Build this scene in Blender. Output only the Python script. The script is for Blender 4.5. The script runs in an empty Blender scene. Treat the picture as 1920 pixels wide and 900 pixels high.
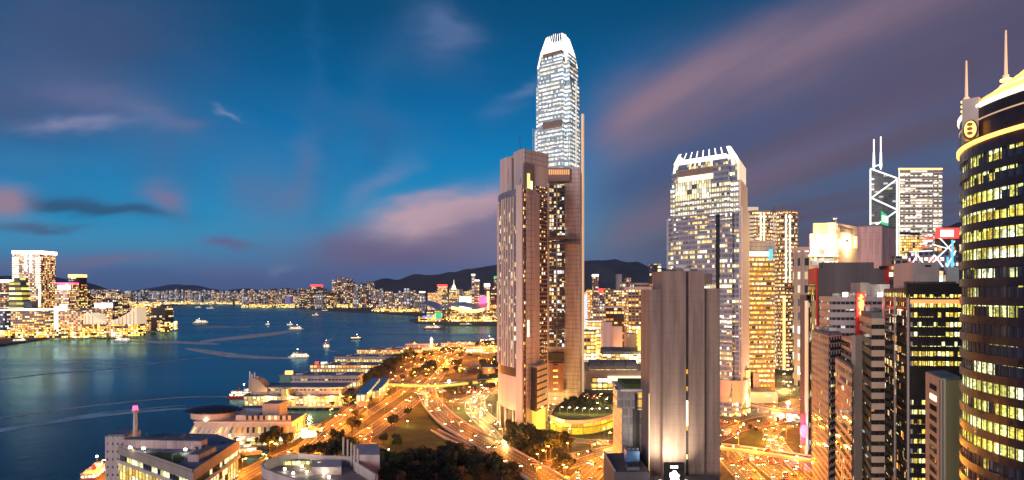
import bpy, math, random
from math import sin, cos, pi, radians, sqrt, atan2, floor
from mathutils import noise as mn, Vector
random.seed(7)
C = bpy.context.scene.collection
sc = bpy.context.scene

# ---------------------------------------------------------------- camera
F, H, HY = 1150.0, 115.0, 548.0          # the view: focal length, eye height and horizon row of a 1920 px wide picture
cam_d = bpy.data.cameras.new('camera'); cam = bpy.data.objects.new('camera', cam_d); C.objects.link(cam)
cam.location = (0, 0, H); cam.rotation_euler = (pi/2, 0, 0)
cam_d.sensor_width = 36; cam_d.lens = F/1920*36; cam_d.shift_y = (HY-450)/1920
cam_d.clip_start = 1; cam_d.clip_end = 60000
sc.camera = cam

def S(r, g, b, a=1):                      # sRGB 0..255 to linear
    f = lambda c: (c/255/12.92) if c/255 <= .04045 else ((c/255+.055)/1.055)**2.4
    return (f(r), f(g), f(b), a)

# ---------------------------------------------------------------- node helper
class V:
    def __init__(s, nt, sock): s.nt, s.s = nt, sock
    def op(s, o, b=None, c=None, rev=False):
        n = s.nt.nodes.new('ShaderNodeMath'); n.operation = o
        ins = [s, b, c]
        if rev: ins = [b, s, c]
        for i, v in enumerate(ins):
            if v is None: continue
            if isinstance(v, V): s.nt.links.new(v.s, n.inputs[i])
            else: n.inputs[i].default_value = v
        return V(s.nt, n.outputs[0])
    def __add__(s, b): return s.op('ADD', b)
    __radd__ = __add__
    def __sub__(s, b): return s.op('SUBTRACT', b)
    def __rsub__(s, b): return s.op('SUBTRACT', b, rev=True)
    def __mul__(s, b): return s.op('MULTIPLY', b)
    __rmul__ = __mul__
    def __truediv__(s, b): return s.op('DIVIDE', b)
    def __rtruediv__(s, b): return s.op('DIVIDE', b, rev=True)
    def lt(s, b): return s.op('LESS_THAN', b)
    def gt(s, b): return s.op('GREATER_THAN', b)
    def fl(s): return s.op('FLOOR')
    def fr(s): return s.op('FRACT')
    def mx(s, b): return s.op('MAXIMUM', b)
    def mn(s, b): return s.op('MINIMUM', b)
    def ab(s): return s.op('ABSOLUTE')
    def sq(s): return s*s
    def ex(s): return s.op('EXPONENT')
    def pw(s, b): return s.op('POWER', b)
    def ss(s, a, b, o0=0., o1=1.):
        n = s.nt.nodes.new('ShaderNodeMapRange'); n.interpolation_type = 'SMOOTHSTEP'
        s.nt.links.new(s.s, n.inputs[0])
        for i, v in ((1, a), (2, b), (3, o0), (4, o1)): n.inputs[i].default_value = v
        return V(s.nt, n.outputs[0])
def vec(nt, x, y, z):
    n = nt.nodes.new('ShaderNodeCombineXYZ')
    for i, v in enumerate((x, y, z)):
        if isinstance(v, V): nt.links.new(v.s, n.inputs[i])
        else: n.inputs[i].default_value = v
    return n.outputs[0]
def sep(nt, s):
    n = nt.nodes.new('ShaderNodeSeparateXYZ'); nt.links.new(s, n.inputs[0])
    return [V(nt, o) for o in n.outputs]
def noi(nt, v, scale=1, detail=3, rough=.5, dist=0):
    n = nt.nodes.new('ShaderNodeTexNoise'); n.inputs['Scale'].default_value = scale; n.inputs['Detail'].default_value = detail
    n.inputs['Roughness'].default_value = rough; n.inputs['Distortion'].default_value = dist
    if v is not None: nt.links.new(v, n.inputs['Vector'])
    return V(nt, n.outputs[0])
def wno(nt, v):
    n = nt.nodes.new('ShaderNodeTexWhiteNoise'); n.noise_dimensions = '3D'; nt.links.new(v, n.inputs['Vector'])
    return V(nt, n.outputs['Value'])
def mix(nt, f, a, b, typ='MIX'):
    n = nt.nodes.new('ShaderNodeMix'); n.data_type = 'RGBA'; n.blend_type = typ
    for i, v in ((0, f), (6, a), (7, b)):
        if isinstance(v, V): nt.links.new(v.s, n.inputs[i])
        elif hasattr(v, 'is_output'): nt.links.new(v, n.inputs[i])
        else: n.inputs[i].default_value = v
    return n.outputs[2]

# ---------------------------------------------------------------- world: dusk sky with long drawn-out clouds
world = bpy.data.worlds.new('World'); sc.world = world; world.use_nodes = True
nt = world.node_tree; nt.nodes.clear()
SUN_EL, SUN_AZ = radians(10), radians(-30)       # afterglow low in the west, behind the viewer
tc = nt.nodes.new('ShaderNodeTexCoord'); x, y, z = sep(nt, tc.outputs['Generated'])
ay = y.ab().mx(.12); u = x/ay; v = z/ay
px_, py_ = u, v
a0 = math.atan(-.28); zz = z.mx(0)+.035
X_, Y_ = x/zz, y/zz
al = X_*sin(a0)+Y_*cos(a0); ac = X_*cos(a0)-Y_*sin(a0)
st = noi(nt, vec(nt, ac*1.5, al*.13, 3.1), 1, 6, .55, .25)            # streaks that run with the wind
st2 = noi(nt, vec(nt, ac*.5+7, al*.22, 9.7), 1.3, 4, .55, .6)
lum = noi(nt, vec(nt, u*7+v*5, v*19-u*3, 1.5), 1, 5, .5, .9)
n_ = nt.nodes.new('ShaderNodeValToRGB'); nt.links.new(v.s, n_.inputs[0])
el = n_.color_ramp.elements
el[0].position = 0; el[0].color = S(70, 92, 140); el[1].position = 1; el[1].color = S(0, 40, 80)
for p, c in ((.042, S(70, 118, 168)), (.085, S(62, 138, 184)), (.13, S(30, 136, 188)), (.216, S(0, 120, 180)), (.26, S(0, 107, 166)), (.346, S(0, 88, 142)), (.45, S(0, 70, 114))):
    e = el.new(p); e.color = c
col = n_.outputs[0]
wn = noi(nt, vec(nt, u*5+v*2, v*13, 4.4), 1, 5, .55, .4); wn2 = noi(nt, vec(nt, u*6-v*3, v*15, 8.8), 1, 5, .55, .4)
uw = u+(wn-.5)*.16; vw = v+(wn2-.5)*.05
def G_(cx, cy, sx, sy, rot=0):                      # soft patch of sky around a direction
    du = uw-(cx-960)/F; dv = vw-(HY-cy)/F
    r = radians(rot); a = du*cos(r)+dv*sin(r); b = dv*cos(r)-du*sin(r)
    return ((a/(sx/F)).sq()+(b/(sy/F)).sq()).__mul__(-1).ex()
line = v-((u-.113)*.40+.262)
wp = line.ss(.10, -.05)*u.ss(.0, .30)
col = mix(nt, (wp*st.ss(.25, .7, .62, 1.0)).mn(1), col, S(90, 76, 98))
col = mix(nt, v.ss(.25, .0)*u.ss(.05, .4)*.75, col, S(82, 70, 96))
band = ((line+(wn2-.5)*.05)/.066).sq().__mul__(-1).ex()*u.ss(.08, .2)*u.ss(1.0, .35, .35, 1)
col = mix(nt, (band*st.ss(.3, .65, .35, 1.05)).mn(1), col, S(142, 114, 130))
band2 = ((line+.19)/.035).sq().__mul__(-1).ex()*u.ss(.1, .2)*u.ss(.8, .25, .1, 1)
col = mix(nt, (band2*.75).mn(1), col, S(118, 96, 118))
slot = ((line+.115)/.032).sq().__mul__(-1).ex()*u.ss(.1, .2)*u.ss(.7, .2)
col = mix(nt, slot*.7, col, S(64, 84, 130))
for (cx, cy, sx, sy, rot, w, c, nf) in (
    (130, 90, 210, 150, 8, .95, S(60, 74, 112), 0), (20, 190, 160, 60, 0, .6, S(78, 84, 122), 0), (200, 186, 130, 34, -14, .85, S(98, 96, 134), 2), (180, 234, 110, 11, 2, .95, S(128, 128, 164), 2), (300, 215, 60, 16, -25, .6, S(112, 112, 150), 2),
    (300, 290, 60, 110, 22, .45, S(60, 102, 150), 0), (60, 300, 180, 30, 0, .25, S(70, 120, 165), 0), (190, 393, 120, 11, -4, 1.0, S(44, 80, 122), 0), (100, 388, 110, 13, -3, .8, S(44, 80, 122), 0), (50, 425, 80, 6, -1, .9, S(66, 100, 142), 0), (-15, 385, 50, 24, -8, .95, S(150, 124, 146), 0),
    (318, 372, 44, 24, -15, .75, S(124, 112, 152), 0), (560, 310, 22, 70, -14, .55, S(86, 112, 160), 0), (475, 350, 44, 52, 35, .5, S(84, 112, 160), 0), (540, 375, 60, 40, 0, .6, S(96, 116, 162), 2), (436, 209, 24, 7, -35, .95, S(104, 130, 172), 0),
    (830, 62, 48, 62, 30, .75, S(80, 104, 148), 2), (760, 90, 60, 50, 20, .4, S(50, 88, 134), 0), (700, 230, 34, 130, -25, .5, S(34, 98, 150), 0), (600, 180, 20, 200, 0, .3, S(34, 96, 148), 0), (700, 350, 26, 60, -35, .6, S(98, 128, 176), 2), (515, 505, 18, 14, 20, .7, S(120, 140, 178), 0),
    (215, 486, 110, 13, 0, .9, S(110, 112, 152), 2), (90, 500, 110, 16, 0, .7, S(104, 108, 150), 0), (430, 458, 40, 10, 0, .85, S(94, 102, 148), 0), (300, 516, 300, 16, 0, .5, S(76, 98, 146), 0), (430, 500, 70, 12, 0, .5, S(96, 106, 152), 0),
    (640, 455, 95, 26, 5, .7, S(108, 104, 146), 2), (760, 475, 205, 40, 0, .95, S(98, 88, 130), 0), (860, 445, 150, 38, 6, .85, S(116, 100, 136), 2), (850, 398, 125, 30, 14, 1.1, S(196, 160, 172), 2), (950, 425, 120, 60, 10, .6, S(128, 108, 138), 0), (790, 375, 50, 14, 25, .6, S(164, 146, 172), 2),
    (730, 512, 200, 14, 2, .6, S(88, 96, 144), 0), (980, 165, 40, 10, 25, .5, S(92, 122, 168), 0), (945, 205, 40, 14, 20, .4, S(70, 112, 162), 0)):
    g = G_(cx, cy, sx, sy, rot)*(w*1.25)
    if nf: g = g*(.2+1.6*lum)
    col = mix(nt, g.mn(1), col, c)
col = mix(nt, ((st2-.5)*1.6).mx(0).mn(.35)*u.ss(.25, -.1)*v.ss(.05, .2), col, S(70, 104, 150))
f_ = (z.ss(-.02, .0))
sky = nt.nodes.new('ShaderNodeTexSky'); sky.sky_type = 'NISHITA'; sky.sun_disc = False
sky.sun_elevation = radians(1.5); sky.sun_rotation = pi+SUN_AZ; sky.altitude = 100
bgA = nt.nodes.new('ShaderNodeBackground'); nt.links.new(mix(nt, 1., sky.outputs[0], (.0, .26, .5, 1), 'MULTIPLY'), bgA.inputs[0]); bgA.inputs[1].default_value = .05
bgB = nt.nodes.new('ShaderNodeBackground'); nt.links.new(col, bgB.inputs[0]); bgB.inputs[1].default_value = 1.0
ad = nt.nodes.new('ShaderNodeAddShader'); nt.links.new(bgA.outputs[0], ad.inputs[0]); nt.links.new(bgB.outputs[0], ad.inputs[1])
wo = nt.nodes.new('ShaderNodeOutputWorld'); nt.links.new(ad.outputs[0], wo.inputs[0])
world.cycles.sampling_method = 'MANUAL'; world.cycles.sample_map_resolution = 512

sd = bpy.data.lights.new('sun', 'SUN'); sd.energy = 2.0; sd.angle = radians(24); sd.color = (1, .79, .74)
so = bpy.data.objects.new('sun', sd); C.objects.link(so)
# light travels towards +Y (away from the viewer), slightly to the east and down
so.rotation_euler = Vector((sin(-SUN_AZ)*cos(SUN_EL), cos(SUN_AZ)*cos(SUN_EL), -sin(SUN_EL))).to_track_quat('-Z', 'Y').to_euler()

sc.view_settings.view_transform = 'Standard'; sc.view_settings.look = 'None'; sc.view_settings.gamma = 1
sc.view_settings.use_curve_mapping = False; sc.view_settings.exposure = 0
cy = sc.cycles; cy.use_denoising = True; cy.max_bounces = 4; cy.diffuse_bounces = 2; cy.glossy_bounces = 3; cy.transmission_bounces = 2
cy.volume_bounces = 0; cy.sample_clamp_indirect = 4; cy.use_light_tree = True; cy.caustics_reflective = False; cy.caustics_refractive = False
cy.use_adaptive_sampling = False
cy.denoising_input_passes = 'RGB_ALBEDO_NORMAL'; cy.denoising_prefilter = 'ACCURATE'

# ---------------------------------------------------------------- mapping from the photograph's rows and columns to places in the world
def X(px, Y): return (px-960)/F*Y
def Z(py, Y): return H-(py-HY)*Y/F
def P(px, Y): return (X(px, Y), Y)
def G(px, py, z=4.0):
    Y = F*(H-z)/(py-HY); return (X(px, Y), Y)
# ---------------------------------------------------------------- materials
def newmat(name):
    m = bpy.data.materials.new(name); m.use_nodes = True
    try: m.cycles.emission_sampling = 'NONE'
    except Exception: pass
    return m
def flat(name, col, rough=.7, metal=0, var=.25, scale=.3, bump=0, streak=False):
    m = newmat(name); nt = m.node_tree; b = nt.nodes['Principled BSDF']
    tc = nt.nodes.new('ShaderNodeTexCoord')
    s = tc.outputs['Object']
    if streak:
        mp = nt.nodes.new('ShaderNodeMapping'); mp.inputs['Scale'].default_value = (1, 1, .08); nt.links.new(s, mp.inputs[0]); s = mp.outputs[0]
    n = noi(nt, s, scale, 5, .6)
    c = mix(nt, n.ss(.3, .7), tuple(k*(1-var) for k in col[:3])+(1,), tuple(min(1, k*(1+var)) for k in col[:3])+(1,))
    nt.links.new(c, b.inputs['Base Color'])
    nt.links.new((n*.3+rough-.15).s, b.inputs['Roughness']); b.inputs['Metallic'].default_value = metal
    if bump:
        bp = nt.nodes.new('ShaderNodeBump'); bp.inputs['Strength'].default_value = bump; nt.links.new(noi(nt, s, scale*8, 3).s, bp.inputs['Height']); nt.links.new(bp.outputs[0], b.inputs['Normal'])
    return m
def glow(name, col, st, sample=False, base=(.1, .1, .1, 1)):
    m = newmat(name); b = m.node_tree.nodes['Principled BSDF']
    b.inputs['Base Color'].default_value = base
    b.inputs['Emission Color'].default_value = col; b.inputs['Emission Strength'].default_value = st
    if sample: m.cycles.emission_sampling = 'FRONT_BACK'
    return m
def facade(name, wall, cw=3, fh=4, lit=.4, a=0, v0=.25, v1=.85, fu=.12, st=1.6, glass=(.02, .025, .035, 1), cols=None, rough=.08, vs=0, blk=5, seed=0., detail=.4, wr=.65, bright=1., metal=0., panel=0.):
    """Wall with a grid of windows in metres (UV = metres round the wall, height). Some windows are lit from inside."""
    m = newmat(name); nt = m.node_tree; b = nt.nodes['Principled BSDF']
    cols = cols or (S(255, 168, 70), S(255, 214, 140), S(255, 244, 214))
    uv = nt.nodes.new('ShaderNodeUVMap'); uv.uv_map = 'UVMap'; U, W, _ = sep(nt, uv.outputs[0])
    oi = nt.nodes.new('ShaderNodeObjectInfo'); rnd = V(nt, oi.outputs['Random'])
    cu = U/cw; cv = W/fh; iu = cu.fl(); iv = cv.fl(); fu_ = cu.fr(); fv = cv.fr()
    if vs: mask = (fu_.gt(fu))*(fu_.lt(1-fu))
    else: mask = (fu_.gt(fu))*(fu_.lt(1-fu))*(fv.gt(v0))*(fv.lt(v1))
    sd_ = rnd*91.7+seed
    r1 = wno(nt, vec(nt, iu+.5, iv+.5, sd_)); r2 = wno(nt, vec(nt, (cu/blk).fl()+.5, iv+.5, sd_+13)); r3 = wno(nt, vec(nt, iu+.5, iv+.5, sd_+31))
    r4 = wno(nt, vec(nt, (cu/(blk*2)).fl()+.5, iv+.5, sd_+57))
    on = (r1*.45+r2*.55).lt(lit*.9+.02)
    ins = noi(nt, vec(nt, U*1.3, W*1.9, sd_), 1, 2, .6)
    e = mask*on*(.35+.9*r3)*(1-detail+detail*2*ins.ss(.3, .7))
    if vs: e = e*(fv.ss(.95, .55, .75, 1.1))
    rp = nt.nodes.new('ShaderNodeValToRGB'); nt.links.new((r3*.5+r4*.5).s, rp.inputs[0])
    rp.color_ramp.elements[0].color = cols[0]; rp.color_ramp.elements[0].position = .2
    rp.color_ramp.elements[1].color = cols[2]; rp.color_ramp.elements[1].position = .8
    q = rp.color_ramp.elements.new(.5); q.color = cols[1]
    nw = noi(nt, vec(nt, U*.45, W*.03, rnd*9), 1, 5, .65)
    wc = mix(nt, nw.ss(.3, .7), tuple(k*.72 for k in wall[:3])+(1,), tuple(min(1, k*1.2) for k in wall[:3])+(1,))
    if panel:
        g = ((U/panel).fr().lt(.05)+(W/panel).fr().lt(.05)).mn(1)
        wc = mix(nt, g*.3, wc, tuple(k*.4 for k in wall[:3])+(1,))
    gl = mix(nt, r1*.6, glass, tuple(k*2.2+.01 for k in glass[:3])+(1,))
    nt.links.new(mix(nt, mask, wc, gl), b.inputs['Base Color'])
    nt.links.new((wr+mask*(rough-wr)).s, b.inputs['Roughness'])
    b.inputs['Metallic'].default_value = metal
    nt.links.new(rp.outputs[0], b.inputs['Emission Color'])
    nt.links.new((e*st*bright).s, b.inputs['Emission Strength'])
    return m

WARM = (S(255, 150, 50), S(255, 196, 104), S(255, 236, 190))
GOLD = (S(255, 170, 40), S(255, 205, 90), S(255, 240, 180))
LIME = (S(236, 200, 60), S(236, 236, 110), S(250, 255, 200))
COOL = (S(255, 226, 170), S(250, 244, 226), S(226, 240, 255))
M_ = {}
def mat(k): return M_[k]
M_['concrete'] = flat('concrete', (.33, .28, .26, 1), .75, var=.12, scale=.15, streak=True)
M_['concrete_pink'] = flat('concrete_pink', (.56, .47, .46, 1), .7, var=.1, scale=.12, streak=True)
M_['concrete_pale'] = flat('concrete_pale', (.55, .48, .44, 1), .6, var=.1, scale=.2, streak=True)
M_['concrete_dark'] = flat('concrete_dark', (.12, .11, .115, 1), .8, var=.2, scale=.1, streak=True)
M_['brown_metal'] = flat('brown_metal', (.24, .185, .165, 1), .5, .1, var=.15, scale=.2)
M_['dark_metal'] = flat('dark_metal', (.04, .035, .04, 1), .45, .4, var=.2)
M_['grey_metal'] = flat('grey_metal', (.3, .3, .32, 1), .4, .6, var=.15)
M_['white_paint'] = flat('white_paint', (.75, .74, .72, 1), .5, var=.06)
M_['red_paint'] = flat('red_paint', (.5, .03, .03, 1), .5, var=.1)
M_['blue_roof'] = flat('blue_roof', (.05, .16, .36, 1), .35, .3, var=.15, scale=.4)
M_['roof_grey'] = flat('roof_grey', (.16, .17, .2, 1), .8, var=.3, scale=.2)
M_['roof_blue_grey'] = flat('roof_blue_grey', (.16, .2, .28, 1), .7, var=.25, scale=.2)
M_['olive'] = flat('olive_render', (.34, .3, .2, 1), .8, var=.2, scale=.1, streak=True)
M_['grass'] = flat('grass', (.05, .085, .02, 1), .95, var=.4, scale=.08, bump=.3)
M_['leaf'] = flat('leaf', (.035, .05, .015, 1), .8, var=.5, scale=.5)
M_['leaf_warm'] = flat('leaf_warm', (.06, .06, .015, 1), .8, var=.5, scale=.5)
M_['bark'] = flat('bark', (.1, .07, .05, 1), .9, var=.3, scale=2)
M_['kerb'] = flat('kerb', (.35, .32, .3, 1), .85, var=.15)
M_['paint'] = flat('road_paint', (.75, .72, .65, 1), .7, var=.15, scale=.6)
M_['rubber'] = flat('rubber', (.03, .03, .03, 1), .9)
M_['glass'] = flat('glass_dark', (.02, .025, .035, 1), .1, var=.3)
M_['lamp_amber'] = glow('lamp_amber', S(255, 196, 96), 32)
M_['lamp_white'] = glow('lamp_white', S(255, 240, 200), 30)
M_['head'] = glow('headlight', S(255, 226, 160), 26)
M_['tail'] = glow('tail_light', S(255, 50, 24), 14)
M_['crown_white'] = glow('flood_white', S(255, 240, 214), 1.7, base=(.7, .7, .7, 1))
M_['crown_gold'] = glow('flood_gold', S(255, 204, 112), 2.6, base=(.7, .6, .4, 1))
M_['neon_orange'] = glow('neon_orange', S(255, 176, 84), 3.2)
M_['neon_white'] = glow('neon_white', S(236, 244, 240), 1.7)
M_['neon_red'] = glow('neon_red', S(255, 36, 30), 4)
M_['neon_pink'] = glow('neon_pink', S(255, 60, 110), 5)
M_['neon_green'] = glow('neon_green', S(40, 200, 120), 1.2)
M_['neon_cyan'] = glow('neon_cyan', S(70, 190, 226), 1.6)
M_['neon_blue'] = glow('neon_blue', S(90, 120, 255), 2.5)
M_['sign_white'] = glow('sign_white', S(255, 240, 232), 4)
M_['sign_black'] = flat('sign_black', (.02, .02, .02, 1), .6)
M_['shop'] = glow('shop_light', S(255, 196, 60), 1.5)
M_['shop_w'] = glow('shop_white', S(255, 232, 170), 2.4)
M_['tile_glow'] = glow('glowing_tile', S(246, 214, 170), .8, base=(.6, .52, .42, 1))  # theatre tiles glow by themselves to brighten the wings

# asphalt with wear
def asphalt():
    m = newmat('asphalt'); nt = m.node_tree; b = nt.nodes['Principled BSDF']
    tc = nt.nodes.new('ShaderNodeTexCoord'); n = noi(nt, tc.outputs['Object'], .08, 5, .65); n2 = noi(nt, tc.outputs['Object'], 2.5, 3)
    c = mix(nt, n.ss(.35, .65), (.05, .048, .045, 1), (.085, .08, .074, 1)); nt.links.new(c, b.inputs['Base Color'])
    nt.links.new((.45+n2*.35).s, b.inputs['Roughness']); return m
M_['asphalt'] = asphalt()
def ground_mat():
    m = newmat('city_ground'); nt = m.node_tree; b = nt.nodes['Principled BSDF']
    tc = nt.nodes.new('ShaderNodeTexCoord'); s = tc.outputs['Object']; n = noi(nt, s, .012, 5, .6); n2 = noi(nt, s, .15, 4, .7)
    vo = nt.nodes.new('ShaderNodeTexVoronoi'); vo.inputs['Scale'].default_value = .03; nt.links.new(s, vo.inputs['Vector'])
    c = mix(nt, n.ss(.4, .6), (.05, .045, .04, 1), (.03, .04, .02, 1)); c = mix(nt, n2.ss(.45, .7)*.6, c, (.16, .13, .10, 1))
    c = mix(nt, .25, c, vo.outputs['Color'], 'MULTIPLY'); nt.links.new(c, b.inputs['Base Color']); b.inputs['Roughness'].default_value = .85
    return m
M_['ground'] = ground_mat()
def water_mat():
    m = newmat('water'); nt = m.node_tree; nt.nodes.remove(nt.nodes['Principled BSDF']); out = nt.nodes['Material Output']
    tc = nt.nodes.new('ShaderNodeTexCoord'); s = tc.outputs['Object']
    mp = nt.nodes.new('ShaderNodeMapping'); mp.inputs['Scale'].default_value = (.0016, .007, 1); mp.inputs['Rotation'].default_value = (0, 0, radians(-6)); nt.links.new(s, mp.inputs[0])
    n = noi(nt, mp.outputs[0], 1, 5, .55, .4)
    df = nt.nodes.new('ShaderNodeBsdfDiffuse'); nt.links.new(mix(nt, n.ss(.35, .7), (.0, .026, .056, 1), (.0, .042, .078, 1)), df.inputs[0])
    gl = nt.nodes.new('ShaderNodeBsdfGlossy'); gl.inputs[0].default_value = (.46, .86, 1, 1); nt.links.new(n.ss(.3, .7, .17, .30).s, gl.inputs['Roughness'])
    bp = nt.nodes.new('ShaderNodeBump'); bp.inputs['Strength'].default_value = .3; bp.inputs['Distance'].default_value = 1.0
    nt.links.new(noi(nt, s, .09, 4, .6).s, bp.inputs['Height']); nt.links.new(bp.outputs[0], gl.inputs['Normal'])
    fr = nt.nodes.new('ShaderNodeFresnel'); fr.inputs[0].default_value = 1.33
    ms = nt.nodes.new('ShaderNodeMixShader'); nt.links.new(V(nt, fr.outputs[0]).mn(.55).__mul__(.8).s, ms.inputs[0]); nt.links.new(df.outputs[0], ms.inputs[1]); nt.links.new(gl.outputs[0], ms.inputs[2]); nt.links.new(ms.outputs[0], out.inputs[0])
    return m
M_['water'] = water_mat()
M_['foam'] = flat('foam', (.35, .62, .72, 1), .6, var=.3, scale=.05)
M_['light_trail_pink'] = flat('light_trail_warm', (.95, .72, .64, 1), .6, var=.3, scale=.05)  # peach strips imitating the ferries' light trails
def hill_mat():
    m = newmat('hillside'); nt = m.node_tree; b = nt.nodes['Principled BSDF']
    tc = nt.nodes.new('ShaderNodeTexCoord'); n = noi(nt, tc.outputs['Object'], .004, 6, .65)
    nt.links.new(mix(nt, n.ss(.35, .65), (.022, .026, .03, 1), (.045, .045, .05, 1)), b.inputs['Base Color']); b.inputs['Roughness'].default_value = 1
    b.inputs['Specular IOR Level'].default_value = .1
    return m
M_['hill'] = hill_mat()

# facades
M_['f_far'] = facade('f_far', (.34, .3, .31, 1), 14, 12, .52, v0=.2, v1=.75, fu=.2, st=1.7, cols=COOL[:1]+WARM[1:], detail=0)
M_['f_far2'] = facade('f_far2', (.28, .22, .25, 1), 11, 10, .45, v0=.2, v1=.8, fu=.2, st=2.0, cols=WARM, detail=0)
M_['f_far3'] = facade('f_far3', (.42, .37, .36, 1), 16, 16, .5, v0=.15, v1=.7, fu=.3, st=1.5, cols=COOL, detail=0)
M_['f_mid'] = facade('f_mid', (.22, .18, .19, 1), 5, 5, .5, v0=.25, v1=.85, fu=.1, st=2.0, cols=WARM, detail=.1)
M_['f_mid2'] = facade('f_mid2', (.3, .25, .24, 1), 6, 5, .55, v0=.2, v1=.8, fu=.14, st=2.3, cols=GOLD, detail=.1)
M_['f_mid3'] = facade('f_mid3', (.16, .13, .2, 1), 6, 6, .5, v0=.2, v1=.8, fu=.14, st=2.0, cols=COOL, detail=.1)
M_['f_quay'] = facade('f_quay', (.3, .22, .14, 1), 7, 5, .7, v0=.1, v1=.8, fu=.1, st=3.4, cols=GOLD, detail=.2)
M_['f_dark'] = facade('f_dark', (.05, .03, .035, 1), 8, 7, .4, v0=.2, v1=.8, fu=.1, st=1.8, cols=WARM, detail=.1)

# ---------------------------------------------------------------- mesh building
class MB:
    def __init__(s): s.v, s.f, s.uv = [], [], []
    def poly(s, pts, uvs=None):
        n = len(s.v); s.v += [tuple(p) for p in pts]; s.f.append(tuple(range(n, n+len(pts)))); s.uv.append(uvs or [(p[0], p[1]) for p in pts]); return s
    def prism(s, poly, z0, z1, top=True, bot=False, z1s=None, poly2=None, u0=0):
        n = len(poly); u = u0
        A = sum(poly[i][0]*poly[(i+1) % n][1]-poly[(i+1) % n][0]*poly[i][1] for i in range(n))
        if A < 0:
            poly = poly[::-1]
            if poly2: poly2 = poly2[::-1]
            if z1s: z1s = z1s[::-1]
        q = poly2 or poly; zt = z1s or [z1]*n
        for i in range(n):
            j = (i+1) % n; a, b = poly[i], poly[j]; c, d = q[j], q[i]; L = math.dist(a, b)
            s.poly([(a[0], a[1], z0), (b[0], b[1], z0), (c[0], c[1], zt[j]), (d[0], d[1], zt[i])], [(u, z0), (u+L, z0), (u+L, zt[j]), (u, zt[i])]); u += L
        if top: s.poly([(q[i][0], q[i][1], zt[i]) for i in range(n)], [(-.01, -.01)]*n)
        if bot: s.poly([(poly[i][0], poly[i][1], z0) for i in reversed(range(n))], [(-.01, -.01)]*n)
        return s
    def box(s, x0, y0, z0, x1, y1, z1): return s.prism([(x0, y0), (x1, y0), (x1, y1), (x0, y1)], z0, z1, True, True)
    def obox(s, cx, cy, z0, L, W, h, ang=0, bot=True):
        c, d = cos(ang), sin(ang)
        return s.prism([(cx+a*c-b*d, cy+a*d+b*c) for a, b in ((-L/2, -W/2), (L/2, -W/2), (L/2, W/2), (-L/2, W/2))], z0, z0+h, True, bot)
    def cyl(s, cx, cy, z0, z1, r, r2=None, n=12):
        a = [(cx+r*cos(2*pi*i/n), cy+r*sin(2*pi*i/n)) for i in range(n)]; r2 = r if r2 is None else r2
        b = [(cx+r2*cos(2*pi*i/n), cy+r2*sin(2*pi*i/n)) for i in range(n)]
        return s.prism(a, z0, z1, True, True, poly2=b)
    def bar(s, p, q, w, d=None):
        p, q = Vector(p), Vector(q); t = (q-p); L = t.length; t.normalize(); d = d or w
        up = Vector((0, 1, 0)) if abs(t.y) < .9 else Vector((1, 0, 0))
        a = t.cross(up).normalized()*w/2; b = t.cross(a).normalized()*d/2
        c = [p-a-b, p+a-b, p+a+b, p-a+b]; e = [k+t*L for k in c]
        for i in range(4): j = (i+1) % 4; s.poly([c[i], c[j], e[j], e[i]], [(0, 0), (w, 0), (w, L), (0, L)])
        s.poly(c[::-1]); s.poly(e); return s
    def build(s, name, m, parent=None, origin=None, smooth=False):
        if origin is None:
            if parent is not None: origin = ORG[parent.name]
            else:
                xs = [p[0] for p in s.v]; ys = [p[1] for p in s.v]; zs = [p[2] for p in s.v]
                origin = ((min(xs)+max(xs))/2, (min(ys)+max(ys))/2, min(zs))
        me = bpy.data.meshes.new(name); ox, oy, oz = origin
        me.from_pydata([(a-ox, b-oy, c-oz) for a, b, c in s.v], [], s.f)
        l = me.uv_layers.new(name='UVMap'); flat_uv = [c for f in s.uv for p in f for c in p]; l.data.foreach_set('uv', flat_uv)
        if smooth: me.polygons.foreach_set('use_smooth', [True]*len(me.polygons))
        me.materials.append(M_[m] if isinstance(m, str) else m)
        o = bpy.data.objects.new(name, me); C.objects.link(o)
        if parent is not None: o.parent = parent
        else: o.location = origin
        ORG[o.name] = origin; return o
ORG = {}
def tag(o, label=None, cat=None, group=None, kind=None):
    if label: o['label'] = label
    if cat: o['category'] = cat
    if group: o['group'] = group
    if kind: o['kind'] = kind
    return o
def thing(name, label, cat, loc, group=None):
    o = bpy.data.objects.new(name, None); C.objects.link(o); o.location = loc; ORG[o.name] = tuple(loc)
    return tag(o, label, cat, group)
def kids(o): return list(o.children)
def dup(o, loc=None, rz=None, parent=None, label=None, group=None, scale=None):
    c = o.copy(); C.objects.link(c)
    if parent is not None: c.parent = parent
    for ch in KIDS.get(o.name, ()): dup(ch, parent=c)
    if loc: c.location = loc
    if rz is not None: c.rotation_euler = (0, 0, rz)
    if label: c['label'] = label
    if group: c['group'] = group
    if scale: c.scale = (scale,)*3 if not isinstance(scale, tuple) else scale
    return c
KIDS = {}
def reg(o):                                  # remember a prototype's children once (a dictionary is quicker than .children)
    KIDS[o.name] = list(o.children)
    for c in o.children: reg(c)
def quad(A, B, Cc):                            # parallelogram from three (px, Y) corners: far left, near, far right
    a, b, c = P(*A), P(*B), P(*Cc); return [a, b, c, (a[0]+c[0]-b[0], a[1]+c[1]-b[1])]
def inset(poly, d):
    n = len(poly); cx = sum(p[0] for p in poly)/n; cy_ = sum(p[1] for p in poly)/n
    out = []
    for p in poly:
        r = math.dist(p, (cx, cy_)); k = (r-d)/r; out.append((cx+(p[0]-cx)*k, cy_+(p[1]-cy_)*k))
    return out
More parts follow.
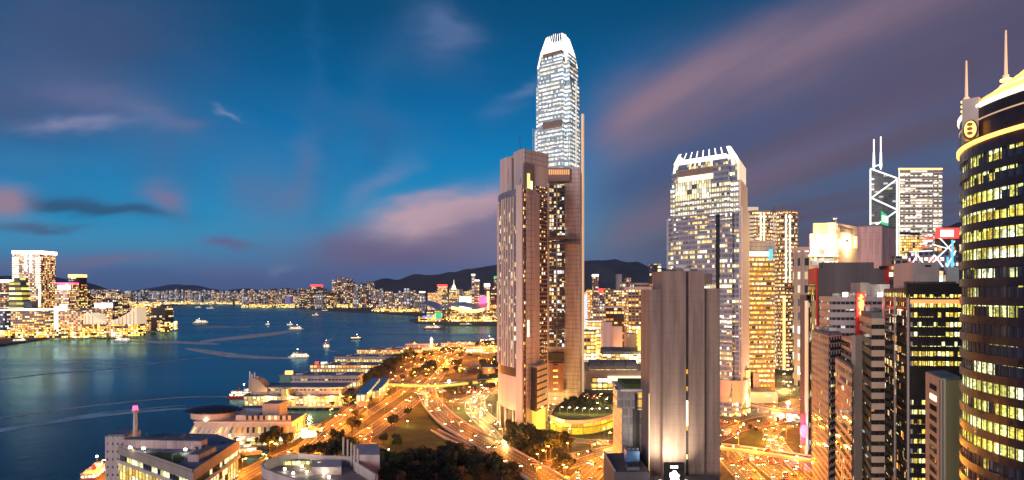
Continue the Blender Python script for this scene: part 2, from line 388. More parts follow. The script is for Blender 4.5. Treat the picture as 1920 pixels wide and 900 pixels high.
def scal(poly, k, c=None):
    n = len(poly); cx, cy_ = c or (sum(p[0] for p in poly)/n, sum(p[1] for p in poly)/n)
    return [(cx+(p[0]-cx)*k, cy_+(p[1]-cy_)*k) for p in poly]
def lerp(a, b, t): return (a[0]+(b[0]-a[0])*t, a[1]+(b[1]-a[1])*t)
def notch(poly, t):                           # square corners cut back in an L
    out = []; n = len(poly)
    for i in range(n):
        p, a, b = poly[i], poly[i-1], poly[(i+1) % n]
        pa = lerp(p, a, t/math.dist(p, a)); pb = lerp(p, b, t/math.dist(p, b))
        out += [pa, (pa[0]+pb[0]-p[0], pa[1]+pb[1]-p[1]), pb]
    return out
def cen(poly): return (sum(p[0] for p in poly)/len(poly), sum(p[1] for p in poly)/len(poly))
def floors(root, poly, z0, z1, fh, wh, mwin, mwall, name_w='window_band', rec=.35, sill='wall', topcap=True):
    """Storeys: each storey's ribbon of windows is a part; the solid bands between them are one wall part."""
    w = MB(); n = int(round((z1-z0)/fh)); fh = (z1-z0)/n; pin = inset(poly, rec*1.4); hw = fh*wh
    for k in range(n):
        a = z0+k*fh
        w.prism(poly, a+hw, a+fh, True, True)
        MB().prism(pin, a-.02, a+hw+.02, False, False).build(name_w, mwin, root)
    w.build(sill, mwall, root)
def fins(root, poly, z0, z1, step, w, d, m, edges=None, name='mullions'):
    b = MB(); n = len(poly)
    A = sum(poly[i][0]*poly[(i+1) % n][1]-poly[(i+1) % n][0]*poly[i][1] for i in range(n))
    for i in (edges if edges is not None else range(n)):
        p, q = poly[i], poly[(i+1) % n]; L = math.dist(p, q); k = max(1, int(L/step)); ang = atan2(q[1]-p[1], q[0]-p[0])
        for j in range(k+1):
            c = lerp(p, q, j/k); b.obox(c[0], c[1], z0, w, d, z1-z0, ang, False)
    return b.build(name, m, root)
# ================================================================ THE SETTING
SEA = MB(); SEA.poly([(-30000, -2000, 0), (30000, -2000, 0), (30000, 40000, 0), (-30000, 40000, 0)])
tag(SEA.build('water', 'water', origin=(0, 0, 0)), kind='structure')
def land(name, pts, z1=4.0, m='ground'):
    return tag(MB().prism(pts, -3, z1, True, False).build(name, m, origin=(0, 0, 0)), kind='structure')
island = [G(430, 1040), G(440, 905), G(470, 872), G(520, 838), G(575, 806), G(625, 778), G(655, 752), G(672, 728), G(690, 706), G(718, 690), G(748, 674),
          G(790, 657), G(850, 645), G(915, 638), G(960, 634), G(985, 622), G(960, 609), G(850, 608), G(780, 604), G(768, 599), G(800, 594), G(770, 590), G(700, 586), G(620, 582), G(560, 578), G(520, 576),
          (-2600, 6500), (-2600, 12000), (16000, 12000), (16000, 100), (400, 100), (-80, 200)]
land('ground', island)
kow = [G(-260, 690), G(-60, 652), G(10, 645), G(60, 637), G(110, 630), G(150, 627), G(232, 622), G(272, 613), G(326, 606), G(328, 602), G(292, 597), G(262, 590), G(232, 583), G(215, 578.5),
       G(240, 574.5), G(300, 573), G(360, 571.5), G(440, 571), G(500, 570), G(600, 570), (-1200, 14000), (-16000, 14000), (-16000, 1200)]
land('ground_across_harbour', kow)

def ridge(name, prof, Y, depth, m='hill', nx=120, ny=26, rough=.10, seed=0):
    b = MB(); x0, x1 = prof[0][0], prof[-1][0]; vs = []
    def top(px):
        for (a, ya), (c, yc) in zip(prof, prof[1:]):
            if a <= px <= c:
                t = (px-a)/(c-a); t = t*t*(3-2*t); return ya+(yc-ya)*t
        return prof[-1][1]
    for j in range(ny+1):
        t = j/ny; yy = Y-depth*.5+depth*t; k = math.sin(pi*min(1, t))**.8
        for i in range(nx+1):
            px = x0+(x1-x0)*i/nx; h = max(0, Z(top(px), Y)-2)
            nz = mn.fractal(Vector((px*.02+seed, t*4, seed)), 1, 2, 5)
            vs.append((X(px, Y)+0, yy, 2+h*k*(1+rough*nz*1.0)))
    b.v = vs
    for j in range(ny):
        for i in range(nx):
            a = j*(nx+1)+i; b.f.append((a, a+1, a+nx+2, a+nx+1)); b.uv.append([(0, 0)]*4)
    return tag(b.build(name, m, origin=(0, 0, 0), smooth=True), kind='structure')
ridge('hills', [(640, 556), (700, 530), (728, 522), (745, 525), (790, 517), (850, 512), (880, 506), (960, 498), (1060, 500), (1090, 492), (1120, 486), (1150, 487), (1185, 494), (1215, 502), (1300, 508), (1420, 512), (1560, 520), (1700, 545)], 6300, 2300, seed=2)
ridge('hills', [(1500, 546), (1600, 520), (1700, 470), (1765, 428), (1800, 420), (1900, 415), (2050, 430)], 2600, 900, seed=3)
ridge('hills', [(225, 556), (270, 545), (310, 538), (330, 534), (350, 537), (362, 534), (385, 541), (420, 545), (440, 548), (450, 542), (462, 541), (480, 545), (505, 546), (520, 541), (540, 541), (560, 549), (640, 552)], 11800, 2500, seed=5)
ridge('hills', [(-200, 530), (-60, 515), (40, 520), (80, 518), (110, 524), (150, 540), (200, 548), (260, 556)], 7000, 2400, seed=9)
ridge('hills', [(340, 571.5), (355, 562), (385, 558), (415, 561), (432, 570)], 6600, 400, seed=11, ny=12, nx=40)

# roads: ribbons that follow the ground, each a little above the one below, with kerbs and lane lines
def smooth(pts, n=8):
    out = []
    for i in range(len(pts)-1):
        p0, p1, p2, p3 = pts[max(0, i-1)], pts[i], pts[i+1], pts[min(len(pts)-1, i+2)]
        for k in range(n):
            t = k/n; out.append(tuple(.5*((2*p1[d])+(-p0[d]+p2[d])*t+(2*p0[d]-5*p1[d]+4*p2[d]-p3[d])*t*t+(-p0[d]+3*p1[d]-3*p2[d]+p3[d])*t**3) for d in range(len(p1))))
    out.append(pts[-1]); return out
def normals(pts):
    r = []
    for i in range(len(pts)):
        a, b = pts[max(0, i-1)], pts[min(len(pts)-1, i+1)]; dx, dy = b[0]-a[0], b[1]-a[1]; L = math.hypot(dx, dy) or 1; r.append((-dy/L, dx/L))
    return r
def ribbon(b, pts, w, off=0, dz=0, z=None, close=False):
    nn = normals(pts); L = 0
    for i in range(len(pts)-1):
        p, q, n, m = pts[i], pts[i+1], nn[i], nn[i+1]; zp, zq = (p[2]+dz, q[2]+dz) if z is None else (z, z)
        b.poly([(p[0]+n[0]*(off-w/2), p[1]+n[1]*(off-w/2), zp), (q[0]+m[0]*(off-w/2), q[1]+m[1]*(off-w/2), zq), (q[0]+m[0]*(off+w/2), q[1]+m[1]*(off+w/2), zq), (p[0]+n[0]*(off+w/2), p[1]+n[1]*(off+w/2), zp)][::-1] if False else
               [(p[0]+n[0]*(off+w/2), p[1]+n[1]*(off+w/2), zp), (p[0]+n[0]*(off-w/2), p[1]+n[1]*(off-w/2), zp), (q[0]+m[0]*(off-w/2), q[1]+m[1]*(off-w/2), zq), (q[0]+m[0]*(off+w/2), q[1]+m[1]*(off+w/2), zq)])
def wallrib(b, pts, off, th, h, dz=0):        # a low solid wall that follows the road (kerb or parapet)
    nn = normals(pts)
    for i in range(len(pts)-1):
        p, q, n, m = pts[i], pts[i+1], nn[i], nn[i+1]
        c = [(p[0]+n[0]*(off-th/2), p[1]+n[1]*(off-th/2)), (q[0]+m[0]*(off-th/2), q[1]+m[1]*(off-th/2)), (q[0]+m[0]*(off+th/2), q[1]+m[1]*(off+th/2)), (p[0]+n[0]*(off+th/2), p[1]+n[1]*(off+th/2))]
        zz = [p[2]+dz, q[2]+dz, q[2]+dz, p[2]+dz]
        b.poly([(c[k][0], c[k][1], zz[k]+h) for k in range(4)])
        b.poly([(*c[0], zz[0]), (*c[1], zz[1]), (*c[1], zz[1]+h), (*c[0], zz[0]+h)]); b.poly([(*c[2], zz[2]), (*c[3], zz[3]), (*c[3], zz[3]+h), (*c[2], zz[2]+h)])
ROADS = {}
_k = [0]
def road(key, px, w, lanes=4, z=4.0, zs=None, elevated=False):
    _k[0] += 1
    lift = .012+.006*(_k[0] % 12)
    pts = [(*G(a, b, (zs[i] if zs else z)), (zs[i] if zs else z)+(0 if elevated else lift)) for i, (a, b) in enumerate(px)]
    pts = smooth(pts, 8); ROADS[key] = (pts, w, lanes)
    b = MB(); ribbon(b, pts, w)
    r = b.build('road', 'asphalt', origin=(0, 0, 0)); tag(r, kind='structure')
    k = MB(); h = 1.0 if elevated else .13
    for s_ in (-1, 1): wallrib(k, pts, s_*(w/2+.15), .3, h, -.05)
    tag(k.build('road_kerb' if not elevated else 'road_parapet', 'concrete_pale' if elevated else 'kerb', origin=(0, 0, 0)), kind='structure')
    l = MB()
    for j in range(1, lanes):
        off = -w/2+w*j/lanes; mid = (j*2 == lanes); nn = normals(pts); d = 0
        for i in range(len(pts)-1):
            L = math.dist(pts[i][:2], pts[i+1][:2]); steps = max(1, int(L/9))
            for q in range(steps):
                t0, t1 = q/steps, (q+(1 if mid else .5))/steps
                f = lambda t: (pts[i][0]+(pts[i+1][0]-pts[i][0])*t+nn[i][0]*off, pts[i][1]+(pts[i+1][1]-pts[i][1])*t+nn[i][1]*off, pts[i][2]+(pts[i+1][2]-pts[i][2])*t+.004)
                a, c = f(t0), f(t1); n0 = nn[i]; hw = .13 if not mid else .18
                l.poly([(a[0]+n0[0]*hw, a[1]+n0[1]*hw, a[2]), (a[0]-n0[0]*hw, a[1]-n0[1]*hw, a[2]), (c[0]-n0[0]*hw, c[1]-n0[1]*hw, c[2]), (c[0]+n0[0]*hw, c[1]+n0[1]*hw, c[2])])
    nn = normals(pts)
    for off in (-w/2+.5, w/2-.5):  # solid edge lines, painted on to read as car light trails
        for i in range(len(pts)-1):
            p, q, n, m = pts[i], pts[i+1], nn[i], nn[i+1]
            l.poly([(p[0]+n[0]*(off+.14), p[1]+n[1]*(off+.14), p[2]+.004), (p[0]+n[0]*(off-.14), p[1]+n[1]*(off-.14), p[2]+.004), (q[0]+m[0]*(off-.14), q[1]+m[1]*(off-.14), q[2]+.004), (q[0]+m[0]*(off+.14), q[1]+m[1]*(off+.14), q[2]+.004)])
    if l.f: tag(l.build('road_markings', 'paint', origin=(0, 0, 0)), kind='structure')
    if elevated:
        # deck edge and piers belong to the viaduct, one thing
        t = thing('road_viaduct', elevated, 'viaduct', (pts[0][0], pts[0][1], 4))
        d = MB(); wallrib(d, pts, 0, w+.6, 1.3, -1.42); d.build('deck', 'concrete', t)
        for i in range(3, len(pts)-2, 5):
            if pts[i][2] > 6.5: MB().cyl(pts[i][0], pts[i][1], 4, pts[i][2]-1.4, .9, 1.3, 10).build('pier', 'concrete', t)
road('harbour_front', [(400, 925), (440, 902), (485, 876), (535, 853), (575, 836), (610, 806), (642, 784), (672, 762), (702, 740), (738, 716), (778, 692), (828, 668), (880, 652), (925, 643)], 15, 4)
road('park_side', [(720, 858), (690, 838), (672, 828), (700, 806), (730, 785), (765, 758), (796, 732), (818, 708), (838, 686), (868, 664), (920, 650)], 17, 4)
road('forecourt', [(590, 852), (612, 832), (648, 806), (690, 776), (730, 750), (770, 722), (800, 700)], 10, 3)
road('loop', [(796, 742), (835, 752), (870, 750), (900, 741), (925, 734), (938, 728), (980, 715), (1020, 700)], 15, 4)
road('slip', [(905, 738), (885, 752), (882, 768), (895, 785), (915, 803), (932, 824), (934, 846), (928, 866)], 10, 2)
road('hotel_front', [(925, 728), (905, 742), (898, 757), (905, 775), (930, 792), (965, 804), (1010, 812), (1060, 822), (1110, 828), (1180, 830)], 12, 3)
road('hotel_ramp', [(985, 812), (1000, 796), (1015, 780), (1032, 764), (1046, 752)], 12, 3)
road('avenue', [(1020, 880), (1060, 868), (1110, 852), (1165, 842), (1230, 826), (1300, 806), (1352, 790), (1400, 778), (1440, 770), (1500, 752), (1560, 735)], 22, 6)
road('avenue_near', [(1075, 925), (1105, 888), (1140, 862), (1200, 848), (1280, 838), (1340, 822), (1372, 806), (1415, 797), (1455, 789), (1500, 777), (1560, 762)], 17, 5)
road('expressway', [(1352, 838), (1378, 868), (1412, 905), (1440, 940)], 17, 5)
road('expressway_mid', [(1400, 842), (1440, 872), (1482, 905), (1510, 930)], 17, 5)
road('expressway_far', [(1452, 822), (1462, 838), (1490, 868), (1530, 905)], 12, 4)
road('hook', [(1510, 800), (1470, 800), (1448, 812), (1446, 830), (1456, 850)], 10, 3)
road('back_street', [(1095, 636), (1130, 642), (1160, 650), (1200, 655)], 20, 4)
road('back_avenue', [(1400, 762), (1430, 748), (1470, 735), (1510, 722)], 18, 4)
road('quay_road', [(760, 672), (810, 662), (860, 656), (930, 652), (1000, 645)], 14, 4)
road('flyover', [(1062, 925), (1010, 888), (968, 863), (925, 838), (885, 815), (852, 795), (828, 775), (812, 757), (803, 742), (800, 728)], 19, 5, zs=[10, 10, 10, 10, 10, 9.5, 8.5, 7, 5.2, 4.3], elevated='long curved road flyover with pale parapets sweeping past the hotel tower')
road('crossing', [(1350, 836), (1400, 842), (1450, 849), (1510, 858), (1545, 862)], 9, 2, z=11, elevated='straight viaduct crossing above the expressway beside the slab office tower')
road('footbridge_road', [(1385, 752), (1420, 760), (1460, 768), (1510, 774)], 8, 2, z=10, elevated='short pale bridge deck in front of the round podium')
road('ramp', [(925, 868), (895, 850), (868, 833), (838, 818), (815, 806)], 6, 1, zs=[9, 8, 7, 5.5, 4.5], elevated='narrow grey ramp beside the lawn under the flyover')
# lawns
def lawn(px, z=4.03, name='lawn'):
    return tag(MB().poly([(*G(a, b), z) for a, b in px]).build(name, 'grass', origin=(0, 0, 0)), kind='structure')
lawn([(700, 862), (718, 830), (745, 800), (770, 775), (792, 752), (800, 765), (812, 785), (832, 812), (860, 838), (880, 868)])
lawn([(842, 790), (836, 776), (850, 764), (872, 762), (874, 776), (888, 794), (905, 812), (918, 834), (912, 842), (880, 812)])
lawn([(1372, 830), (1398, 812), (1425, 806), (1440, 808), (1436, 820), (1438, 836), (1420, 838)])
lawn([(1355, 772), (1375, 762), (1390, 770), (1375, 776), (1356, 778)], name='lawn')
lawn([(1430, 762), (1470, 742), (1508, 726), (1508, 732), (1470, 752), (1440, 766)])
# ================================================================ BIG TOWERS
def mk(name, label, cat='office tower', poly=None, z=4, group=None):
    c = cen(poly); return thing(name, label, cat, (c[0], c[1], z), group)

def clutter(root, poly, z, n, seed=1, hmax=2.6, keep=.6):
    r = random.Random(seed); c = cen(poly)
    for k in range(n):
        e = r.randrange(len(poly)); a = lerp(poly[e], poly[(e+1) % len(poly)], r.random()); p = lerp(c, a, r.uniform(.1, keep)); t_ = r.random()
        if t_ < .6: MB().obox(p[0], p[1], z+.01, r.uniform(1.2, 4), r.uniform(1, 3), r.uniform(.6, hmax), .3).build('roof_plant', r.choice(('grey_metal', 'concrete', 'white_paint', 'concrete_dark')), root)
        elif t_ < .8: MB().cyl(p[0], p[1], z+.01, z+r.uniform(1, hmax), r.uniform(.5, 1.2), None, 10).build('water_tank', r.choice(('grey_metal', 'concrete_pale')), root)
        else: MB().bar((p[0], p[1], z), (p[0], p[1], z+r.uniform(2, 6)), .15).build('aerial', 'grey_metal', root)
# ---- tall landmark tower with a glowing clawed crown
M_['w_ifc'] = facade('w_ifc', (.3, .34, .38, 1), 2.2, 4.2, .74, fu=.05, st=1.35, cols=(S(255, 222, 160), S(255, 240, 205), S(236, 246, 255)), vs=1, blk=6, glass=(.24, .42, .52, 1), detail=.3)
M_['silver'] = flat('silver_cladding', (.50, .66, .76, 1), .3, .25, var=.1)
M_['warm_lit'] = glow('glowing_pier', S(255, 196, 140), .55, base=(.6, .5, .42, 1))  # light put into the finish of piers and edges
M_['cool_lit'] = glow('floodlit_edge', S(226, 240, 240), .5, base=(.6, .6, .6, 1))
Y0 = 665
base = quad((998, 682), (1066, 655), (1093, 690)); c0 = cen(base)
ifc = mk('skyscraper', 'tallest tower, silver glass with a glowing white clawed crown', 'skyscraper', base)
tiers = [(4, 150, 1.0), (150, Z(300, Y0), 1.0), (Z(300, Y0), Z(232, Y0), .985), (Z(229, Y0), Z(150, Y0), .955), (Z(150, Y0), Z(118, Y0), .90), (Z(118, Y0), Z(98, Y0), .82)]
for k, (a, b, s) in enumerate(tiers):
    p = notch(scal(base, s, c0), 6.5*s)
    floors(ifc, p, a, b, 4.4 if k > 1 else 6, .55, 'w_ifc', 'silver')
fins(ifc, scal(base, .975, c0), 4, Z(232, Y0), 5.2, .35, .5, 'silver')
zc = Z(98, Y0)
for k, (a, b, s0, s1) in enumerate(((Z(98, Y0), Z(86, Y0), .8, .70), (Z(86, Y0), Z(73, Y0), .70, .54))):
    MB().prism(notch(scal(base, s0, c0), 5), a, b, poly2=notch(scal(base, s1, c0), 4)).build('crown_shell', 'crown_white', ifc)
MB().prism(scal(base, .7, c0), zc-8, zc-5, True, True).build('mechanical_floor', 'dark_metal', ifc)
for i in range(4):
    a, b = base[i], base[(i+1) % 4]
    for j in range(8):
        q = lerp(a, b, (j+.5)/8); e = MB()
        p0 = scal([q], .68, c0)[0]; p1 = scal([q], .55, c0)[0]; p2 = scal([q], .42, c0)[0]
        e.bar((*p0, Z(90, Y0)), (*p1, Z(70, Y0)), .8, 1.2).bar((*p1, Z(70.2, Y0)), (*p2, Z(56-2*(j in (3, 4)), Y0)), .6, 1.0)
        e.build('crown_fin', 'crown_white', ifc)
for i in range(4):
    q = base[i]; e = MB(); p0 = scal([q], .78, c0)[0]; p1 = scal([q], .64, c0)[0]; p2 = scal([q], .44, c0)[0]
    e.bar((*p0, Z(118, Y0)), (*p1, Z(86, Y0)), 1.6, 1.8).bar((*p1, Z(86.4, Y0)), (*p2, Z(58, Y0)), 1.3, 1.6); e.build('crown_claw', 'crown_white', ifc)
# luminous corner piers, dark vent panel
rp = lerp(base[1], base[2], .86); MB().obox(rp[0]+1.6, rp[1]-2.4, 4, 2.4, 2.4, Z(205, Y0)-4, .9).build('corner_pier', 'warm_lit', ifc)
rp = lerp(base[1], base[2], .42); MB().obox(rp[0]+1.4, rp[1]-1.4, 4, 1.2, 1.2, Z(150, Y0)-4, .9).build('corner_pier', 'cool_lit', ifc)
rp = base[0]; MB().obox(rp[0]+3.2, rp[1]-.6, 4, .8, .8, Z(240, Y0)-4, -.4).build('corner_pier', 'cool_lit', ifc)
a, b = lerp(base[0], base[1], .3), lerp(base[0], base[1], .82)
dx, dy = b[1]-a[1], -(b[0]-a[0]); L = math.hypot(dx, dy); ox, oy = dx/L*.6, dy/L*.6
for (ya, yb) in ((226, 239), (97, 101)):
    MB().prism([(a[0]+ox*1.4, a[1]+oy*1.4), (b[0]+ox*1.4, b[1]+oy*1.4), (b[0]-ox*8, b[1]-oy*8), (a[0]-ox*8, a[1]-oy*8)], Z(yb, Y0), Z(ya, Y0), True, True).build('vent_panel', 'brown_metal', ifc)

# ---- brown slab between the hotel and the tall tower
M_['w_brown'] = facade('w_brown', (.2, .14, .11, 1), 2.2, 3.6, .45, fu=.1, st=1.6, cols=(S(255, 190, 110), S(255, 222, 160), S(230, 240, 255)), vs=1, blk=2, glass=(.05, .06, .085, 1))
M_['brown_panel'] = facade('brown_panel', (.52, .46, .45, 1), 40, 4.2, 0, v0=.90, v1=.97, fu=0, st=0, glass=(.1, .07, .06, 1), rough=.5)
bp = [P(1024, 606), P(1088, 600), P(1091, 640), P(1026, 648)]
br = mk('apartment_tower', 'brown panelled tower joined to the hotel, two glass window columns down its front', 'tower', bp)
MB().prism(bp, 4, Z(313, 600)).build('wall', 'brown_panel', br)
for (xa, xb) in ((1030, 1043), (1045, 1059)):
    for k in range(46):
        z0 = Z(650, 600)+k*4.2
        if z0 > Z(345, 600): break
        MB().prism([P(xa, 599.0), P(xb, 599.0), P(xb, 603), P(xa, 603)], z0, z0+3.3, True, True).build('window', 'w_brown', br)
MB().prism([P(1026, 598), P(1069, 597.6), P(1069, 603), P(1026, 604)], Z(340, 600), Z(315, 600), True, True).build('top_gallery', 'brown_metal', br)
for i in range(10): MB().prism([P(1029+i*4, 597.2), P(1031.6+i*4, 597.2), P(1031.6+i*4, 598.2), P(1029+i*4, 598.2)], Z(328, 600), Z(319, 600), True, True).build('gallery_window', glow('amber_slot', S(255, 170, 96), 1.3) if i == 0 else 'amber', br) if i == 0 and not M_.update({'amber': glow('amber_slot', S(255, 170, 96), 1.2)}) else MB().prism([P(1029+i*4, 597.2), P(1031.6+i*4, 597.2), P(1031.6+i*4, 598.2), P(1029+i*4, 598.2)], Z(328, 600), Z(319, 600), True, True).build('gallery_window', 'amber', br)
for (ya, yb) in ((444, 449), (454, 458)): MB().prism([P(1024, 597.8), P(1088.5, 597.4), P(1088.5, 604), P(1024, 604)], Z(yb, 600), Z(ya, 600), True, True).build('belt_course', 'brown_metal', br)
MB().prism([P(1028, 598), P(1058, 598), P(1058, 603), P(1028, 603)], Z(676, 600), Z(661, 600), True, True).build('louvre_band', 'dark_metal', br)
MB().prism([P(1030, 597), P(1056, 597), P(1056, 603), P(1030, 603)], Z(735, 600), Z(680, 600), True, True).build('lobby_screen', facade('lobby_screen', (.3, .13, .08, 1), 12, 6, .5, fu=.3, v0=.3, v1=.6, st=1.6, cols=GOLD), br)

# ---- hotel: two towers, curved glass one in front
M_['w_hotel'] = facade('w_hotel', (.3, .28, .28, 1), 2.3, 7.0, .32, fu=.12, st=1.5, cols=(S(255, 190, 110), S(255, 226, 170), S(255, 244, 220)), vs=1, blk=2, glass=(.07, .075, .10, 1))
M_['f_hotel_side'] = facade('f_hotel_side', (.14, .095, .08, 1), 2.5, 3.5, .42, fu=.22, v0=.2, v1=.8, st=2.0, cols=WARM, blk=1, glass=(.02, .02, .03, 1))
gq = quad((940, 545), (982, 508), (1027, 528))
ht = mk('hotel_tower', 'taller rear hotel tower with plain pale piers and a brown concave face', 'hotel', gq)
zt = Z(279, 508)
MB().prism(gq, 4, zt-2).build('wall', 'concrete_pink', ht)
A, B, Cq = gq[0], gq[1], gq[2]
def along(a, b, t, out=0):
    p = lerp(a, b, t); dx, dy = b[1]-a[1], -(b[0]-a[0]); L = math.hypot(dx, dy); return (p[0]+dx/L*out, p[1]+dy/L*out)
def panel(a, b, t0, t1, out, z0, z1, name, m, root, back=-1.0):
    return MB().prism([along(a, b, t0, out), along(a, b, t1, out), along(a, b, t1, back), along(a, b, t0, back)], z0, z1, True, True).build(name, m, root)
for t0, t1, zz in ((.0, .34, Z(293, 530)), (.40, .52, Z(290, 520)), (.62, .98, zt)):
    panel(A, B, t0, t1, 1.2, 4, zz, 'pier', 'concrete_pink', ht)
panel(A, B, .345, .395, .3, 4, zt-12, 'window_slot', 'f_hotel_side', ht); panel(A, B, .53, .61, .3, 4, zt-4, 'window_slot', 'dark_metal', ht)
panel(B, Cq, .0, 1, .9, zt-11, zt, 'parapet', 'brown_panel', ht)
panel(B, Cq, .0, .42, .6, 4, zt-12, 'curved_face', 'brown_metal', ht)
for k in range(46):
    z0 = 40+k*3.6
    if z0 > zt-16: break
    panel(B, Cq, .46, .96, .35, z0, z0+2.8, 'window_band', 'f_hotel_side', ht)
for zq in (zt-44, zt-47): pass
panel(B, Cq, .12, .2, 1.6, zt-34, zt-20, 'lit_ornament', glow('ornament_gold', S(255, 222, 120), 1.6), ht); panel(B, Cq, .22, .3, 1.6, zt-34, zt-26, 'lit_ornament', 'shop_w', ht)
MB().bar((B[0]-2, B[1]+6, zt), (B[0]-4, B[1]+6, zt+11), .4).build('crane_arm', 'dark_metal', ht)
zf = Z(352, 478)
arc = []
for k in range(11):
    t = k/10; px = 934+(969-934)*(1-(1-t)**2.0*.999); Yk = 520-(520-479)*(t**.75)
    arc.append(P(934+35*(t**1.7), 522-43*t**.8))
front = arc+[P(980, 476), P(1004, 490), P(1012, 512), P(975, 545), P(940, 545)]
hf = mk('hotel_tower', 'curved glass hotel tower standing in front of its taller twin', 'hotel', front)
MB().prism(front[10:]+[P(945, 530)], 4, zf).build('wall', 'concrete_pink', hf)
glassy = arc+[P(969, 500), P(940, 540)]
zbase = Z(690, 480)
nfl = int((zf-6-zbase)/3.6)
for k in range(nfl):
    z0 = zbase+k*3.6
    MB().prism(inset(glassy, .4), z0, z0+3.62, False).build('window_band', 'w_hotel', hf)
MB().prism(glassy, zf-6, zf-.5, True, True).build('roof_band', 'roof_blue_grey', hf)
b = MB()
for i in (0, 2, 4, 5, 6, 7, 8, 9): b.obox(arc[i][0], arc[i][1], zbase, 1.3, 1.5, zf-6-zbase, .6)
b.build('glazing_piers', 'concrete_pale', hf)
MB().prism(scal(glassy, 1.004), 22, zbase-7, True, True).build('lower_cladding', 'concrete_pink', hf)
MB().prism(inset(glassy, .3), zbase-7, zbase, True, True).build('dark_belt', 'dark_metal', hf)
MB().prism(inset(glassy, .8), 4, 22, True, True).build('base_recess', 'dark_metal', hf)
for i in (0, 3, 6, 9, 10): MB().obox(arc[i][0], arc[i][1]-.2, 4, 1.6, 1.6, 18.2, .5).build('base_column', 'concrete_pale', hf)
panel(P(969, 479), P(980, 476), 0, 1, 1.2, 4, zf+2, 'corner_pier', 'concrete_pale', hf)
a, b_ = P(980, 476), P(1004, 490)
panel(a, b_, .05, .22, .5, 4, zf-1, 'window_slot', 'f_hotel_side', hf); panel(a, b_, .25, .62, .8, 30, zf, 'brown_pier', 'brown_panel', hf); panel(a, b_, .68, .86, .8, 30, zf-3, 'brown_pier', 'brown_panel', hf)
panel(a, b_, .3, .42, 1.2, Z(632, 480), Z(600, 480), 'lit_stripe', 'crown_white', hf)
MB().bar((a[0]-3, a[1]+3, zf), (a[0]-1, a[1]+3, zf+8), .35).build('crane_arm', 'dark_metal', hf)
bq = quad((992, 488), (1005, 476), (1026, 500))
bb = mk('hotel_annex', 'low hotel block with a black side wall beside the taxi ramp', 'building', bq)
MB().prism(bq, Z(772, 476), Z(688, 476)).build('wall', facade('annex_louvre', (.5, .42, .34, 1), 30, 5, 0, fu=0, v0=.5, v1=.8, st=0, glass=(.06, .05, .05, 1)), bb)
panel(bq[0], bq[1], 0, 1, .4, Z(772, 476), Z(690, 476), 'side_panel', 'dark_metal', bb)
MB().prism(inset(bq, 2), 4, Z(772, 476)).build('lobby_glass', 'shop', bb)

# ---- second clawed tower (smaller sister)
M_['w_one'] = facade('w_one', (.2, .2, .24, 1), 2.4, 4.4, .42, fu=.08, st=1.7, cols=(S(255, 196, 80), S(255, 232, 130), S(245, 250, 235)), vs=1, blk=5, glass=(.11, .15, .23, 1), detail=.35)
M_['w_one_lit'] = facade('w_one_lit', (.2, .2, .24, 1), 2.4, 4.4, .9, fu=.12, st=1.5, cols=(S(255, 232, 150), S(255, 244, 200), S(245, 250, 235)), vs=1, blk=5, glass=(.06, .07, .1, 1), detail=.2)
M_['one_metal'] = flat('one_cladding', (.32, .35, .44, 1), .35, .2, var=.1)
M_['stone_lit'] = flat('stone_pale', (.62, .46, .38, 1), .6, var=.08, scale=.1); M_['stone_glow'] = glow('glowing_granite', S(255, 200, 160), .16, base=(.55, .42, .36, 1))  # second granite glows by itself, for side panels the sun misses
Y1 = 545
b1 = quad((1248, 590), (1388, 540), (1405, 600)); c1 = cen(b1)
one = mk('office_tower', 'broad glass office tower with a floodlit comb of fins along its roof', 'office tower', b1)
steps = [(4, Z(520, Y1), 1.0), (Z(520, Y1), Z(395, Y1), .985), (Z(395, Y1), Z(335, Y1), .94), (Z(335, Y1), Z(304, Y1), .90)]
for k, (a, b, s) in enumerate(steps):
    floors(one, notch(scal(b1, s, c1), 7), a, b, 4.6, .6, 'w_one_lit' if k == 2 else 'w_one', 'one_metal')
fins(one, scal(b1, .972, c1), Z(700, Y1), Z(400, Y1), 3.1, .3, .4, 'one_metal')
t3 = scal(b1, .86, c1)
MB().prism(notch(t3, 6), Z(304, Y1), Z(292, Y1), poly2=notch(scal(b1, .83, c1), 6)).build('top_storey', 'w_one', one)
MB().prism(notch(scal(b1, .84, c1), 6), Z(292, Y1), Z(282, Y1), poly2=notch(scal(b1, .78, c1), 6)).build('crown_shell', 'crown_white', one)
for i in range(4):
    a, b = b1[i], b1[(i+1) % 4]
    for j in range(9):
        q = lerp(a, b, (j+.5)/9); p0 = scal([q], .82, c1)[0]; p1 = scal([q], .70, c1)[0]
        MB().bar((*p0, Z(288, Y1)), (*p1, Z(268, Y1)), .7, 1.2).build('crown_fin', 'crown_white', one)
    q = b1[i]; p0 = scal([q], .80, c1)[0]; p1 = scal([q], .66, c1)[0]
    MB().bar((*p0, Z(306, Y1)), (*scal([q], .76, c1)[0], Z(285, Y1)), 1.8, 2.2).bar((*scal([q], .76, c1)[0], Z(285.3, Y1)), (*p1, Z(268, Y1)), 1.3, 1.8).build('crown_claw', 'crown_white', one)
# stone side panels stepping down on the east face, their own glow replacing light
for s, ya, yb, mm in ((1.0, 760, 387, 'stone_glow'), (.955, 387, 335, 'stone_glow'), (.915, 335, 296, 'crown_soft')):
    if mm == 'crown_soft': M_['crown_soft'] = glow('glowing_stone', S(255, 226, 190), .8, base=(.6, .5, .42, 1))
    q = scal(b1, s, c1); panel(q[1], q[2], .12, .88, 1.0, Z(yb if False else ya, Y1), Z(yb, Y1), 'stone_panel', mm, one)
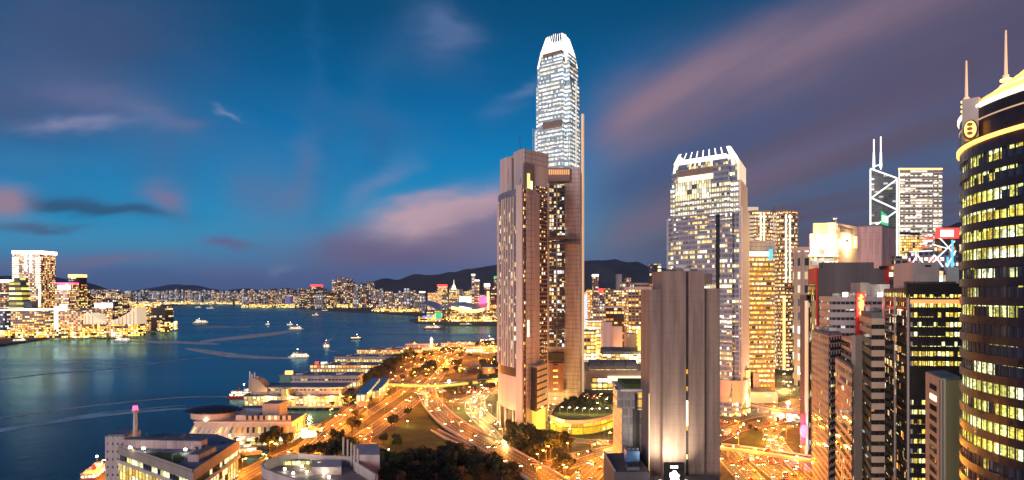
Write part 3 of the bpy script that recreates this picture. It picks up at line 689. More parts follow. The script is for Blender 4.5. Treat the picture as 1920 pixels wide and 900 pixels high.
# illuminated window screens near the top
q = scal(b1, .95, c1); panel(q[0], q[1], .12, .62, .2, Z(366, Y1), Z(330, Y1), 'lit_screen', 'w_one_lit', one)
q = scal(b1, .905, c1); panel(q[0], q[1], .14, .66, .3, Z(328, Y1), Z(318, Y1), 'lit_screen', 'shop_w', one); panel(q[0], q[1], .14, .66, .3, Z(316, Y1), Z(306, Y1), 'vent_panel', 'brown_metal', one)
q = scal(b1, .99, c1); panel(q[0], q[1], .70, .745, 1.0, 60, Z(400, Y1), 'dark_recess', 'glass', one)
q = scal(b1, 1.0, c1); panel(q[0], q[1], .12, .64, .7, Z(532, Y1), Z(512, Y1), 'plant_floor', 'concrete_dark', one)
q = scal(b1, 1.01, c1); panel(q[0], q[1], .30, .66, .5, Z(560, Y1), Z(536, Y1), 'lit_screen', 'w_one_lit', one)
# round stone podium at its foot
cxp, cyp = P(1370, 560)
pr = MB(); pr.cyl(cxp, cyp, Z(765, 520), Z(722, 520), 14, 15, 40)
tag(pr.build('podium', 'stone_lit'), 'round pink stone podium drum at the foot of the broad office tower', 'podium')
lb = MB().cyl(cxp+4, cyp+16, 4, Z(700, 540), 19, 19, 30)
tag(lb.build('glass_lobby', facade('lobby_glass', (.3, .25, .2, 1), 5, 9, 1, fu=.08, v0=.08, v1=.9, st=1.8, cols=GOLD)), 'tall lit glass lobby behind the round stone podium', 'lobby')

# ---- concrete slab tower close to the viewer
ys = 215
sl = mk('slab_tower', 'windowless brown concrete slab tower with one dark vertical slit', 'office tower', [P(1218, ys), P(1350, ys), P(1350, ys+18), P(1218, ys+18)])
M_['slab'] = facade('slab_concrete', (.31, .215, .18, 1), 4, 3.6, 0, fu=0, v0=2, v1=3, st=0, panel=3.6, wr=.7)
M_['slit'] = facade('slit_window', (.03, .02, .02, 1), 1.2, 2.0, .30, fu=.05, v0=.1, v1=.9, st=2.2, cols=GOLD, blk=1)
def fb(a, b, y0, y1, z0, z1, name, m, root): return MB().prism([P(a, y0), P(b, y0), (X(b, y0), y1), (X(a, y0), y1)], z0, z1, True, True).build(name, m, root)
fb(1218, 1244, ys+3, ys+18, 4, Z(543, ys), 'wing', 'slab', sl); fb(1319, 1350, ys+3, ys+18, 4, Z(541, ys), 'wing', 'slab', sl)
fb(1242.5, 1286.5, ys, ys+16, 4, Z(508, ys), 'main_slab', 'slab', sl); fb(1291.5, 1321, ys, ys+16, 4, Z(508, ys), 'main_slab', 'slab', sl)
fb(1286.4, 1291.6, ys+1.2, ys+14, 4, Z(512, ys), 'window_slit', 'slit', sl)
fb(1287, 1291, ys+.8, ys+1.1, Z(800, ys), Z(752, ys), 'stair_light', 'shop_w', sl)
fb(1217, 1218.5, ys+1.5, ys+2.5, 4, Z(740, ys), 'edge_strip', 'warm_lit', sl)
for a, b in ((1250, 1258), (1262, 1268), (1298, 1308)): fb(a, b, ys+4, ys+9, Z(508, ys)+.01, Z(504, ys), 'roof_plant', 'concrete_dark', sl)
# floodlit rooftop sign on the lower block in front of the slab
yy = 196
sg = mk('floodlit_sign', 'square black sign with a white emblem, floodlit against the slab tower', 'sign', [P(1245, yy), P(1283, yy)], z=Z(915, yy))
fb(1246, 1283, yy, yy+1, Z(912, yy), Z(868, yy), 'board', 'sign_black', sg)
e = MB()
pts = [(0, -.9), (.35, -.85), (.5, -.5), (.75, -.35), (.62, 0), (.8, .3), (.45, .55), (.28, .85), (-.1, .95), (-.38, .7), (-.7, .6), (-.72, .15), (-.5, -.1), (-.68, -.45), (-.4, -.8)]
cx_, cz_ = X(1264.5, yy), Z(896, yy)
for r in (1,): e.poly([(cx_+px*2.2, yy-.06, cz_+pz*2.6) for px, pz in pts])
e.build('emblem', 'sign_white', sg)
e = MB(); 
for k in range(5): e.box(X(1257+k*3, yy), yy-.08, Z(878, yy), X(1259+k*3, yy), yy-.03, Z(873, yy))
e.build('lettering', 'sign_white', sg)
MB().box(X(1246, yy), yy+1.0, Z(930, yy), X(1249, yy), yy+1.6, Z(912, yy)).box(X(1280, yy), yy+1.0, Z(930, yy), X(1283, yy), yy+1.6, Z(912, yy)).build('bracket', 'dark_metal', sg)
for q in (1250, 1278, 1300):
    ld = bpy.data.lights.new('flood', 'SPOT'); ld.energy = 16000; ld.color = (1, .86, .6); ld.spot_size = radians(85); ld.spot_blend = .9; ld.shadow_soft_size = .6
    lo = bpy.data.objects.new('flood_beam', ld); C.objects.link(lo); lo.parent = sg; o = ORG[sg.name]
    lo.location = (X(q, yy)-o[0], yy+9-o[1], Z(925, yy)+3-o[2]); lo.rotation_euler = Vector((0, .72, .7)).to_track_quat('-Z', 'Y').to_euler()
    MB().obox(X(q, yy), yy+8.2, Z(925, yy)+.6, 1.2, .9, .9).build('flood_lamp', 'lamp_white', sg)
lowb = [P(1205, 190), P(1345, 190), P(1345, 212), P(1205, 212)]
tag(MB().prism(lowb, 4, Z(925, 190)-1).build('podium_block', 'concrete_dark'), 'dark podium block carrying the floodlit sign', 'building')

clutter(sl, [P(1246, ys+2), P(1318, ys+2), P(1318, ys+14), P(1246, ys+14)], Z(508, ys), 9, 4)
# ---- grey block beside the slab with blue rooftop plant
yg = 232
gb = mk('office_block', 'grey tiled office block with a dark vertical recess next to the slab tower', 'office block', [P(1160, yg), P(1218, yg), P(1218, yg+20), P(1160, yg+20)])
M_['tile_grey'] = facade('tile_grey', (.26, .25, .27, 1), 2.6, 3.4, .06, fu=.1, v0=.12, v1=.9, st=1.4, glass=(.14, .12, .13, 1), rough=.35)
fb(1166, 1219, yg, yg+20, 4, Z(733, yg), 'wall', 'tile_grey', gb); fb(1187, 1199, yg-.5, yg+1, 4, Z(738, yg), 'recess', 'dark_metal', gb)
fb(1157, 1190, yg-1, yg+8, Z(765, yg), Z(730, yg), 'upper_box', 'tile_grey', gb); fb(1196, 1219, yg-.8, yg+4, Z(768, yg), Z(735, yg), 'lit_bay', facade('lit_bay', (.3, .25, .2, 1), 2.5, 3.4, .6, fu=.1, v0=.1, v1=.9, st=1.2, cols=GOLD, glass=(.2, .16, .1, 1)), gb)
fb(1164, 1219, yg-1.4, yg+20.5, Z(732.9, yg), Z(729, yg), 'cornice', 'concrete_pale', gb)
fb(1172, 1219, yg+2, yg+19, Z(729, yg)+.02, Z(722, yg), 'roof_garden', 'grass', gb)
lw = mk('rooftop_block', 'lower dark roof terrace with plant rooms beside the slab tower', 'building', [P(1150, 205), P(1219, 205), P(1219, 228), P(1150, 228)])
fb(1152, 1219, 205, 229, 4, Z(885, 205), 'wall', 'concrete_dark', lw); fb(1152, 1154.5, 205, 229, Z(885, 205), Z(880, 205), 'parapet', 'roof_blue_grey', lw)
cu = mk('cooling_unit', 'blue louvred cooling unit on the dark roof terrace', 'cooling unit', [P(1175, 214), P(1200, 214)], z=Z(885, 205))
fb(1175, 1199, 214, 219, Z(868, 205)-3, Z(846, 214), 'casing', flat('blue_casing', (.08, .2, .42, 1), .5, var=.15), cu)
for k in range(3): fb(1177+k*7.5, 1182.5+k*7.5, 215, 218, Z(846, 214)+.01, Z(842, 214), 'fan_cowl', 'roof_grey', cu)
fb(1174, 1200, 213.6, 214, Z(868, 214), Z(866, 214), 'frame_rail', 'dark_metal', cu)
cu = mk('cooling_unit', 'grey cooling unit with a pale base on the dark roof terrace', 'cooling unit', [P(1175, 207), P(1200, 207)], z=Z(885, 205))
fb(1176, 1199, 207, 211, Z(888, 207), Z(876, 207), 'casing', 'grey_metal', cu)
for k in range(3): fb(1178+k*7.2, 1183+k*7.2, 208, 210.6, Z(876, 207)+.01, Z(872, 207), 'fan_cowl', 'dark_metal', cu)
# ================================================================ THE EASTERN BLOCK, NEAR
# ---- round tower with a luminous crown
yr = 176.0; th = radians(36.1); dR = 184.0; rR = 34.0; ang = th+math.asin(rR/dR)
cR = (dR*sin(ang), dR*cos(ang))
def circ(r, n=96, a0=0): return [(cR[0]+r*cos(2*pi*i/n+a0), cR[1]+r*sin(2*pi*i/n+a0)) for i in range(n)]
M_['w_round'] = facade('w_round', (.12, .1, .1, 1), 1.85, 4.0, .86, fu=.06, st=1.9, cols=LIME, vs=1, blk=7, glass=(.03, .035, .05, 1), detail=.65)
M_['w_round_dim'] = facade('w_round_dim', (.12, .1, .1, 1), 1.85, 4.0, .22, fu=.07, st=.9, cols=LIME, vs=1, blk=5, glass=(.03, .035, .06, 1), detail=.7)
M_['w_round_half'] = facade('w_round_half', (.12, .1, .1, 1), 1.85, 4.0, .5, fu=.06, st=1.6, cols=LIME, vs=1, blk=4, glass=(.03, .035, .06, 1), detail=.75)
M_['spandrel'] = flat('bronze_spandrel', (.05, .03, .03, 1), .3, .3, var=.25, scale=.15)
rd = thing('round_tower', 'cylindrical office tower with bright yellow windows and a glowing stepped crown', 'office tower', (cR[0], cR[1], 4))
# storeys measured from the neon ring downwards
zn = Z(296, 149); fh = 4.05; nf = 38; w = MB()
lev = [2, 2, 3, 3, 3, 3, 2, 1, 2, 1, 1, 2, 3, 3, 3, 3, 1, 1, 2, 2, 2, 3, 2, 2]
for k in range(nf):
    zt_ = zn-3.0-k*fh
    if zt_-fh < 4: break
    lv = lev[k] if k < len(lev) else random.choice((1, 2, 3)); m = {0: 'w_round_dim', 1: 'w_round_dim', 2: 'w_round_half', 3: 'w_round'}[lv]
    MB().prism(circ(rR-.5), zt_-2.3, zt_+.02, False).build('window_band', m, rd)
    w.prism(circ(rR), zt_-fh, zt_-2.3, True, True)
w.prism(circ(rR), zn-3, zn+7, True, True); w.build('wall', 'spandrel', rd)
mu = MB()
for k, p in enumerate(circ(rR-.25, 116)):
    if 150 < math.degrees(2*pi*k/116) < 300: mu.obox(p[0], p[1], 20, .16, .3, zn-23-0, 2*pi*k/116, False)
mu.build('mullions', 'dark_metal', rd)
pf = 2*pi*.62
for aa in (.598, .615, .66):
    q = (cR[0]+(rR+.2)*cos(2*pi*aa), cR[1]+(rR+.2)*sin(2*pi*aa)); MB().obox(q[0], q[1], 4, .6, .6, zn-1, 2*pi*aa, False).build('facade_fin', 'grey_metal', rd)
M_['drum_gold'] = glow('floodlit_drum', S(255, 176, 84), 1.8, base=(.5, .4, .3, 1))
def ring(r, rw, z0, h, name, m, n=96):
    o, i = circ(r, n), circ(r-rw, n); b = MB()
    for k in range(n):
        j = (k+1) % n
        b.poly([(*o[k], z0), (*o[j], z0), (*o[j], z0+h), (*o[k], z0+h)]); b.poly([(*i[j], z0), (*i[k], z0), (*i[k], z0+h), (*i[j], z0+h)])
        b.poly([(*o[k], z0+h), (*o[j], z0+h), (*i[j], z0+h), (*i[k], z0+h)]); b.poly([(*i[k], z0), (*i[j], z0), (*o[j], z0), (*o[k], z0)])
    return b.build(name, m, rd)
ring(rR+.55, .7, zn-.4, .8, 'neon_ring', 'neon_orange')
ring(rR+.1, .8, zn+4.4, .3, 'trim_ring', 'warm_lit')
for k in range(3):
    ring(rR+.4-k*4.0, 1.3, zn+7.3+k*2.9, .55, 'crown_ring', 'crown_white'); ring(rR-.4-k*4.0, .6, zn+8.2+k*2.9, .35, 'crown_rim', 'crown_gold')
    MB().prism(circ(rR-2.4-k*4.0), zn+7+k*2.9, zn+10.2+k*2.9, True).build('crown_drum', 'drum_gold', rd)
# pier with the round emblem and the two masts
def rpos(px, Y): return P(px, Y)
q = P(1823, 134.5); sgn = MB().obox(q[0], q[1], zn+1, 3.6, 3, 8.5, .75); sgn.build('emblem_pier', 'concrete_pale', rd)
def disc(cx, cy, cz, r, ang, m, name, root, th=.5, sq=1.0):
    b = MB(); n = 28; d = Vector((sin(ang), -cos(ang), 0)); s_ = Vector((cos(ang), sin(ang), 0)); c = Vector((cx, cy, cz))
    f = [c+d*th+s_*(r*sq*cos(2*pi*i/n))+Vector((0, 0, r*sin(2*pi*i/n))) for i in range(n)]; g = [p-d*th*2 for p in f]
    b.poly(f)
    for i in range(n): j = (i+1) % n; b.poly([f[i], g[i], g[j], f[j]])
    return b.build(name, m, root)
zc_ = Z(250, 133)+.7
em = disc(q[0]-1.6, q[1]-1.7, zc_, 2.1, -.72, 'sign_black', 'emblem_rim', rd, .5, .62); 
em = disc(q[0]-1.9, q[1]-2.0, zc_, 1.75, -.72, 'neon_orange', 'emblem_disc', rd, .6, .6)
M_['emblem_dark'] = flat('emblem_bronze', (.35, .14, .02, 1), .5)
for k in (-1, 0, 1): disc(q[0]-2.3, q[1]-2.4, zc_+k*.95, .34, -.72, 'emblem_dark', 'emblem_figure', rd, .5, 1.5)
def mast(px, Y, y0, y1, label):
    x_, y_ = P(px, Y); t = thing('antenna_mast', label, 'mast', (x_, y_, Z(y1, Y)))
    z0, z1 = Z(y1, Y), Z(y0, Y); L = z1-z0
    MB().cyl(x_, y_, z0, z0+L*.38, .75, .55, 10).build('lower_tube', 'warm_lit', t); MB().cyl(x_, y_, z0+L*.38, z1, .32, .16, 8).build('spire', 'warm_lit', t)
    for k in range(4): MB().cyl(x_, y_, z0+L*(.06+.08*k), z0+L*(.06+.08*k)+.35, 1.05, 1.05, 12).build('collar', 'crown_gold', t)
mast(1812, 139, 114, 225, 'shorter thin lit mast on the crown edge of the cylindrical tower')
mast(1886, 132, 57, 192, 'taller thin lit mast rising over the crown of the cylindrical tower')

# ---- generic corner-view tower
def tower(name, label, A, B, Cc, ytop, win, wall, fh=4, wh=.55, zb=4, cat='office tower', rec=.3, fin=None, nch=0):
    p = quad(A, B, Cc); r = mk(name, label, cat, p); zt = Z(ytop, B[1])
    floors(r, p if not nch else notch(p, nch), zb, zt, fh, wh, win, wall, rec=rec)
    if fin: fins(r, p, zb, zt, fin, .18, .35, wall, edges=(0, 1))
    return r, p, zt
M_['w_dark'] = facade('w_dark', (.06, .045, .04, 1), 1.5, 3.9, .62, fu=.1, st=1.9, cols=(S(240, 190, 60), S(246, 226, 110), S(240, 250, 190)), vs=1, blk=14, glass=(.03, .03, .035, 1), detail=.6)
M_['w_mirror'] = facade('w_mirror', (.1, .08, .06, 1), 1.5, 3.9, .22, fu=.04, st=1.3, cols=WARM, vs=1, blk=3, glass=(.05, .045, .04, 1), detail=.8, rough=.04)
M_['bronze'] = flat('bronze_cladding', (.035, .024, .02, 1), .5, .1, var=.25)
r2, p2, zt2 = tower('office_tower', 'dark bronze office tower with rows of yellow lit windows beside the cylindrical tower', (1658, 292), (1706, 245), (1806, 243), 540, 'w_dark', 'bronze', 3.9, .5, fin=3.0)
# mirror glass skin on its street side
a, b = p2[0], p2[1]
for k in range(26):
    z0 = zt2-12-k*3.9
    panel(a, b, .02, .98, .35, z0, z0+3.0, 'mirror_band', 'w_mirror', r2)
for t in (.02, .5, .98): panel(a, b, t-.012, t+.012, .8, 4, zt2-4, 'facade_fin', 'concrete_pale', r2)
panel(b, p2[2], 0, 1, .5, zt2-6.2, zt2-4.6, 'cornice_light', 'amber', r2)
panel(b, p2[2], -.08, 1, .9, zt2-2.6, zt2+1.8, 'parapet', 'bronze', r2)
panel(b, p2[2], 0, 1, .45, Z(745, 245), Z(692, 245), 'plant_floor', 'bronze', r2)
fb(1711, 1760, 262, 275, zt2, Z(492, 262), 'stair_tower', 'concrete_pink', r2); fb(1715, 1755, 261.6, 262.1, Z(531, 262), Z(515, 262), 'louvre_panel', 'concrete_pale', r2)
fb(1736, 1746, 261.4, 262, Z(500, 262), Z(497, 262), 'vent', 'sign_black', r2)
fb(1760, 1777, 264, 276, zt2, Z(508, 264), 'plant_room', 'w_brown', r2); fb(1776, 1798, 258, 259, zt2, Z(501, 258), 'hoarding', 'white_paint', r2)
for k in range(9): fb(1700+k*11, 1705+k*11, 246, 248, zt2+1.8, zt2+2.6, 'roof_vent', 'concrete_dark', r2)

clutter(r2, p2, zt2, 16, 3)
# ---- narrow blank concrete block in front
M_['f_small'] = facade('f_small_windows', (.42, .36, .33, 1), 3.1, 3.2, .28, fu=.28, v0=.3, v1=.72, st=1.2, cols=GOLD, blk=1, detail=.5)
r3 = mk('apartment_block', 'narrow concrete block with a blank olive wall and one column of small windows', 'apartment block', quad((1737, 205), (1766, 188), (1803, 190)))
q3 = quad((1737, 205), (1766, 188), (1803, 190)); z3 = Z(714, 188)
MB().prism(q3, 4, z3).build('wall', 'olive', r3)
panel(q3[0], q3[1], 0, 1, .25, 4, z3+.6, 'window_wall', 'concrete_pale', r3)
for k in range(22):
    z0 = z3-4-k*3.3
    if z0 < 20: break
    panel(q3[0], q3[1], .32, .74, .42, z0, z0+1.7, 'window', random.choice(('glass', 'glass', 'w_dark', 'glass', 'shop_w')), r3, back=.1)
panel(q3[1], q3[2], 0, .06, .3, 4, z3+.3, 'corner_strip', 'concrete', r3)
MB().prism(inset(q3, .6), z3, z3+.9).build('roof', 'roof_blue_grey', r3)

# ---- striped tower
M_['w_strip'] = facade('w_strip', (.05, .04, .04, 1), 2.2, 4.0, .12, fu=.06, st=1.2, cols=GOLD, vs=1, blk=2, glass=(.02, .018, .02, 1), detail=.5)
M_['stripe_wall'] = flat('stripe_wall', (.62, .48, .37, 1), .6, var=.1, scale=.1)
r4, p4, zt4 = tower('office_tower', 'beige and black striped tower beneath the red neon sign', (1611, 300), (1634, 262), (1659, 262), 597, 'w_strip', 'stripe_wall', 4.5, .42)
MB().prism(inset(p4, 3), zt4, zt4+2.5).build('roof', 'roof_grey', r4)
# ---- white wide office behind
M_['w_white'] = facade('w_white', (.4, .36, .36, 1), 2.4, 4.2, .2, fu=.06, st=1.3, cols=COOL, vs=1, blk=2, glass=(.03, .025, .03, 1))
M_['pale_wall'] = flat('pale_wall', (.50, .43, .43, 1), .6, var=.08, scale=.1)
r5, p5, zt5 = tower('office_block', 'wide pale office block with ribbon windows and white roof floodlights', (1536, 372), (1556, 338), (1662, 336), 556, 'w_white', 'pale_wall', 4.3, .38)
for qx in (1585, 1614, 1650):
    MB().obox(X(qx, 340), 340, zt5, 1.6, 1.6, 2.2).build('flood_lamp', 'lamp_white', r5)
fb(1613, 1631, 352, 362, zt5, Z(530, 352), 'plant_room', 'concrete', r5); fb(1650, 1668, 350, 360, zt5, Z(533, 350), 'water_tank', 'white_paint', r5)
fb(1560, 1600, 345, 346, zt5, Z(550, 345), 'railing', 'dark_metal', r5)
clutter(r5, p5, zt5, 16, 5); clutter(r4, p4, zt4+2.5, 7, 6, keep=.4)
# red neon sign
sx, sy = P(1614, 300); rs = thing('neon_sign', 'tall glowing red neon sign on the roof edge of the wide pale office block', 'sign', (sx, 300, Z(596, 300)))
MB().box(X(1606, 300), 300.2, Z(640, 300), X(1622, 300), 301, Z(548, 300)).build('backing', 'red_paint', rs)
e = MB(); 
for (x0, y0, x1, y1) in ((1614, 552, 1614, 590), (1609, 560, 1618, 556), (1610, 575, 1619, 570), (1611, 586, 1617, 592), (1611, 566, 1614, 580), (1617, 563, 1616, 582)):
    e.bar((X(x0, 300), 299.8, Z(y0, 300)), (X(x1, 300), 299.8, Z(y1, 300)), .9, .4)
e.build('strokes', 'neon_orange', rs)
MB().box(X(1607, 300), 299.95, Z(594, 300), X(1621, 300), 300.15, Z(550, 300)).build('glow_panel', 'neon_red', rs)
MB().box(X(1608, 300), 300.2, 90, X(1620, 300), 301.5, Z(640, 300)).build('support', 'dark_metal', rs)
ld = bpy.data.lights.new('neon', 'POINT'); ld.energy = 9000; ld.color = (1, .1, .06); ld.shadow_soft_size = 2; lo = bpy.data.objects.new('neon_light', ld); C.objects.link(lo); lo.parent = rs; lo.location = (0, -4, 6)

# ---- small square window tower
M_['f_punched'] = facade('f_punched', (.5, .42, .36, 1), 3.0, 3.6, .1, fu=.22, v0=.3, v1=.8, st=1.4, cols=GOLD, blk=1, detail=.3)
p6 = quad((1522, 345), (1553, 302), (1580, 312)); z6 = Z(630, 302)
r6 = mk('office_tower', 'pale tower with a dense grid of small square windows', 'office tower', p6)
MB().prism(p6, 4, z6).build('wall', 'f_punched', r6)
for k in range(40):
    z0 = z6-3.6-k*3.7
    if z0 < 6: break
    panel(p6[1], p6[2], .12, .97, .3, z0, z0+1.6, 'window_band', 'w_strip', r6)
MB().prism(inset(p6, 2), z6, z6+1.2).build('roof', 'roof_grey', r6)
clutter(r6, p6, z6+1.2, 8, 7)
# ---- glass block and concrete pier
r7, p7, zt7 = tower('office_tower', 'glass fronted tower with a tall blank pale pier at its corner', (1577, 300), (1601, 268), (1613, 270), 640, 'w_mirror', 'stripe_wall', 3.9, .6)
panel(p7[1], p7[2], -.05, 1, .9, 4, zt7+2.6, 'corner_pier', 'concrete', r7)
r7b, p7b, zt7b = tower('office_block', 'lower glass office block glowing gold in front of the pale pier', (1566, 292), (1597, 252), (1601, 258), 692, 'w_mirror', 'stripe_wall', 3.9, .55)
MB().prism(inset(p7b, 1), zt7b, zt7b+1).build('roof', 'roof_grey', r7b)
# ---- slim black slab with pink sign
p8 = [P(1500, 425), P(1512, 420), P(1516, 445), P(1503, 452)]; z8 = Z(553, 420)
r8 = mk('slab_tower', 'slim black slab tower with a white lit edge and a pink sign near its base', 'office tower', p8)
MB().prism(p8, 4, z8).build('wall', 'concrete_dark', r8); panel(p8[1], p8[2], 0, .4, .8, 4, z8-4, 'edge_light', 'warm_lit', r8)
MB().prism([P(1516, 432), P(1530, 418), P(1532, 440), P(1518, 450)], 4, Z(560, 420)).build('glass_wing', facade('glass_wing', (.1, .1, .1, 1), 2, 4, .25, fu=.05, v0=.1, v1=.9, st=1.0, cols=COOL, glass=(.06, .09, .08, 1)), r8)
disc(X(1506, 418), 417.5, Z(808, 418), 4.6, 0, 'neon_pink', 'round_sign', r8, .5, .5); MB().box(X(1502, 418), 418.2, Z(835, 418), X(1511, 418), 419, Z(775, 418)).build('sign_box', 'neon_red_dim', r8) if not M_.update({'neon_red_dim': glow('neon_red_dim', S(190, 10, 30), .7)}) else None
ld = bpy.data.lights.new('neon', 'POINT'); ld.energy = 60000; ld.color = (1, .15, .35); ld.shadow_soft_size = 2; lo = bpy.data.objects.new('neon_light', ld); C.objects.link(lo); lo.parent = r8; o = ORG[r8.name]; lo.location = (X(1506, 410)-o[0], 410-o[1], Z(808, 418)-4)
# ---- dark grey blank building
p9 = quad((1516, 440), (1531, 402), (1664, 400)); z9 = Z(503, 402)
r9 = mk('blank_building', 'dark grey building with a blank windowless wall and a red side', 'building', p9)
MB().prism(p9, 4, z9).build('wall', 'concrete_dark', r9)
panel(p9[1], p9[2], .09, .81, 0, z9, Z(492, 402), 'parapet', 'concrete_dark', r9, back=-6)
panel(p9[0], p9[1], .02, .98, .5, Z(530, 402), z9+.5, 'red_panel', 'red_paint', r9); panel(p9[0], p9[1], .02, .98, .4, 20, Z(532, 402), 'glazing', 'w_mirror', r9)
panel(p9[1], p9[2], 0, .012, .7, 20, z9+.4, 'red_edge', 'red_paint', r9)
fb(1660, 1667, 399, 400, Z(531, 400), Z(497, 400), 'red_ladder', 'red_paint', r9)
MB().box(X(1648, 399), 396, Z(503, 400), X(1658, 399), 399, Z(499, 400)).build('camera_housing', 'dark_metal', r9)

# ---- floodlit stepped building
Yd = 600
pd_ = [P(1517, Yd), P(1572, Yd-6), P(1608, Yd+26), P(1552, Yd+34)]
M_['flood_stone'] = glow('floodlit_cream', S(255, 196, 120), .10, base=(.6, .48, .36, 1))  # stone also glows faintly itself, flood light put into the material
dc = mk('stepped_tower', 'cream stone tower with a brightly floodlit stepped top', 'office tower', pd_)
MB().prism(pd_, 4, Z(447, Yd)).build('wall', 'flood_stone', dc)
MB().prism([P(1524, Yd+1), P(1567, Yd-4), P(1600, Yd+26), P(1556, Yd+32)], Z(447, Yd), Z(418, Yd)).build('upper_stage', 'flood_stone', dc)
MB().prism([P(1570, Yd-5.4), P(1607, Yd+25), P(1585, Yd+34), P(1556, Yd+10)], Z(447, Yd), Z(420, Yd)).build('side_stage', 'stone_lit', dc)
fb(1526, 1566, Yd-2.4, Yd-1.6, Z(440, Yd), Z(419, Yd), 'floodlit_panel', glow('panel_glow', S(255, 214, 120), 1.3), dc)
for a_ in (1530, 1551): fb(a_, a_+7, Yd-3.6, Yd-2.2, Z(455, Yd), Z(438, Yd), 'lit_niche', 'crown_gold', dc)
fb(1538, 1551, Yd-3.2, Yd-2.2, Z(462, Yd), Z(452, Yd), 'lit_niche', 'crown_gold', dc)
for a_ in (1519, 1564): fb(a_, a_+6, Yd-7, Yd-5, Z(478, Yd), Z(440, Yd), 'buttress', 'stone_lit', dc)
fb(1537, 1553, Yd-4.5, Yd-2.3, Z(480, Yd), Z(466, Yd), 'window_group', 'w_brown', dc)
fb(1522, 1564, Yd-7, Yd-5, Z(498, Yd), Z(482, Yd), 'glazed_gallery', 'w_one', dc); fb(1516, 1573, Yd-8, Yd-3, Z(482, Yd), Z(478, Yd), 'cornice', 'flood_stone', dc)
a, b = pd_[1], pd_[2]
panel(a, b, .05, .72, .3, Z(436, Yd), Z(428, Yd), 'vent', 'brown_metal', dc)
for ya in (448, 461, 477): panel(a, b, .36, .5, .3, Z(ya+5, Yd), Z(ya, Yd), 'window', 'shop_w' if ya > 450 else 'glass', dc)
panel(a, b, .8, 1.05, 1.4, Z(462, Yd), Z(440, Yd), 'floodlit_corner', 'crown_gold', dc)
MB().bar((a[0]+4, a[1]+10, Z(420, Yd)), (a[0]+2, a[1]+10, Z(410, Yd)), .6).cyl(a[0]+2, a[1]+10, Z(411, Yd), Z(408, Yd), 1.4, 2.2, 12).build('satellite_dish', 'white_paint', dc)
for (qx, qy, qz, en) in ((1545, Yd-22, 432, 90000), (1530, Yd-14, 462, 36000), (1562, Yd-14, 462, 36000), (1600, Yd+4, 455, 60000)):
    ld = bpy.data.lights.new('flood', 'POINT'); ld.energy = en; ld.color = (1, .72, .36); ld.shadow_soft_size = 1; lo = bpy.data.objects.new('flood_beam', ld); C.objects.link(lo); lo.parent = dc; o = ORG[dc.name]; lo.location = (X(qx, qy)-o[0], qy-o[1], Z(qz, qy)-o[2])
# ---- pink blank tower with rounded corner
Yp = 545; pts = [P(1607, Yp+6), P(1652, Yp)]
cx_, cy__ = P(1660, Yp+5)
for k in range(9): t = -pi/2+k/8*pi/2*.85; pts.append((X(1652, Yp)+sin(k/8*pi/2)*X(968, Yp), Yp+(1-cos(k/8*pi/2))*5))
pts += [P(1680, Yp+26), P(1620, Yp+34)]
pk = mk('blank_tower', 'pink tiled tower with a blank wall and rounded corner', 'tower', pts)
M_['pink_tile'] = facade('pink_tile', (.56, .36, .34, 1), 4, 4, 0, fu=0, v0=2, v1=3, st=0, panel=6, wr=.5)
MB().prism(pts, 4, Z(424, Yp)).build('wall', 'pink_tile', pk); MB().prism(inset(pts, 1.5), Z(424, Yp), Z(421, Yp)).build('roof', 'roof_grey', pk)
# green rooftop screen
gs = thing('billboard', 'green and white lit rooftop billboard in front of the zigzag braced tower', 'billboard', (*P(1657, 560), Z(424, 545)))
a, b = P(1652, 556), P(1665, 572)
MB().prism([a, b, (b[0]+.6, b[1]+.5), (a[0]+.6, a[1]+.5)], Z(421, 560), Z(398, 560), z1s=[Z(396, 560), Z(402, 560), Z(402, 560), Z(396, 560)]).build('screen', 'neon_green', gs)
MB().prism([(a[0]+1.5, a[1]+1), (b[0]-1, b[1]-2), (b[0]-1.2, b[1]-2.4), (a[0]+1.3, a[1]+.4)], Z(416, 560), Z(404, 560), True, True).build('white_mark', 'neon_white', gs)
MB().box(a[0], a[1]+1, Z(424, 545), a[0]+.8, a[1]+1.8, Z(419, 560)).box(b[0]-.8, b[1], Z(424, 545), b[0], b[1]+.8, Z(419, 560)).build('frame', 'dark_metal', gs)

# ---- braced tower with two masts
Yb = 950
bo = mk('braced_tower', 'dark glass tower outlined by white zigzag light lines with two masts', 'skyscraper', quad((1631, Yb), (1683, Yb-15), (1700, Yb+30)))
qb = quad((1631, Yb), (1683, Yb-15), (1700, Yb+30))
M_['f_boc'] = facade('f_boc', (.08, .09, .1, 1), 6, 4, .24, fu=.02, v0=.15, v1=.85, st=1.0, cols=COOL, glass=(.05, .06, .07, 1), blk=3, detail=.3)
MB().prism(qb, 4, 0, z1s=[Z(317, Yb), Z(334, Yb), Z(334, Yb), Z(317, Yb)]).build('wall', 'f_boc', bo)
def lb_(x0, y0, x1, y1, w=2.0, m='neon_white', root=bo, Y=Yb-17, name='light_line'):
    return MB().bar((X(x0, Y), Y, Z(y0, Y)), (X(x1, Y), Y, Z(y1, Y)), w, 1.2).build(name, m, root)
for l in ((1632, 317, 1632, 470), (1682, 334, 1682, 500), (1632, 316, 1682, 334), (1682, 336, 1634, 371), (1634, 371, 1682, 393), (1682, 395, 1634, 428), (1634, 428, 1682, 452), (1682, 454, 1634, 488), (1638, 312, 1654, 308)):
    lb_(*l)
for px, y0 in ((1638.5, 261), (1651.5, 256)):
    lb_(px, y0, px, 318, 1.6, 'neon_white', name='mast')
    MB().cyl(X(px, Yb-17), Yb-17, Z(318, Yb), Z(290, Yb), 2.0, 1.4, 8).build('mast_base', 'neon_white', bo)
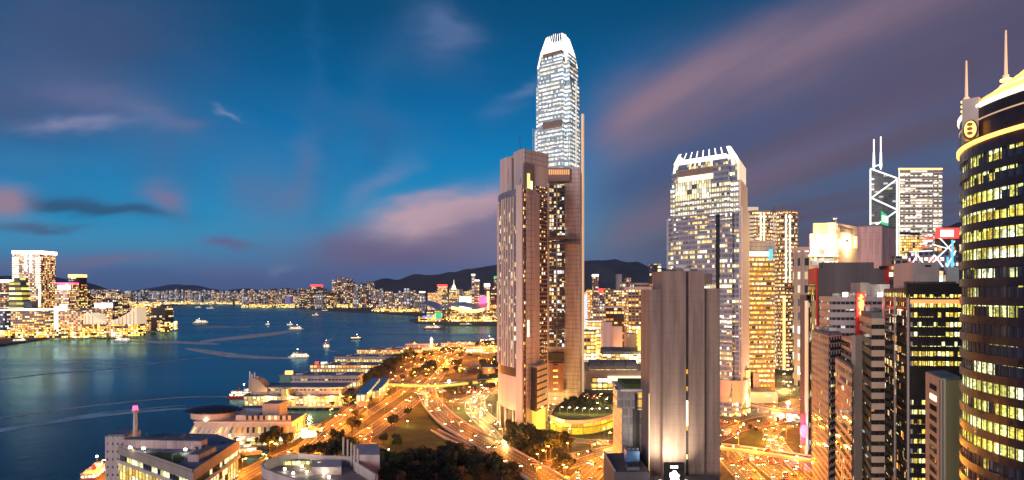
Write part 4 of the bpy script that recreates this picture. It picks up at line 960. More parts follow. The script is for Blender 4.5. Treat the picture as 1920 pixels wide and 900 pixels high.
# ---- grid-lit square tower
Yc = 850
M_['f_ckc'] = facade('f_ckc', (.55, .5, .47, 1), 7.6, 4.0, .5, fu=.03, v0=.35, v1=.9, st=1.5, cols=(S(255, 226, 180), S(255, 240, 215), S(255, 250, 240)), glass=(.12, .11, .11, 1), blk=2, detail=.5)
pc = quad((1685, Yc+14), (1687, Yc), (1767, Yc-2))
ck = mk('square_tower', 'flat topped square tower studded with rows of white lights and a gold roof line', 'skyscraper', pc)
MB().prism(pc, 4, Z(317, Yc)).build('wall', 'f_ckc', ck)
for r in range(15):
    b = MB()
    for c in range(9): 
        a_ = X(1691+c*9+(4.5 if False else 0), Yc-2.6); z0 = Z(330+r*9.4, Yc); b.box(a_-1.4, Yc-3.2, z0-.7, a_+1.4, Yc-2.4, z0+.7)
    b.build('light_row', 'neon_cream', ck) if 'neon_cream' in M_ or not M_.update({'neon_cream': glow('neon_cream', S(255, 244, 214), 1.6)}) else None
fb(1685, 1767.5, Yc-3.4, Yc-2.4, Z(318.5, Yc), Z(316, Yc), 'roof_line', 'crown_gold', ck)
fb(1685.5, 1687, Yc-3, Yc-2.2, Z(600, Yc), Z(318, Yc), 'edge_light', 'neon_cream', ck); fb(1686, 1725, Yc-3, Yc-2.2, Z(440, Yc), Z(436, Yc), 'dark_belt', 'dark_metal', ck)
fb(1687, 1730, Yc-3.4, Yc-2.4, Z(520, Yc), Z(443, Yc), 'lit_lower_front', facade('ck_low', (.4, .34, .3, 1), 3, 4, .9, fu=.1, v0=.15, v1=.85, st=2.4, cols=GOLD), ck)
# ---- truss-fronted bank building with red and white neon
Yh = 700
hb = mk('truss_building', 'bank headquarters with white truss tubes, red neon and a glowing red roof sign', 'office building', [P(1705, Yh), P(1798, Yh), P(1798, Yh+30), P(1705, Yh+30)])
fb(1722, 1797, Yh, Yh+30, 4, Z(470, Yh), 'wall', 'f_mid3', hb); fb(1704, 1724, Yh+2, Yh+28, 4, Z(500, Yh), 'side_wing', 'f_mid2', hb)
fb(1766, 1798, Yh-2, Yh+10, Z(470, Yh), Z(437, Yh), 'upper_block', 'f_dark', hb)
fb(1764, 1788, Yh-3.4, Yh-2.2, Z(444, Yh), Z(432, Yh), 'white_sign', 'sign_white', hb); fb(1755, 1798, Yh-3, Yh-2.1, Z(447, Yh), Z(428, Yh), 'red_sign', 'neon_red', hb)
for k, l in enumerate(((1704, 505, 1720, 478), (1720, 478, 1736, 500), (1736, 500, 1752, 478), (1752, 478, 1768, 500), (1706, 472, 1748, 470), (1745, 496, 1790, 452), (1762, 446, 1790, 478), (1775, 500, 1792, 470), (1710, 520, 1724, 492), (1726, 458, 1742, 452), (1748, 458, 1776, 466), (1704, 520, 1712, 500))):
    lb_(*l, 1.1, 'neon_white', hb, Yh-1.8, 'truss_tube')
for k, l in enumerate(((1720, 465, 1740, 462), (1742, 488, 1766, 486), (1706, 494, 1718, 486), (1744, 508, 1752, 500), (1730, 444, 1752, 448))):
    lb_(*l, 1.3, 'neon_red', hb, Yh-1.2, 'red_tube')
fb(1784, 1788, Yh-2.4, Yh-1.4, Z(520, Yh), Z(450, Yh), 'blue_strip', 'neon_cyan', hb); fb(1776, 1779, Yh-2.2, Yh-1.2, Z(520, Yh), Z(482, Yh), 'blue_strip', 'neon_cyan', hb)
# ---- residential pair and gold office behind
M_['w_resi'] = facade('w_resi', (.2, .14, .11, 1), 2.6, 4.4, .62, fu=.1, st=2.0, cols=WARM, vs=1, blk=1, glass=(.03, .025, .03, 1), detail=.3)
M_['resi_wall'] = flat('resi_wall', (.30, .22, .18, 1), .6, var=.1)
ra, pa, za = tower('apartment_tower', 'pair-topped apartment tower with stacked balconies and bright vertical light strips', (1446, 900), (1466, 872), (1500, 880), 393, 'w_resi', 'resi_wall', 5.4, .5, nch=4)
for px in (1473, 1480.5): fb(px, px+2.6, 868, 869.5, Z(530, 868), Z(402, 868), 'light_strip', 'neon_cream', ra)
fb(1469, 1472.5, 866, 868, Z(690, 868), Z(555, 868), 'light_strip', 'crown_gold', ra); fb(1455, 1466, 885, 895, za, Z(386, 885), 'roof_frame', 'grey_metal', ra)
rb, pb, zb_ = tower('apartment_tower', 'apartment tower with cream balcony ends rising behind the gold lit office', (1403, 905), (1410, 893), (1450, 895), 394, 'w_resi', 'resi_wall', 5.4, .5, nch=3)
for px, ya in ((1425.5, 398), (1432, 398)): fb(px, px+2.4, 889, 890.5, Z(455, 889), Z(ya, 889), 'light_strip', 'neon_cream', rb)
for k in range(9): fb(1404, 1414, 889, 891, Z(404+k*7.2+4, 889), Z(404+k*7.2, 889), 'balcony_end', 'neon_soft', rb) if 'neon_soft' in M_ or not M_.update({'neon_soft': glow('soft_cream', S(255, 230, 196), .7)}) else None
for k in range(40): fb(1448, 1456, 865.5+0, 867.5, Z(404+k*7.2+3.5, 866), Z(404+k*7.2, 866), 'balcony_end', 'neon_soft', ra)
fb(1404, 1422, 892, 900, zb_, Z(388, 892), 'roof_light', 'neon_soft', rb)
M_['w_gold'] = facade('w_gold', (.25, .18, .12, 1), 2.0, 4.2, .85, fu=.06, st=1.7, cols=GOLD, vs=1, blk=4, glass=(.05, .04, .03, 1), detail=.6)
M_['gold_wall'] = flat('gold_wall', (.42, .28, .18, 1), .5, var=.1)
rc, pc2, zc2 = tower('office_tower', 'gold lit office slab with a white top band and a small cyan sign', (1400, 680), (1404, 652), (1453, 655), 452, 'w_gold', 'gold_wall', 5.2, .5)
panel(pc2[1], pc2[2], 0, 1, .8, zc2-11, zc2+.5, 'parapet', 'brown_panel', rc); panel(pc2[1], pc2[2], 0, .9, .9, zc2-16, zc2-11.2, 'white_band', 'crown_white', rc)
fb(1443, 1449, 650, 652, Z(487, 650), Z(467, 650), 'cyan_sign', 'neon_cyan', rc)
fb(1404, 1424, 640, 652, 4, Z(700, 640), 'annex', 'stone_lit', rc)
nb = mk('office_tower', 'narrow pale tower wedged between the stepped cream tower and the apartment tower', 'office tower', [P(1500, 720), P(1517, 720), P(1517, 740), P(1500, 740)])
fb(1501, 1517, 720, 740, 4, Z(470, 720), 'wall', 'f_far3', nb); fb(1500.5, 1517, 719, 741, Z(470, 720), Z(463, 720), 'cap', 'stone_lit', nb)
# ================================================================ PIERS AND LOW BUILDINGS BY THE HARBOUR
M_['f_pier'] = facade('f_pier', (.42, .38, .38, 1), 4, 5.2, .25, fu=.14, v0=.3, v1=.62, st=1.5, cols=GOLD, blk=2, detail=.4, glass=(.03, .03, .035, 1))
M_['f_arcade'] = facade('f_arcade', (.3, .22, .14, 1), 4.2, 5, .96, fu=.12, v0=.02, v1=.98, st=1.35, cols=(S(255, 190, 60), S(255, 222, 110), S(255, 240, 190)), blk=2, detail=.6)
M_['f_orange'] = facade('f_orange', (.5, .25, .1, 1), 5, 5, .9, fu=.1, v0=.1, v1=.8, st=1.8, cols=WARM, blk=2, detail=.5)
def pier(label, pxa, pxb, Ya, Yb, ybase, ytop, floors_=2, wallm='f_pier', roofm='roof_blue_grey', skew=0, name='ferry_pier', low='f_arcade', ends=None):
    """Long pier hall: piled deck, lit arcade, upper storey, projecting roof with plant boxes"""
    xa, xb = X(pxa, Ya), X(pxb, Ya); zt = Z(ytop, Ya); zl = 3.2
    t = thing(name, label, 'ferry pier', ((xa+xb)/2, (Ya+Yb)/2, 0))
    pl = lambda o: [(xa-o, Ya-o), (xb+o, Ya-o+skew*0), (xb+o, Yb+o), (xa-o, Yb+o)]
    MB().prism(pl(3), 1.6, 3.2, True, True).build('deck', 'concrete', t)
    b = MB()
    for k in range(int((xb-xa)/8)+1): b.cyl(xa+k*8, Ya-2, -2, 1.6, .5, .5, 6)
    b.build('piles', 'concrete_dark', t)
    h = (zt-zl)
    MB().prism(pl(-1.2), zl, zl+h*.42, False).build('arcade', low, t)
    MB().prism(pl(0), zl+h*.42, zl+h*.50, True, True).build('canopy', 'concrete_pale', t)
    MB().prism(pl(-.6), zl+h*.5, zt-.8, False).build('upper_wall', wallm, t)
    MB().prism(pl(.9), zt-.8, zt, True, True).build('roof', roofm, t)
    for k in range(3):
        u_ = xa+(xb-xa)*(.2+.25*k+random.uniform(-.05, .05)); MB().box(u_, Ya+4, zt+.01, u_+random.uniform(4, 8), Yb-4, zt+random.uniform(1, 2.2)).build('roof_plant', random.choice(('grey_metal', 'concrete', 'white_paint')), t)
    return t, xa, xb, zt
p4_, xa, xb, zt = pier('grey ferry pier with a green end wall and an orange rooftop sign', 524, 672, 716, 742, 730, 703)
MB().box(xa-.4, 717, 8, xa-.1, 741, zt-.8).build('green_end', flat('green_cladding', (.06, .22, .18, 1), .5), p4_); MB().box(xa+1, 715.8, 9, xa+13, 716.2, zt-1).build('green_panel', 'green_cladding_', p4_) if M_.update({'green_cladding_': bpy.data.materials['green_cladding']}) is None else None
MB().box(xa+5, 720, zt, xa+13, 724, zt+4).build('orange_sign', 'neon_orange', p4_)
p5_, xa5, xb5, zt5_ = pier('orange fronted ferry pier with a red rooftop lamp', 580, 706, 850, 878, 700, 684, wallm='f_orange')
MB().box(xa5+6, 856, zt5_, xa5+10, 859, zt5_+3.5).build('red_lamp', 'neon_red', p5_); MB().box(xa5+14, 856, zt5_, xa5+22, 860, zt5_+3).build('white_lamp', 'neon_white', p5_)
pier('pale ferry pier whose lit ground floor has an orange end bay', 626, 742, 985, 1012, 680, 668)
pier('ferry pier with a glowing yellow arcade and a red brown roof line', 668, 790, 1120, 1150, 668, 655, wallm='f_orange', roofm='brown_metal')
pier('low lit landing stage farthest along the row of piers', 826, 890, 1240, 1262, 652, 643, wallm='f_orange', roofm='stone_lit', name='landing_stage')
# star shaped clock landing with a bright turret
tp = thing('pier_pavilion', 'brightly lit harbour pavilion with a white turret', 'pavilion', (*P(808, 1170), 3))
fb(745, 822, 1165, 1195, 3, Z(654, 1165), 'hall', 'f_arcade', tp); fb(742, 826, 1163, 1197, Z(654, 1165), Z(651.5, 1165), 'roof', 'white_paint', tp); fb(760, 815, 1170, 1190, Z(651, 1165), Z(645, 1165), 'upper_hall', 'f_pier', tp)
MB().cyl(*P(809, 1172), Z(651, 1165), Z(638, 1165), 3.0, 2.4, 8).build('turret', 'shop_w', tp); MB().cyl(*P(809, 1172), Z(638, 1165), Z(632, 1165), 3.4, .3, 8).build('turret_roof', 'crown_white', tp)
# three storey pier with the sail shaped end and mast tower
p3_, x3a, x3b, z3_ = pier('three storey ferry pier with a grey sloping sail end and lattice masts', 455, 652, 604, 640, 762, 742, wallm='f_arcade', low='f_arcade', roofm='roof_grey')
fb(470, 640, 610, 634, z3_, Z(727, 610), 'top_storey', 'f_pier', p3_); fb(466, 645, 607, 638, Z(727, 610), Z(725, 610), 'top_roof', 'roof_blue_grey', p3_)
Yq = 606; sp = [(466, 735), (466, 712), (474, 708), (484, 712), (500, 728), (500, 735)]
b = MB(); f0 = [(X(a, Yq), Yq, Z(c, Yq)) for a, c in sp]; f1 = [(a, b_y+14, c) for a, b_y, c in f0]
b.poly(f0[::-1]); b.poly(f1)
for i in range(len(f0)): j = (i+1) % len(f0); b.poly([f0[i], f0[j], f1[j], f1[i]])
b.build('sail_wall', 'concrete', p3_)
for a, y0 in ((466, 697), (470, 702), (475, 699), (480, 706)):
    b = MB(); b.bar((X(a, Yq), Yq+3, Z(735, Yq)), (X(a, Yq), Yq+3, Z(y0, Yq)), .7)
    b.bar((X(a-1.5, Yq), Yq+3, Z(716, Yq)), (X(a+1.5, Yq), Yq+3, Z(708, Yq)), .3); b.build('lattice_mast', 'grey_metal', p3_)
MB().box(X(527, 600), 600, 4, X(539, 600), 606, Z(729, 600)).build('lit_stair_tower', 'f_arcade', p3_)
# dome roofed pier
M_['f_hotelpier'] = facade('f_colonnade', (.5, .42, .36, 1), 4.2, 9, .35, fu=.28, v0=.25, v1=.72, st=1.2, cols=GOLD, blk=1, detail=.5, glass=(.03, .02, .02, 1))
Yd2 = 452
dp = thing('dome_pier', 'long stone pier building under a shallow dark oval dome', 'ferry pier', (*P(430, Yd2+15), 0))
fb(342, 552, Yd2-3, Yd2+36, -2, 2.6, 'quay_wall', 'concrete_dark', dp)
a, b = P(352, Yd2), P(546, Yd2); pl2 = [a, b, (b[0], Yd2+32), (a[0]+4, Yd2+32)]
MB().prism(pl2, 2.6, 8.2, False).build('arcade', 'f_arcade', dp); MB().prism(scal(pl2, 1.03), 8.2, 9.0, True, True).build('canopy', 'concrete_pale', dp)
MB().prism(pl2, 9.0, 18.5, False, poly2=[(a[0]+5, Yd2+1), (b[0], Yd2+1), (b[0], Yd2+31), (a[0]+6, Yd2+31)]).build('colonnade_wall', 'f_hotelpier', dp)
MB().prism([(a[0]+4, Yd2+.5), (b[0]+.5, Yd2+.5), (b[0]+.5, Yd2+31.5), (a[0]+5, Yd2+31.5)], 18.5, 19.6, True, True).build('roof', 'stone_lit', dp)
cx_, cyy = P(400, Yd2+16); el_ = lambda r, k=1.0: [(cx_+19*r*cos(2*pi*i/40), cyy+13*r*k*sin(2*pi*i/40)) for i in range(40)]
MB().prism(el_(.86), 19.6, 24).build('dome_drum', 'stone_lit', dp); MB().prism(el_(.9), 24, 25.2, True, True).build('drum_glazing', 'w_mirror', dp)
b = MB(); n = 40; rr = [(1.12, 25.2), (1.14, 25.8), (.95, 27.0), (.7, 28.2), (.4, 29.0), (.12, 29.3)]
b.poly([(*p, 25.2) for p in el_(1.12)][::-1])
for (r0, z0), (r1, z1) in zip(rr, rr[1:]):
    A_, B_ = el_(r0), el_(r1)
    for i in range(n): j = (i+1) % n; b.poly([(*A_[i], z0), (*A_[j], z0), (*B_[j], z1), (*B_[i], z1)])
b.poly([(*p, 29.3) for p in el_(.12)]); b.build('dome', flat('dome_metal', (.035, .035, .06, 1), .35, .5, var=.15), dp)
MB().cyl(cx_, cyy-12, 19.6, 20.6, .6, .6, 8).build('terrace_lamp', 'lamp_white', dp)
fb(442, 478, Yd2+4, Yd2+26, 19.6, 23.5, 'roof_block', 'concrete_pink', dp); fb(446, 500, Yd2+18, Yd2+30, 19.6, 26, 'blue_roof_block', 'roof_blue_grey', dp)
fb(492, 524, Yd2+10, Yd2+26, 19.6, 31, 'stair_tower', 'concrete', dp); fb(458, 545, Yd2+3, Yd2+5, 19.6, 23.5, 'roof_colonnade', 'f_hotelpier', dp)
ms = MB()
for k in range(9): ms.box(X(366+k*20, Yd2), Yd2-2.0, 6.2, X(372+k*20, Yd2), Yd2-1.2, 7.4)
ms.build('arcade_lamps', 'sign_white', dp)
# white marquee by the pier
mq = thing('marquee', 'small white lit marquee tent beside the waterside trees', 'marquee', (*P(585, 470), 4))
x_, y_ = P(578, 472); MB().obox(x_, y_, 4, 10, 8, 6, .5).build('lit_walls', 'shop_w', mq)
cy2 = MB(); 
for k in range(3): cy2.prism([(x_+3+k*3.4-1.7, y_-6), (x_+3+k*3.4+1.7, y_-6), (x_+3+k*3.4+1.7, y_+6), (x_+3+k*3.4-1.7, y_+6)], 10.02, 13-abs(k-1), True, True)
cy2.build('tent_roof', 'concrete_pale', mq)

# ---- L shaped waterside building with a rooftop lawn and a chimney light tower
Lz = 24.0
def GL(px, py, z=Lz): return G(px, py, z)
V0, VL, VR = GL(362, 886), GL(214, 834), GL(447, 829)
lm = thing('terminal_building', 'wide V shaped grey terminal with a rooftop lawn and lit ribbon windows', 'terminal', (V0[0], V0[1]+20, 0))
BK = GL(252, 812); BR = GL(398, 812)
outl = [V0, VR, GL(405, 814), GL(300, 812), VL]
MB().prism(outl, 1, Lz-9.5, False).build('ground_storey', 'f_arcade', lm)
MB().prism(inset(outl, -1.2), Lz-9.5, Lz-7.6, True, True).build('lower_band', 'concrete_pink', lm)
M_['f_term'] = facade('f_term', (.1, .09, .1, 1), 3.5, 3.2, .6, fu=.05, v0=.05, v1=.95, st=1.7, cols=(S(236, 226, 120), S(246, 240, 160), S(240, 250, 200)), vs=1, blk=3, detail=.5)
MB().prism(inset(outl, .6), Lz-7.7, Lz-4.4, False).build('ribbon_windows', 'f_term', lm)
MB().prism(inset(outl, -.4), Lz-4.5, Lz, True, True).build('upper_band', 'concrete', lm)
MB().prism(inset(outl, -.3), -3, 1.4, True, True).build('quay_base', 'concrete_dark', lm)
MB().prism(inset(outl, 1.2), Lz, Lz+.25).build('roof_deck', 'roof_blue_grey', lm)
M_['rib_wall'] = facade('rib_wall', (.46, .34, .36, 1), 1.6, 40, 0, fu=.44, v0=-1, v1=2, st=0, glass=(.2, .14, .16, 1), rough=.7)
gl = [G(268, 850, Lz), G(300, 849, Lz), G(335, 851, Lz), G(347, 858, Lz), G(343, 866, Lz), G(330, 872, Lz), G(312, 868, Lz), G(290, 859, Lz)]
MB().poly([(*p, Lz+.30) for p in gl]).build('roof_lawn', 'grass', lm)
def lbar(pa, pb, w, h, name, m='concrete', z=Lz+.25, up=0):
    dx, dy = pb[0]-pa[0], pb[1]-pa[1]; L = math.hypot(dx, dy); return MB().obox((pa[0]+pb[0])/2, (pa[1]+pb[1])/2, z, L, w, h, atan2(dy, dx)).build(name, m, lm)
lbar(G(238, 838, Lz), G(383, 841, Lz), 6, 4.6, 'rear_wing', 'rib_wall'); lbar(G(238, 838, Lz), G(383, 841, Lz), 6.8, .4, 'rear_wing_roof', 'roof_grey', Lz+4.9)
lbar(G(362, 867, Lz), G(396, 851, Lz), 6, 3.8, 'plant_house', 'rib_wall'); lbar(G(362, 867, Lz), G(396, 851, Lz), 5, .3, 'plant_house_roof', 'roof_grey', Lz+4.1)
for (a, c) in ((VL, V0), (V0, VR)):
    dx, dy = c[0]-a[0], c[1]-a[1]; L = math.hypot(dx, dy); m = lerp(a, c, .5); MB().obox(m[0], m[1]+.6, Lz, L*.98, .5, 1.3, atan2(dy, dx)).build('parapet', 'concrete', lm)
for q in (G(246, 846, Lz), G(271, 848, Lz), G(349, 850, Lz)): MB().cyl(q[0], q[1]-1, Lz+2, Lz+2.9, .8, .8, 8).build('roof_lamp', 'lamp_white', lm)
clutter(lm, [VL, V0, VR, GL(405, 814), GL(300, 812)], Lz+.3, 22, 8, 1.8, .92)
# side block with portholes windows and light tower
bx = thing('harbour_office', 'cube shaped pink harbour office with rows of small square openings', 'building', (*G(222, 846, 12), 0))
M_['f_port'] = facade('f_port', (.52, .42, .42, 1), 3.0, 4.6, 0, fu=.33, v0=.4, v1=.72, st=0, glass=(.02, .02, .02, 1))
a_, b_ = G(197, 818, 30), G(233, 818, 30)
MB().prism([(a_[0], a_[1]), (b_[0], b_[1]), (b_[0], b_[1]+16), (a_[0], a_[1]+16)], 0, 30).build('wall', 'f_port', bx)
MB().prism([(a_[0]+1, a_[1]+1), (b_[0]-1, b_[1]+1), (b_[0]-1, b_[1]+15), (a_[0]+1, a_[1]+15)], 30, 30.8).build('roof', 'roof_blue_grey', bx)
lt = thing('light_tower', 'slender pale chimney tower with a pink beacon on top', 'tower', (*G(241, 826, 24), 0))
tx, ty = b_[0]+4, b_[1]+4
MB().obox(tx, ty, 0, 6, 6, 28).build('base_block', 'concrete_pale', lt)
MB().cyl(tx, ty, 28, 44, 1.3, 1.0, 10).build('shaft', 'concrete_pale', lt); MB().cyl(tx, ty, 44, 45, 1.9, 1.9, 10).build('gallery', 'concrete_pale', lt); MB().cyl(tx, ty, 45, 47.2, 1.5, 1.2, 10).build('beacon', 'neon_pink', lt)

# ---- curved building at the bottom with pinkish walls
rz = 34.0
M_['f_curved'] = facade('f_curved', (.22, .17, .19, 1), 3, 6, 0, fu=0, v0=2, v1=3, st=0, panel=3)
cb = thing('curved_building', 'low curved building with a sunken lit roof court and pink parapets', 'building', (*G(600, 900, rz), 4))
pc_ = [G(a, b, rz) for a, b in ((492, 872), (496, 880), (520, 890), (560, 902), (600, 915), (660, 925), (700, 920), (706, 892), (668, 868), (660, 858), (610, 856), (560, 852), (520, 858), (500, 865))]
MB().prism(pc_, 4, rz-4).build('wall', 'f_curved', cb)
b = MB(); wallp = [(p[0], p[1], rz-4) for p in pc_]; wallrib(b, wallp+[wallp[0]], 0, 1.0, 4.6); b.build('parapet', 'concrete_pink', cb)
def gb_(a, b, y0, y1, h0, h1, name, m, z=rz-4, root=cb):
    p = [G(a, y1, z), G(b, y1, z), G(b, y0, z), G(a, y0, z)]; return MB().prism(p, z+h0, z+h1, True, True).build(name, m, root)
gb_(662, 712, 858, 880, .02, 7, 'roof_block', 'concrete_pink'); gb_(700, 755, 905, 925, -10, .6, 'lower_block', 'concrete_pink'); gb_(585, 640, 876, 890, .02, 3.5, 'court_wall', 'concrete_pink')
gb_(520, 580, 868, 872, .02, 2, 'court_wall', 'f_term'); gb_(570, 615, 870, 886, .02, .4, 'court_floor', 'shop_soft') if M_.update({'shop_soft': flat('timber_floor', (.5, .4, .22, 1), .7, var=.35, scale=.6)}) is None else None
for k, (a, y_) in enumerate(((644, 868), (652, 872), (659, 878), (665, 882), (671, 888))):
    q = G(a, y_, rz-4); MB().cyl(*q, rz-4, rz+9-k*.3, .5, .5, 8).build('flue_pipe', 'concrete_pale', cb)
for a, y_ in ((534, 885), (560, 872), (566, 880), (592, 868), (607, 892), (617, 900), (598, 880), (575, 890), (550, 893)):
    q = G(a, y_, rz-4); MB().cyl(*q, rz-3, rz-2.2, .55, .55, 8).build('court_lamp', 'lamp_white', cb)
    ld = bpy.data.lights.new('court_light', 'POINT'); ld.energy = 140; ld.color = (1, .85, .5); ld.shadow_soft_size = .5; lo = bpy.data.objects.new('court_light', ld); C.objects.link(lo); lo.parent = cb; o = ORG[cb.name]; lo.location = (q[0]-o[0], q[1]-o[1], rz-.5-o[2])

# ---- elevated concourse with blue roofs, long footbridge
cz = 11
for k, (L_, lab) in enumerate((([(668, 738), (687, 738), (712, 708), (697, 708)], 'larger blue roofed hall over the walkway to the piers'), ([(697, 731), (711, 731), (731, 708), (717, 708)], 'smaller blue roofed hall over the walkway to the piers'))):
    t = thing('blue_hall', lab, 'hall', (*G(*L_[0], 15), 4)); pl3 = [G(a, b, 17) for a, b in L_]
    MB().prism(pl3, 9, 15.6, False).build('lit_walls', 'f_arcade', t); MB().prism(inset(pl3, -.8), 15.6, 16.5, True, True).build('roof', 'blue_roof', t); MB().prism(inset(pl3, 1), 4, 9, True, True).build('piers', 'concrete', t)
fbz = 10.5; pts = smooth([(*G(a, b, fbz), fbz) for a, b in ((728, 722), (780, 724), (830, 724), (880, 719), (930, 714), (985, 706))], 5)
t = thing('footbridge', 'long covered pedestrian footbridge with lit rails crossing the highway', 'footbridge', (pts[0][0], pts[0][1], 4))
b = MB(); wallrib(b, pts, 0, 7, 1, -1); b.build('deck', 'concrete', t)
b = MB(); wallrib(b, pts, 3.2, .2, 1.2); wallrib(b, pts, -3.2, .2, 1.2); b.build('rail', 'shop', t)
b = MB(); wallrib(b, pts, 0, 5.6, .35, 3.2); b.build('roof', 'roof_blue_grey', t)
for i in range(2, len(pts)-1, 3):
    MB().cyl(pts[i][0], pts[i][1], 4, fbz-1, .8, .8, 8).build('pier', 'concrete', t)
    b = MB(); b.bar((pts[i][0], pts[i][1]+2.6, fbz), (pts[i][0], pts[i][1]+2.6, fbz+3.2), .2).bar((pts[i][0], pts[i][1]-2.6, fbz), (pts[i][0], pts[i][1]-2.6, fbz+3.2), .2); b.build('roof_post', 'grey_metal', t)

# ---- shopping podium right of the tall tower, vaulted roofs
M_['f_mall'] = facade('f_mall', (.36, .26, .2, 1), 6, 6, .9, fu=.08, v0=.1, v1=.8, st=2.6, cols=(S(255, 176, 60), S(255, 220, 120), S(255, 246, 214)), blk=3, detail=.7)
ml = thing('shopping_mall', 'lit shopping mall with grey vaulted roofs beside the tall silver tower', 'mall', (*P(1160, 700), 4))
fb(1098, 1240, 700, 770, 4, Z(702, 700), 'wall', 'stone_lit', ml); fb(1110, 1170, 698.6, 700.4, Z(742, 700), Z(707, 700), 'atrium_glazing', 'f_mall', ml); fb(1140, 1210, 697.8, 700, Z(718, 700), Z(706, 700), 'shopfront', 'shop_w', ml)
fb(1096, 1240, 698, 771, Z(702, 700), Z(695, 700), 'cornice', 'concrete_pink', ml)
def vault(pxa, pxb, Ya, Yb, yb_, yt_, n, root, m='grey_metal'):
    za, zb2 = Z(yb_, Ya), Z(yt_, Ya); xs = [X(pxa+(pxb-pxa)*k/n, Ya) for k in range(n+1)]
    for k in range(n):
        b = MB(); prev = None
        for j in range(9):
            th_ = pi*j/8; yy = (Ya+Yb)/2-(Yb-Ya)/2*cos(th_); zz_ = za+(zb2-za)*sin(th_)
            if prev: b.poly([(xs[k]+.4, prev[0], prev[1]), (xs[k+1]-.4, prev[0], prev[1]), (xs[k+1]-.4, yy, zz_), (xs[k]+.4, yy, zz_)])
            prev = (yy, zz_)
        b.build('roof_vault', m, root)
    MB().box(xs[0], Ya+.5, za-3, xs[-1], Yb-.5, za+.3).build('clerestory', 'f_mall', root)
vault(1106, 1196, 706, 728, 693, 676, 4, ml)
ml2 = thing('railway_hall', 'long lit station hall with a low vaulted roof behind the shopping mall', 'hall', (*P(1175, 850), 4))
fb(1130, 1222, 850, 880, 4, Z(668, 850), 'wall', 'f_mall', ml2); vault(1130, 1222, 848, 876, 664, 652, 5, ml2)
# drop-off podium with yellow shopfronts and curved roof garden
dr = thing('curved_podium', 'curved podium with glowing yellow shopfronts under a roof garden', 'building', (*G(1100, 805), 4))
arc_ = smooth([G(a, b, 16) for a, b in ((1032, 776), (1060, 785), (1110, 784), (1150, 774), (1175, 762), (1200, 750))], 5); back = [G(1200, 728, 16), G(1100, 742, 16), G(1060, 748, 16), G(1040, 762, 16)]
M_['f_yellow'] = facade('f_yellow', (.4, .3, .1, 1), 9, 9, 1, fu=.04, v0=.1, v1=.98, st=1.5, cols=(S(255, 190, 10), S(255, 214, 40), S(255, 230, 90)), blk=1, detail=.4)
full = [tuple(p[:2]) for p in arc_]+back
MB().prism(full, 4, 12.4, False).build('shopfront', 'f_yellow', dr); MB().prism(scal(full, 1.015), 12.4, 15.2, True, True).build('fascia', 'stone_lit', dr); MB().prism(scal(full, .98), 15.2, 15.5).build('roof_garden', 'grass', dr)

# ================================================================ MIDDLE DISTANCE, EAST (between the tall tower and the slab)
def blk(name, label, a, b, Y, d, yt, m, zb=4, cat='building', cap=None, group=None):
    t = tag(MB().prism([P(a, Y), P(b, Y), (X(b, Y), Y+d), (X(a, Y), Y+d)], zb, Z(yt, Y)).build(name, m), label, cat, group)
    if cap: 
        MB().prism([(X(a, Y)-.5, Y-.5), (X(b, Y)+.5, Y-.5), (X(b, Y)+.5, Y+d), (X(a, Y)-.5, Y+d)], Z(yt, Y), Z(yt, Y)+cap[1], True, True).build('roof_cap', cap[0], t)
    return t
mid = [(1178, 1222, 1050, 40, 543, 'f_mid2', 'broad pale government office with lit bands behind the slab tower', ('concrete_pink', 5)),
 (1135, 1176, 1350, 40, 545, 'f_mid2', 'bright yellow lit office with two wide floors', ('concrete_dark', 3)), (1136, 1176, 1250, 30, 577, 'f_dark', 'black fronted block with scattered golden windows', ('white_paint', 2)),
 (1092, 1101, 1150, 30, 552, 'sign_pale', 'building face entirely covered by a pale blue lit screen', None), (1102, 1110, 1250, 30, 545, 'f_orange', 'slim orange lit block beside the pale blue screen', None),
 (1113, 1122, 1600, 30, 518, 'f_mid', 'tower with two white rooftop lamps', ('sign_white', 5)), (1124, 1136, 1500, 30, 545, 'f_mid3', 'office with a red sign near its top', None),
 (1158, 1166, 2300, 40, 514, 'concrete', 'slim plain tower standing against the mountain', None), (1174, 1183, 2100, 40, 521, 'f_far2', 'slim tower sparkling with lights against the mountain', None), (1166, 1173, 2000, 40, 530, 'f_far', 'low grey tower between two slim ones under the mountain', None),
 (1190, 1226, 1300, 60, 534, 'f_mid3', 'long flat roofed building with white lights along its eaves', ('concrete', 4)), (1225, 1240, 1200, 40, 495, 'f_dark', 'dark tower with blue white lights peeping over the slab tower', None), (1236, 1246, 1300, 40, 515, 'f_mid', 'golden lit tower tucked against the broad glass office', None),
 (1112, 1136, 1150, 40, 583, 'f_mid2', 'low gold lit block behind the main street', None), (1103, 1134, 1000, 40, 602, 'f_mall', 'flat market hall washed in orange light', ('stone_lit', 2)), (1131, 1148, 960, 30, 604, 'concrete_pink', 'plain pink block in the orange lit street', None), (1150, 1167, 930, 30, 612, 'concrete_pink', 'second plain pink block nearer the market street', None), (1176, 1194, 860, 26, 626, 'concrete_pink', 'square pink house between two dark trees', None),
 (1185, 1222, 900, 24, 612, 'f_mall', 'row of lit terraces below the government office', ('stone_lit', 2)), (1093, 1118, 980, 24, 622, 'f_mall', 'low orange lit shed by the elevated road', ('roof_grey', 2)), (1124, 1135, 1360, 24, 556, 'f_mid3', 'dark block with green neon edges', None)]
M_['sign_pale'] = glow('pale_screen', S(206, 224, 255), 1.2)
for a, b, Y, d, yt, m, lab, cap in mid: blk('building', lab, a, b, Y, d, yt, m, cap=cap)
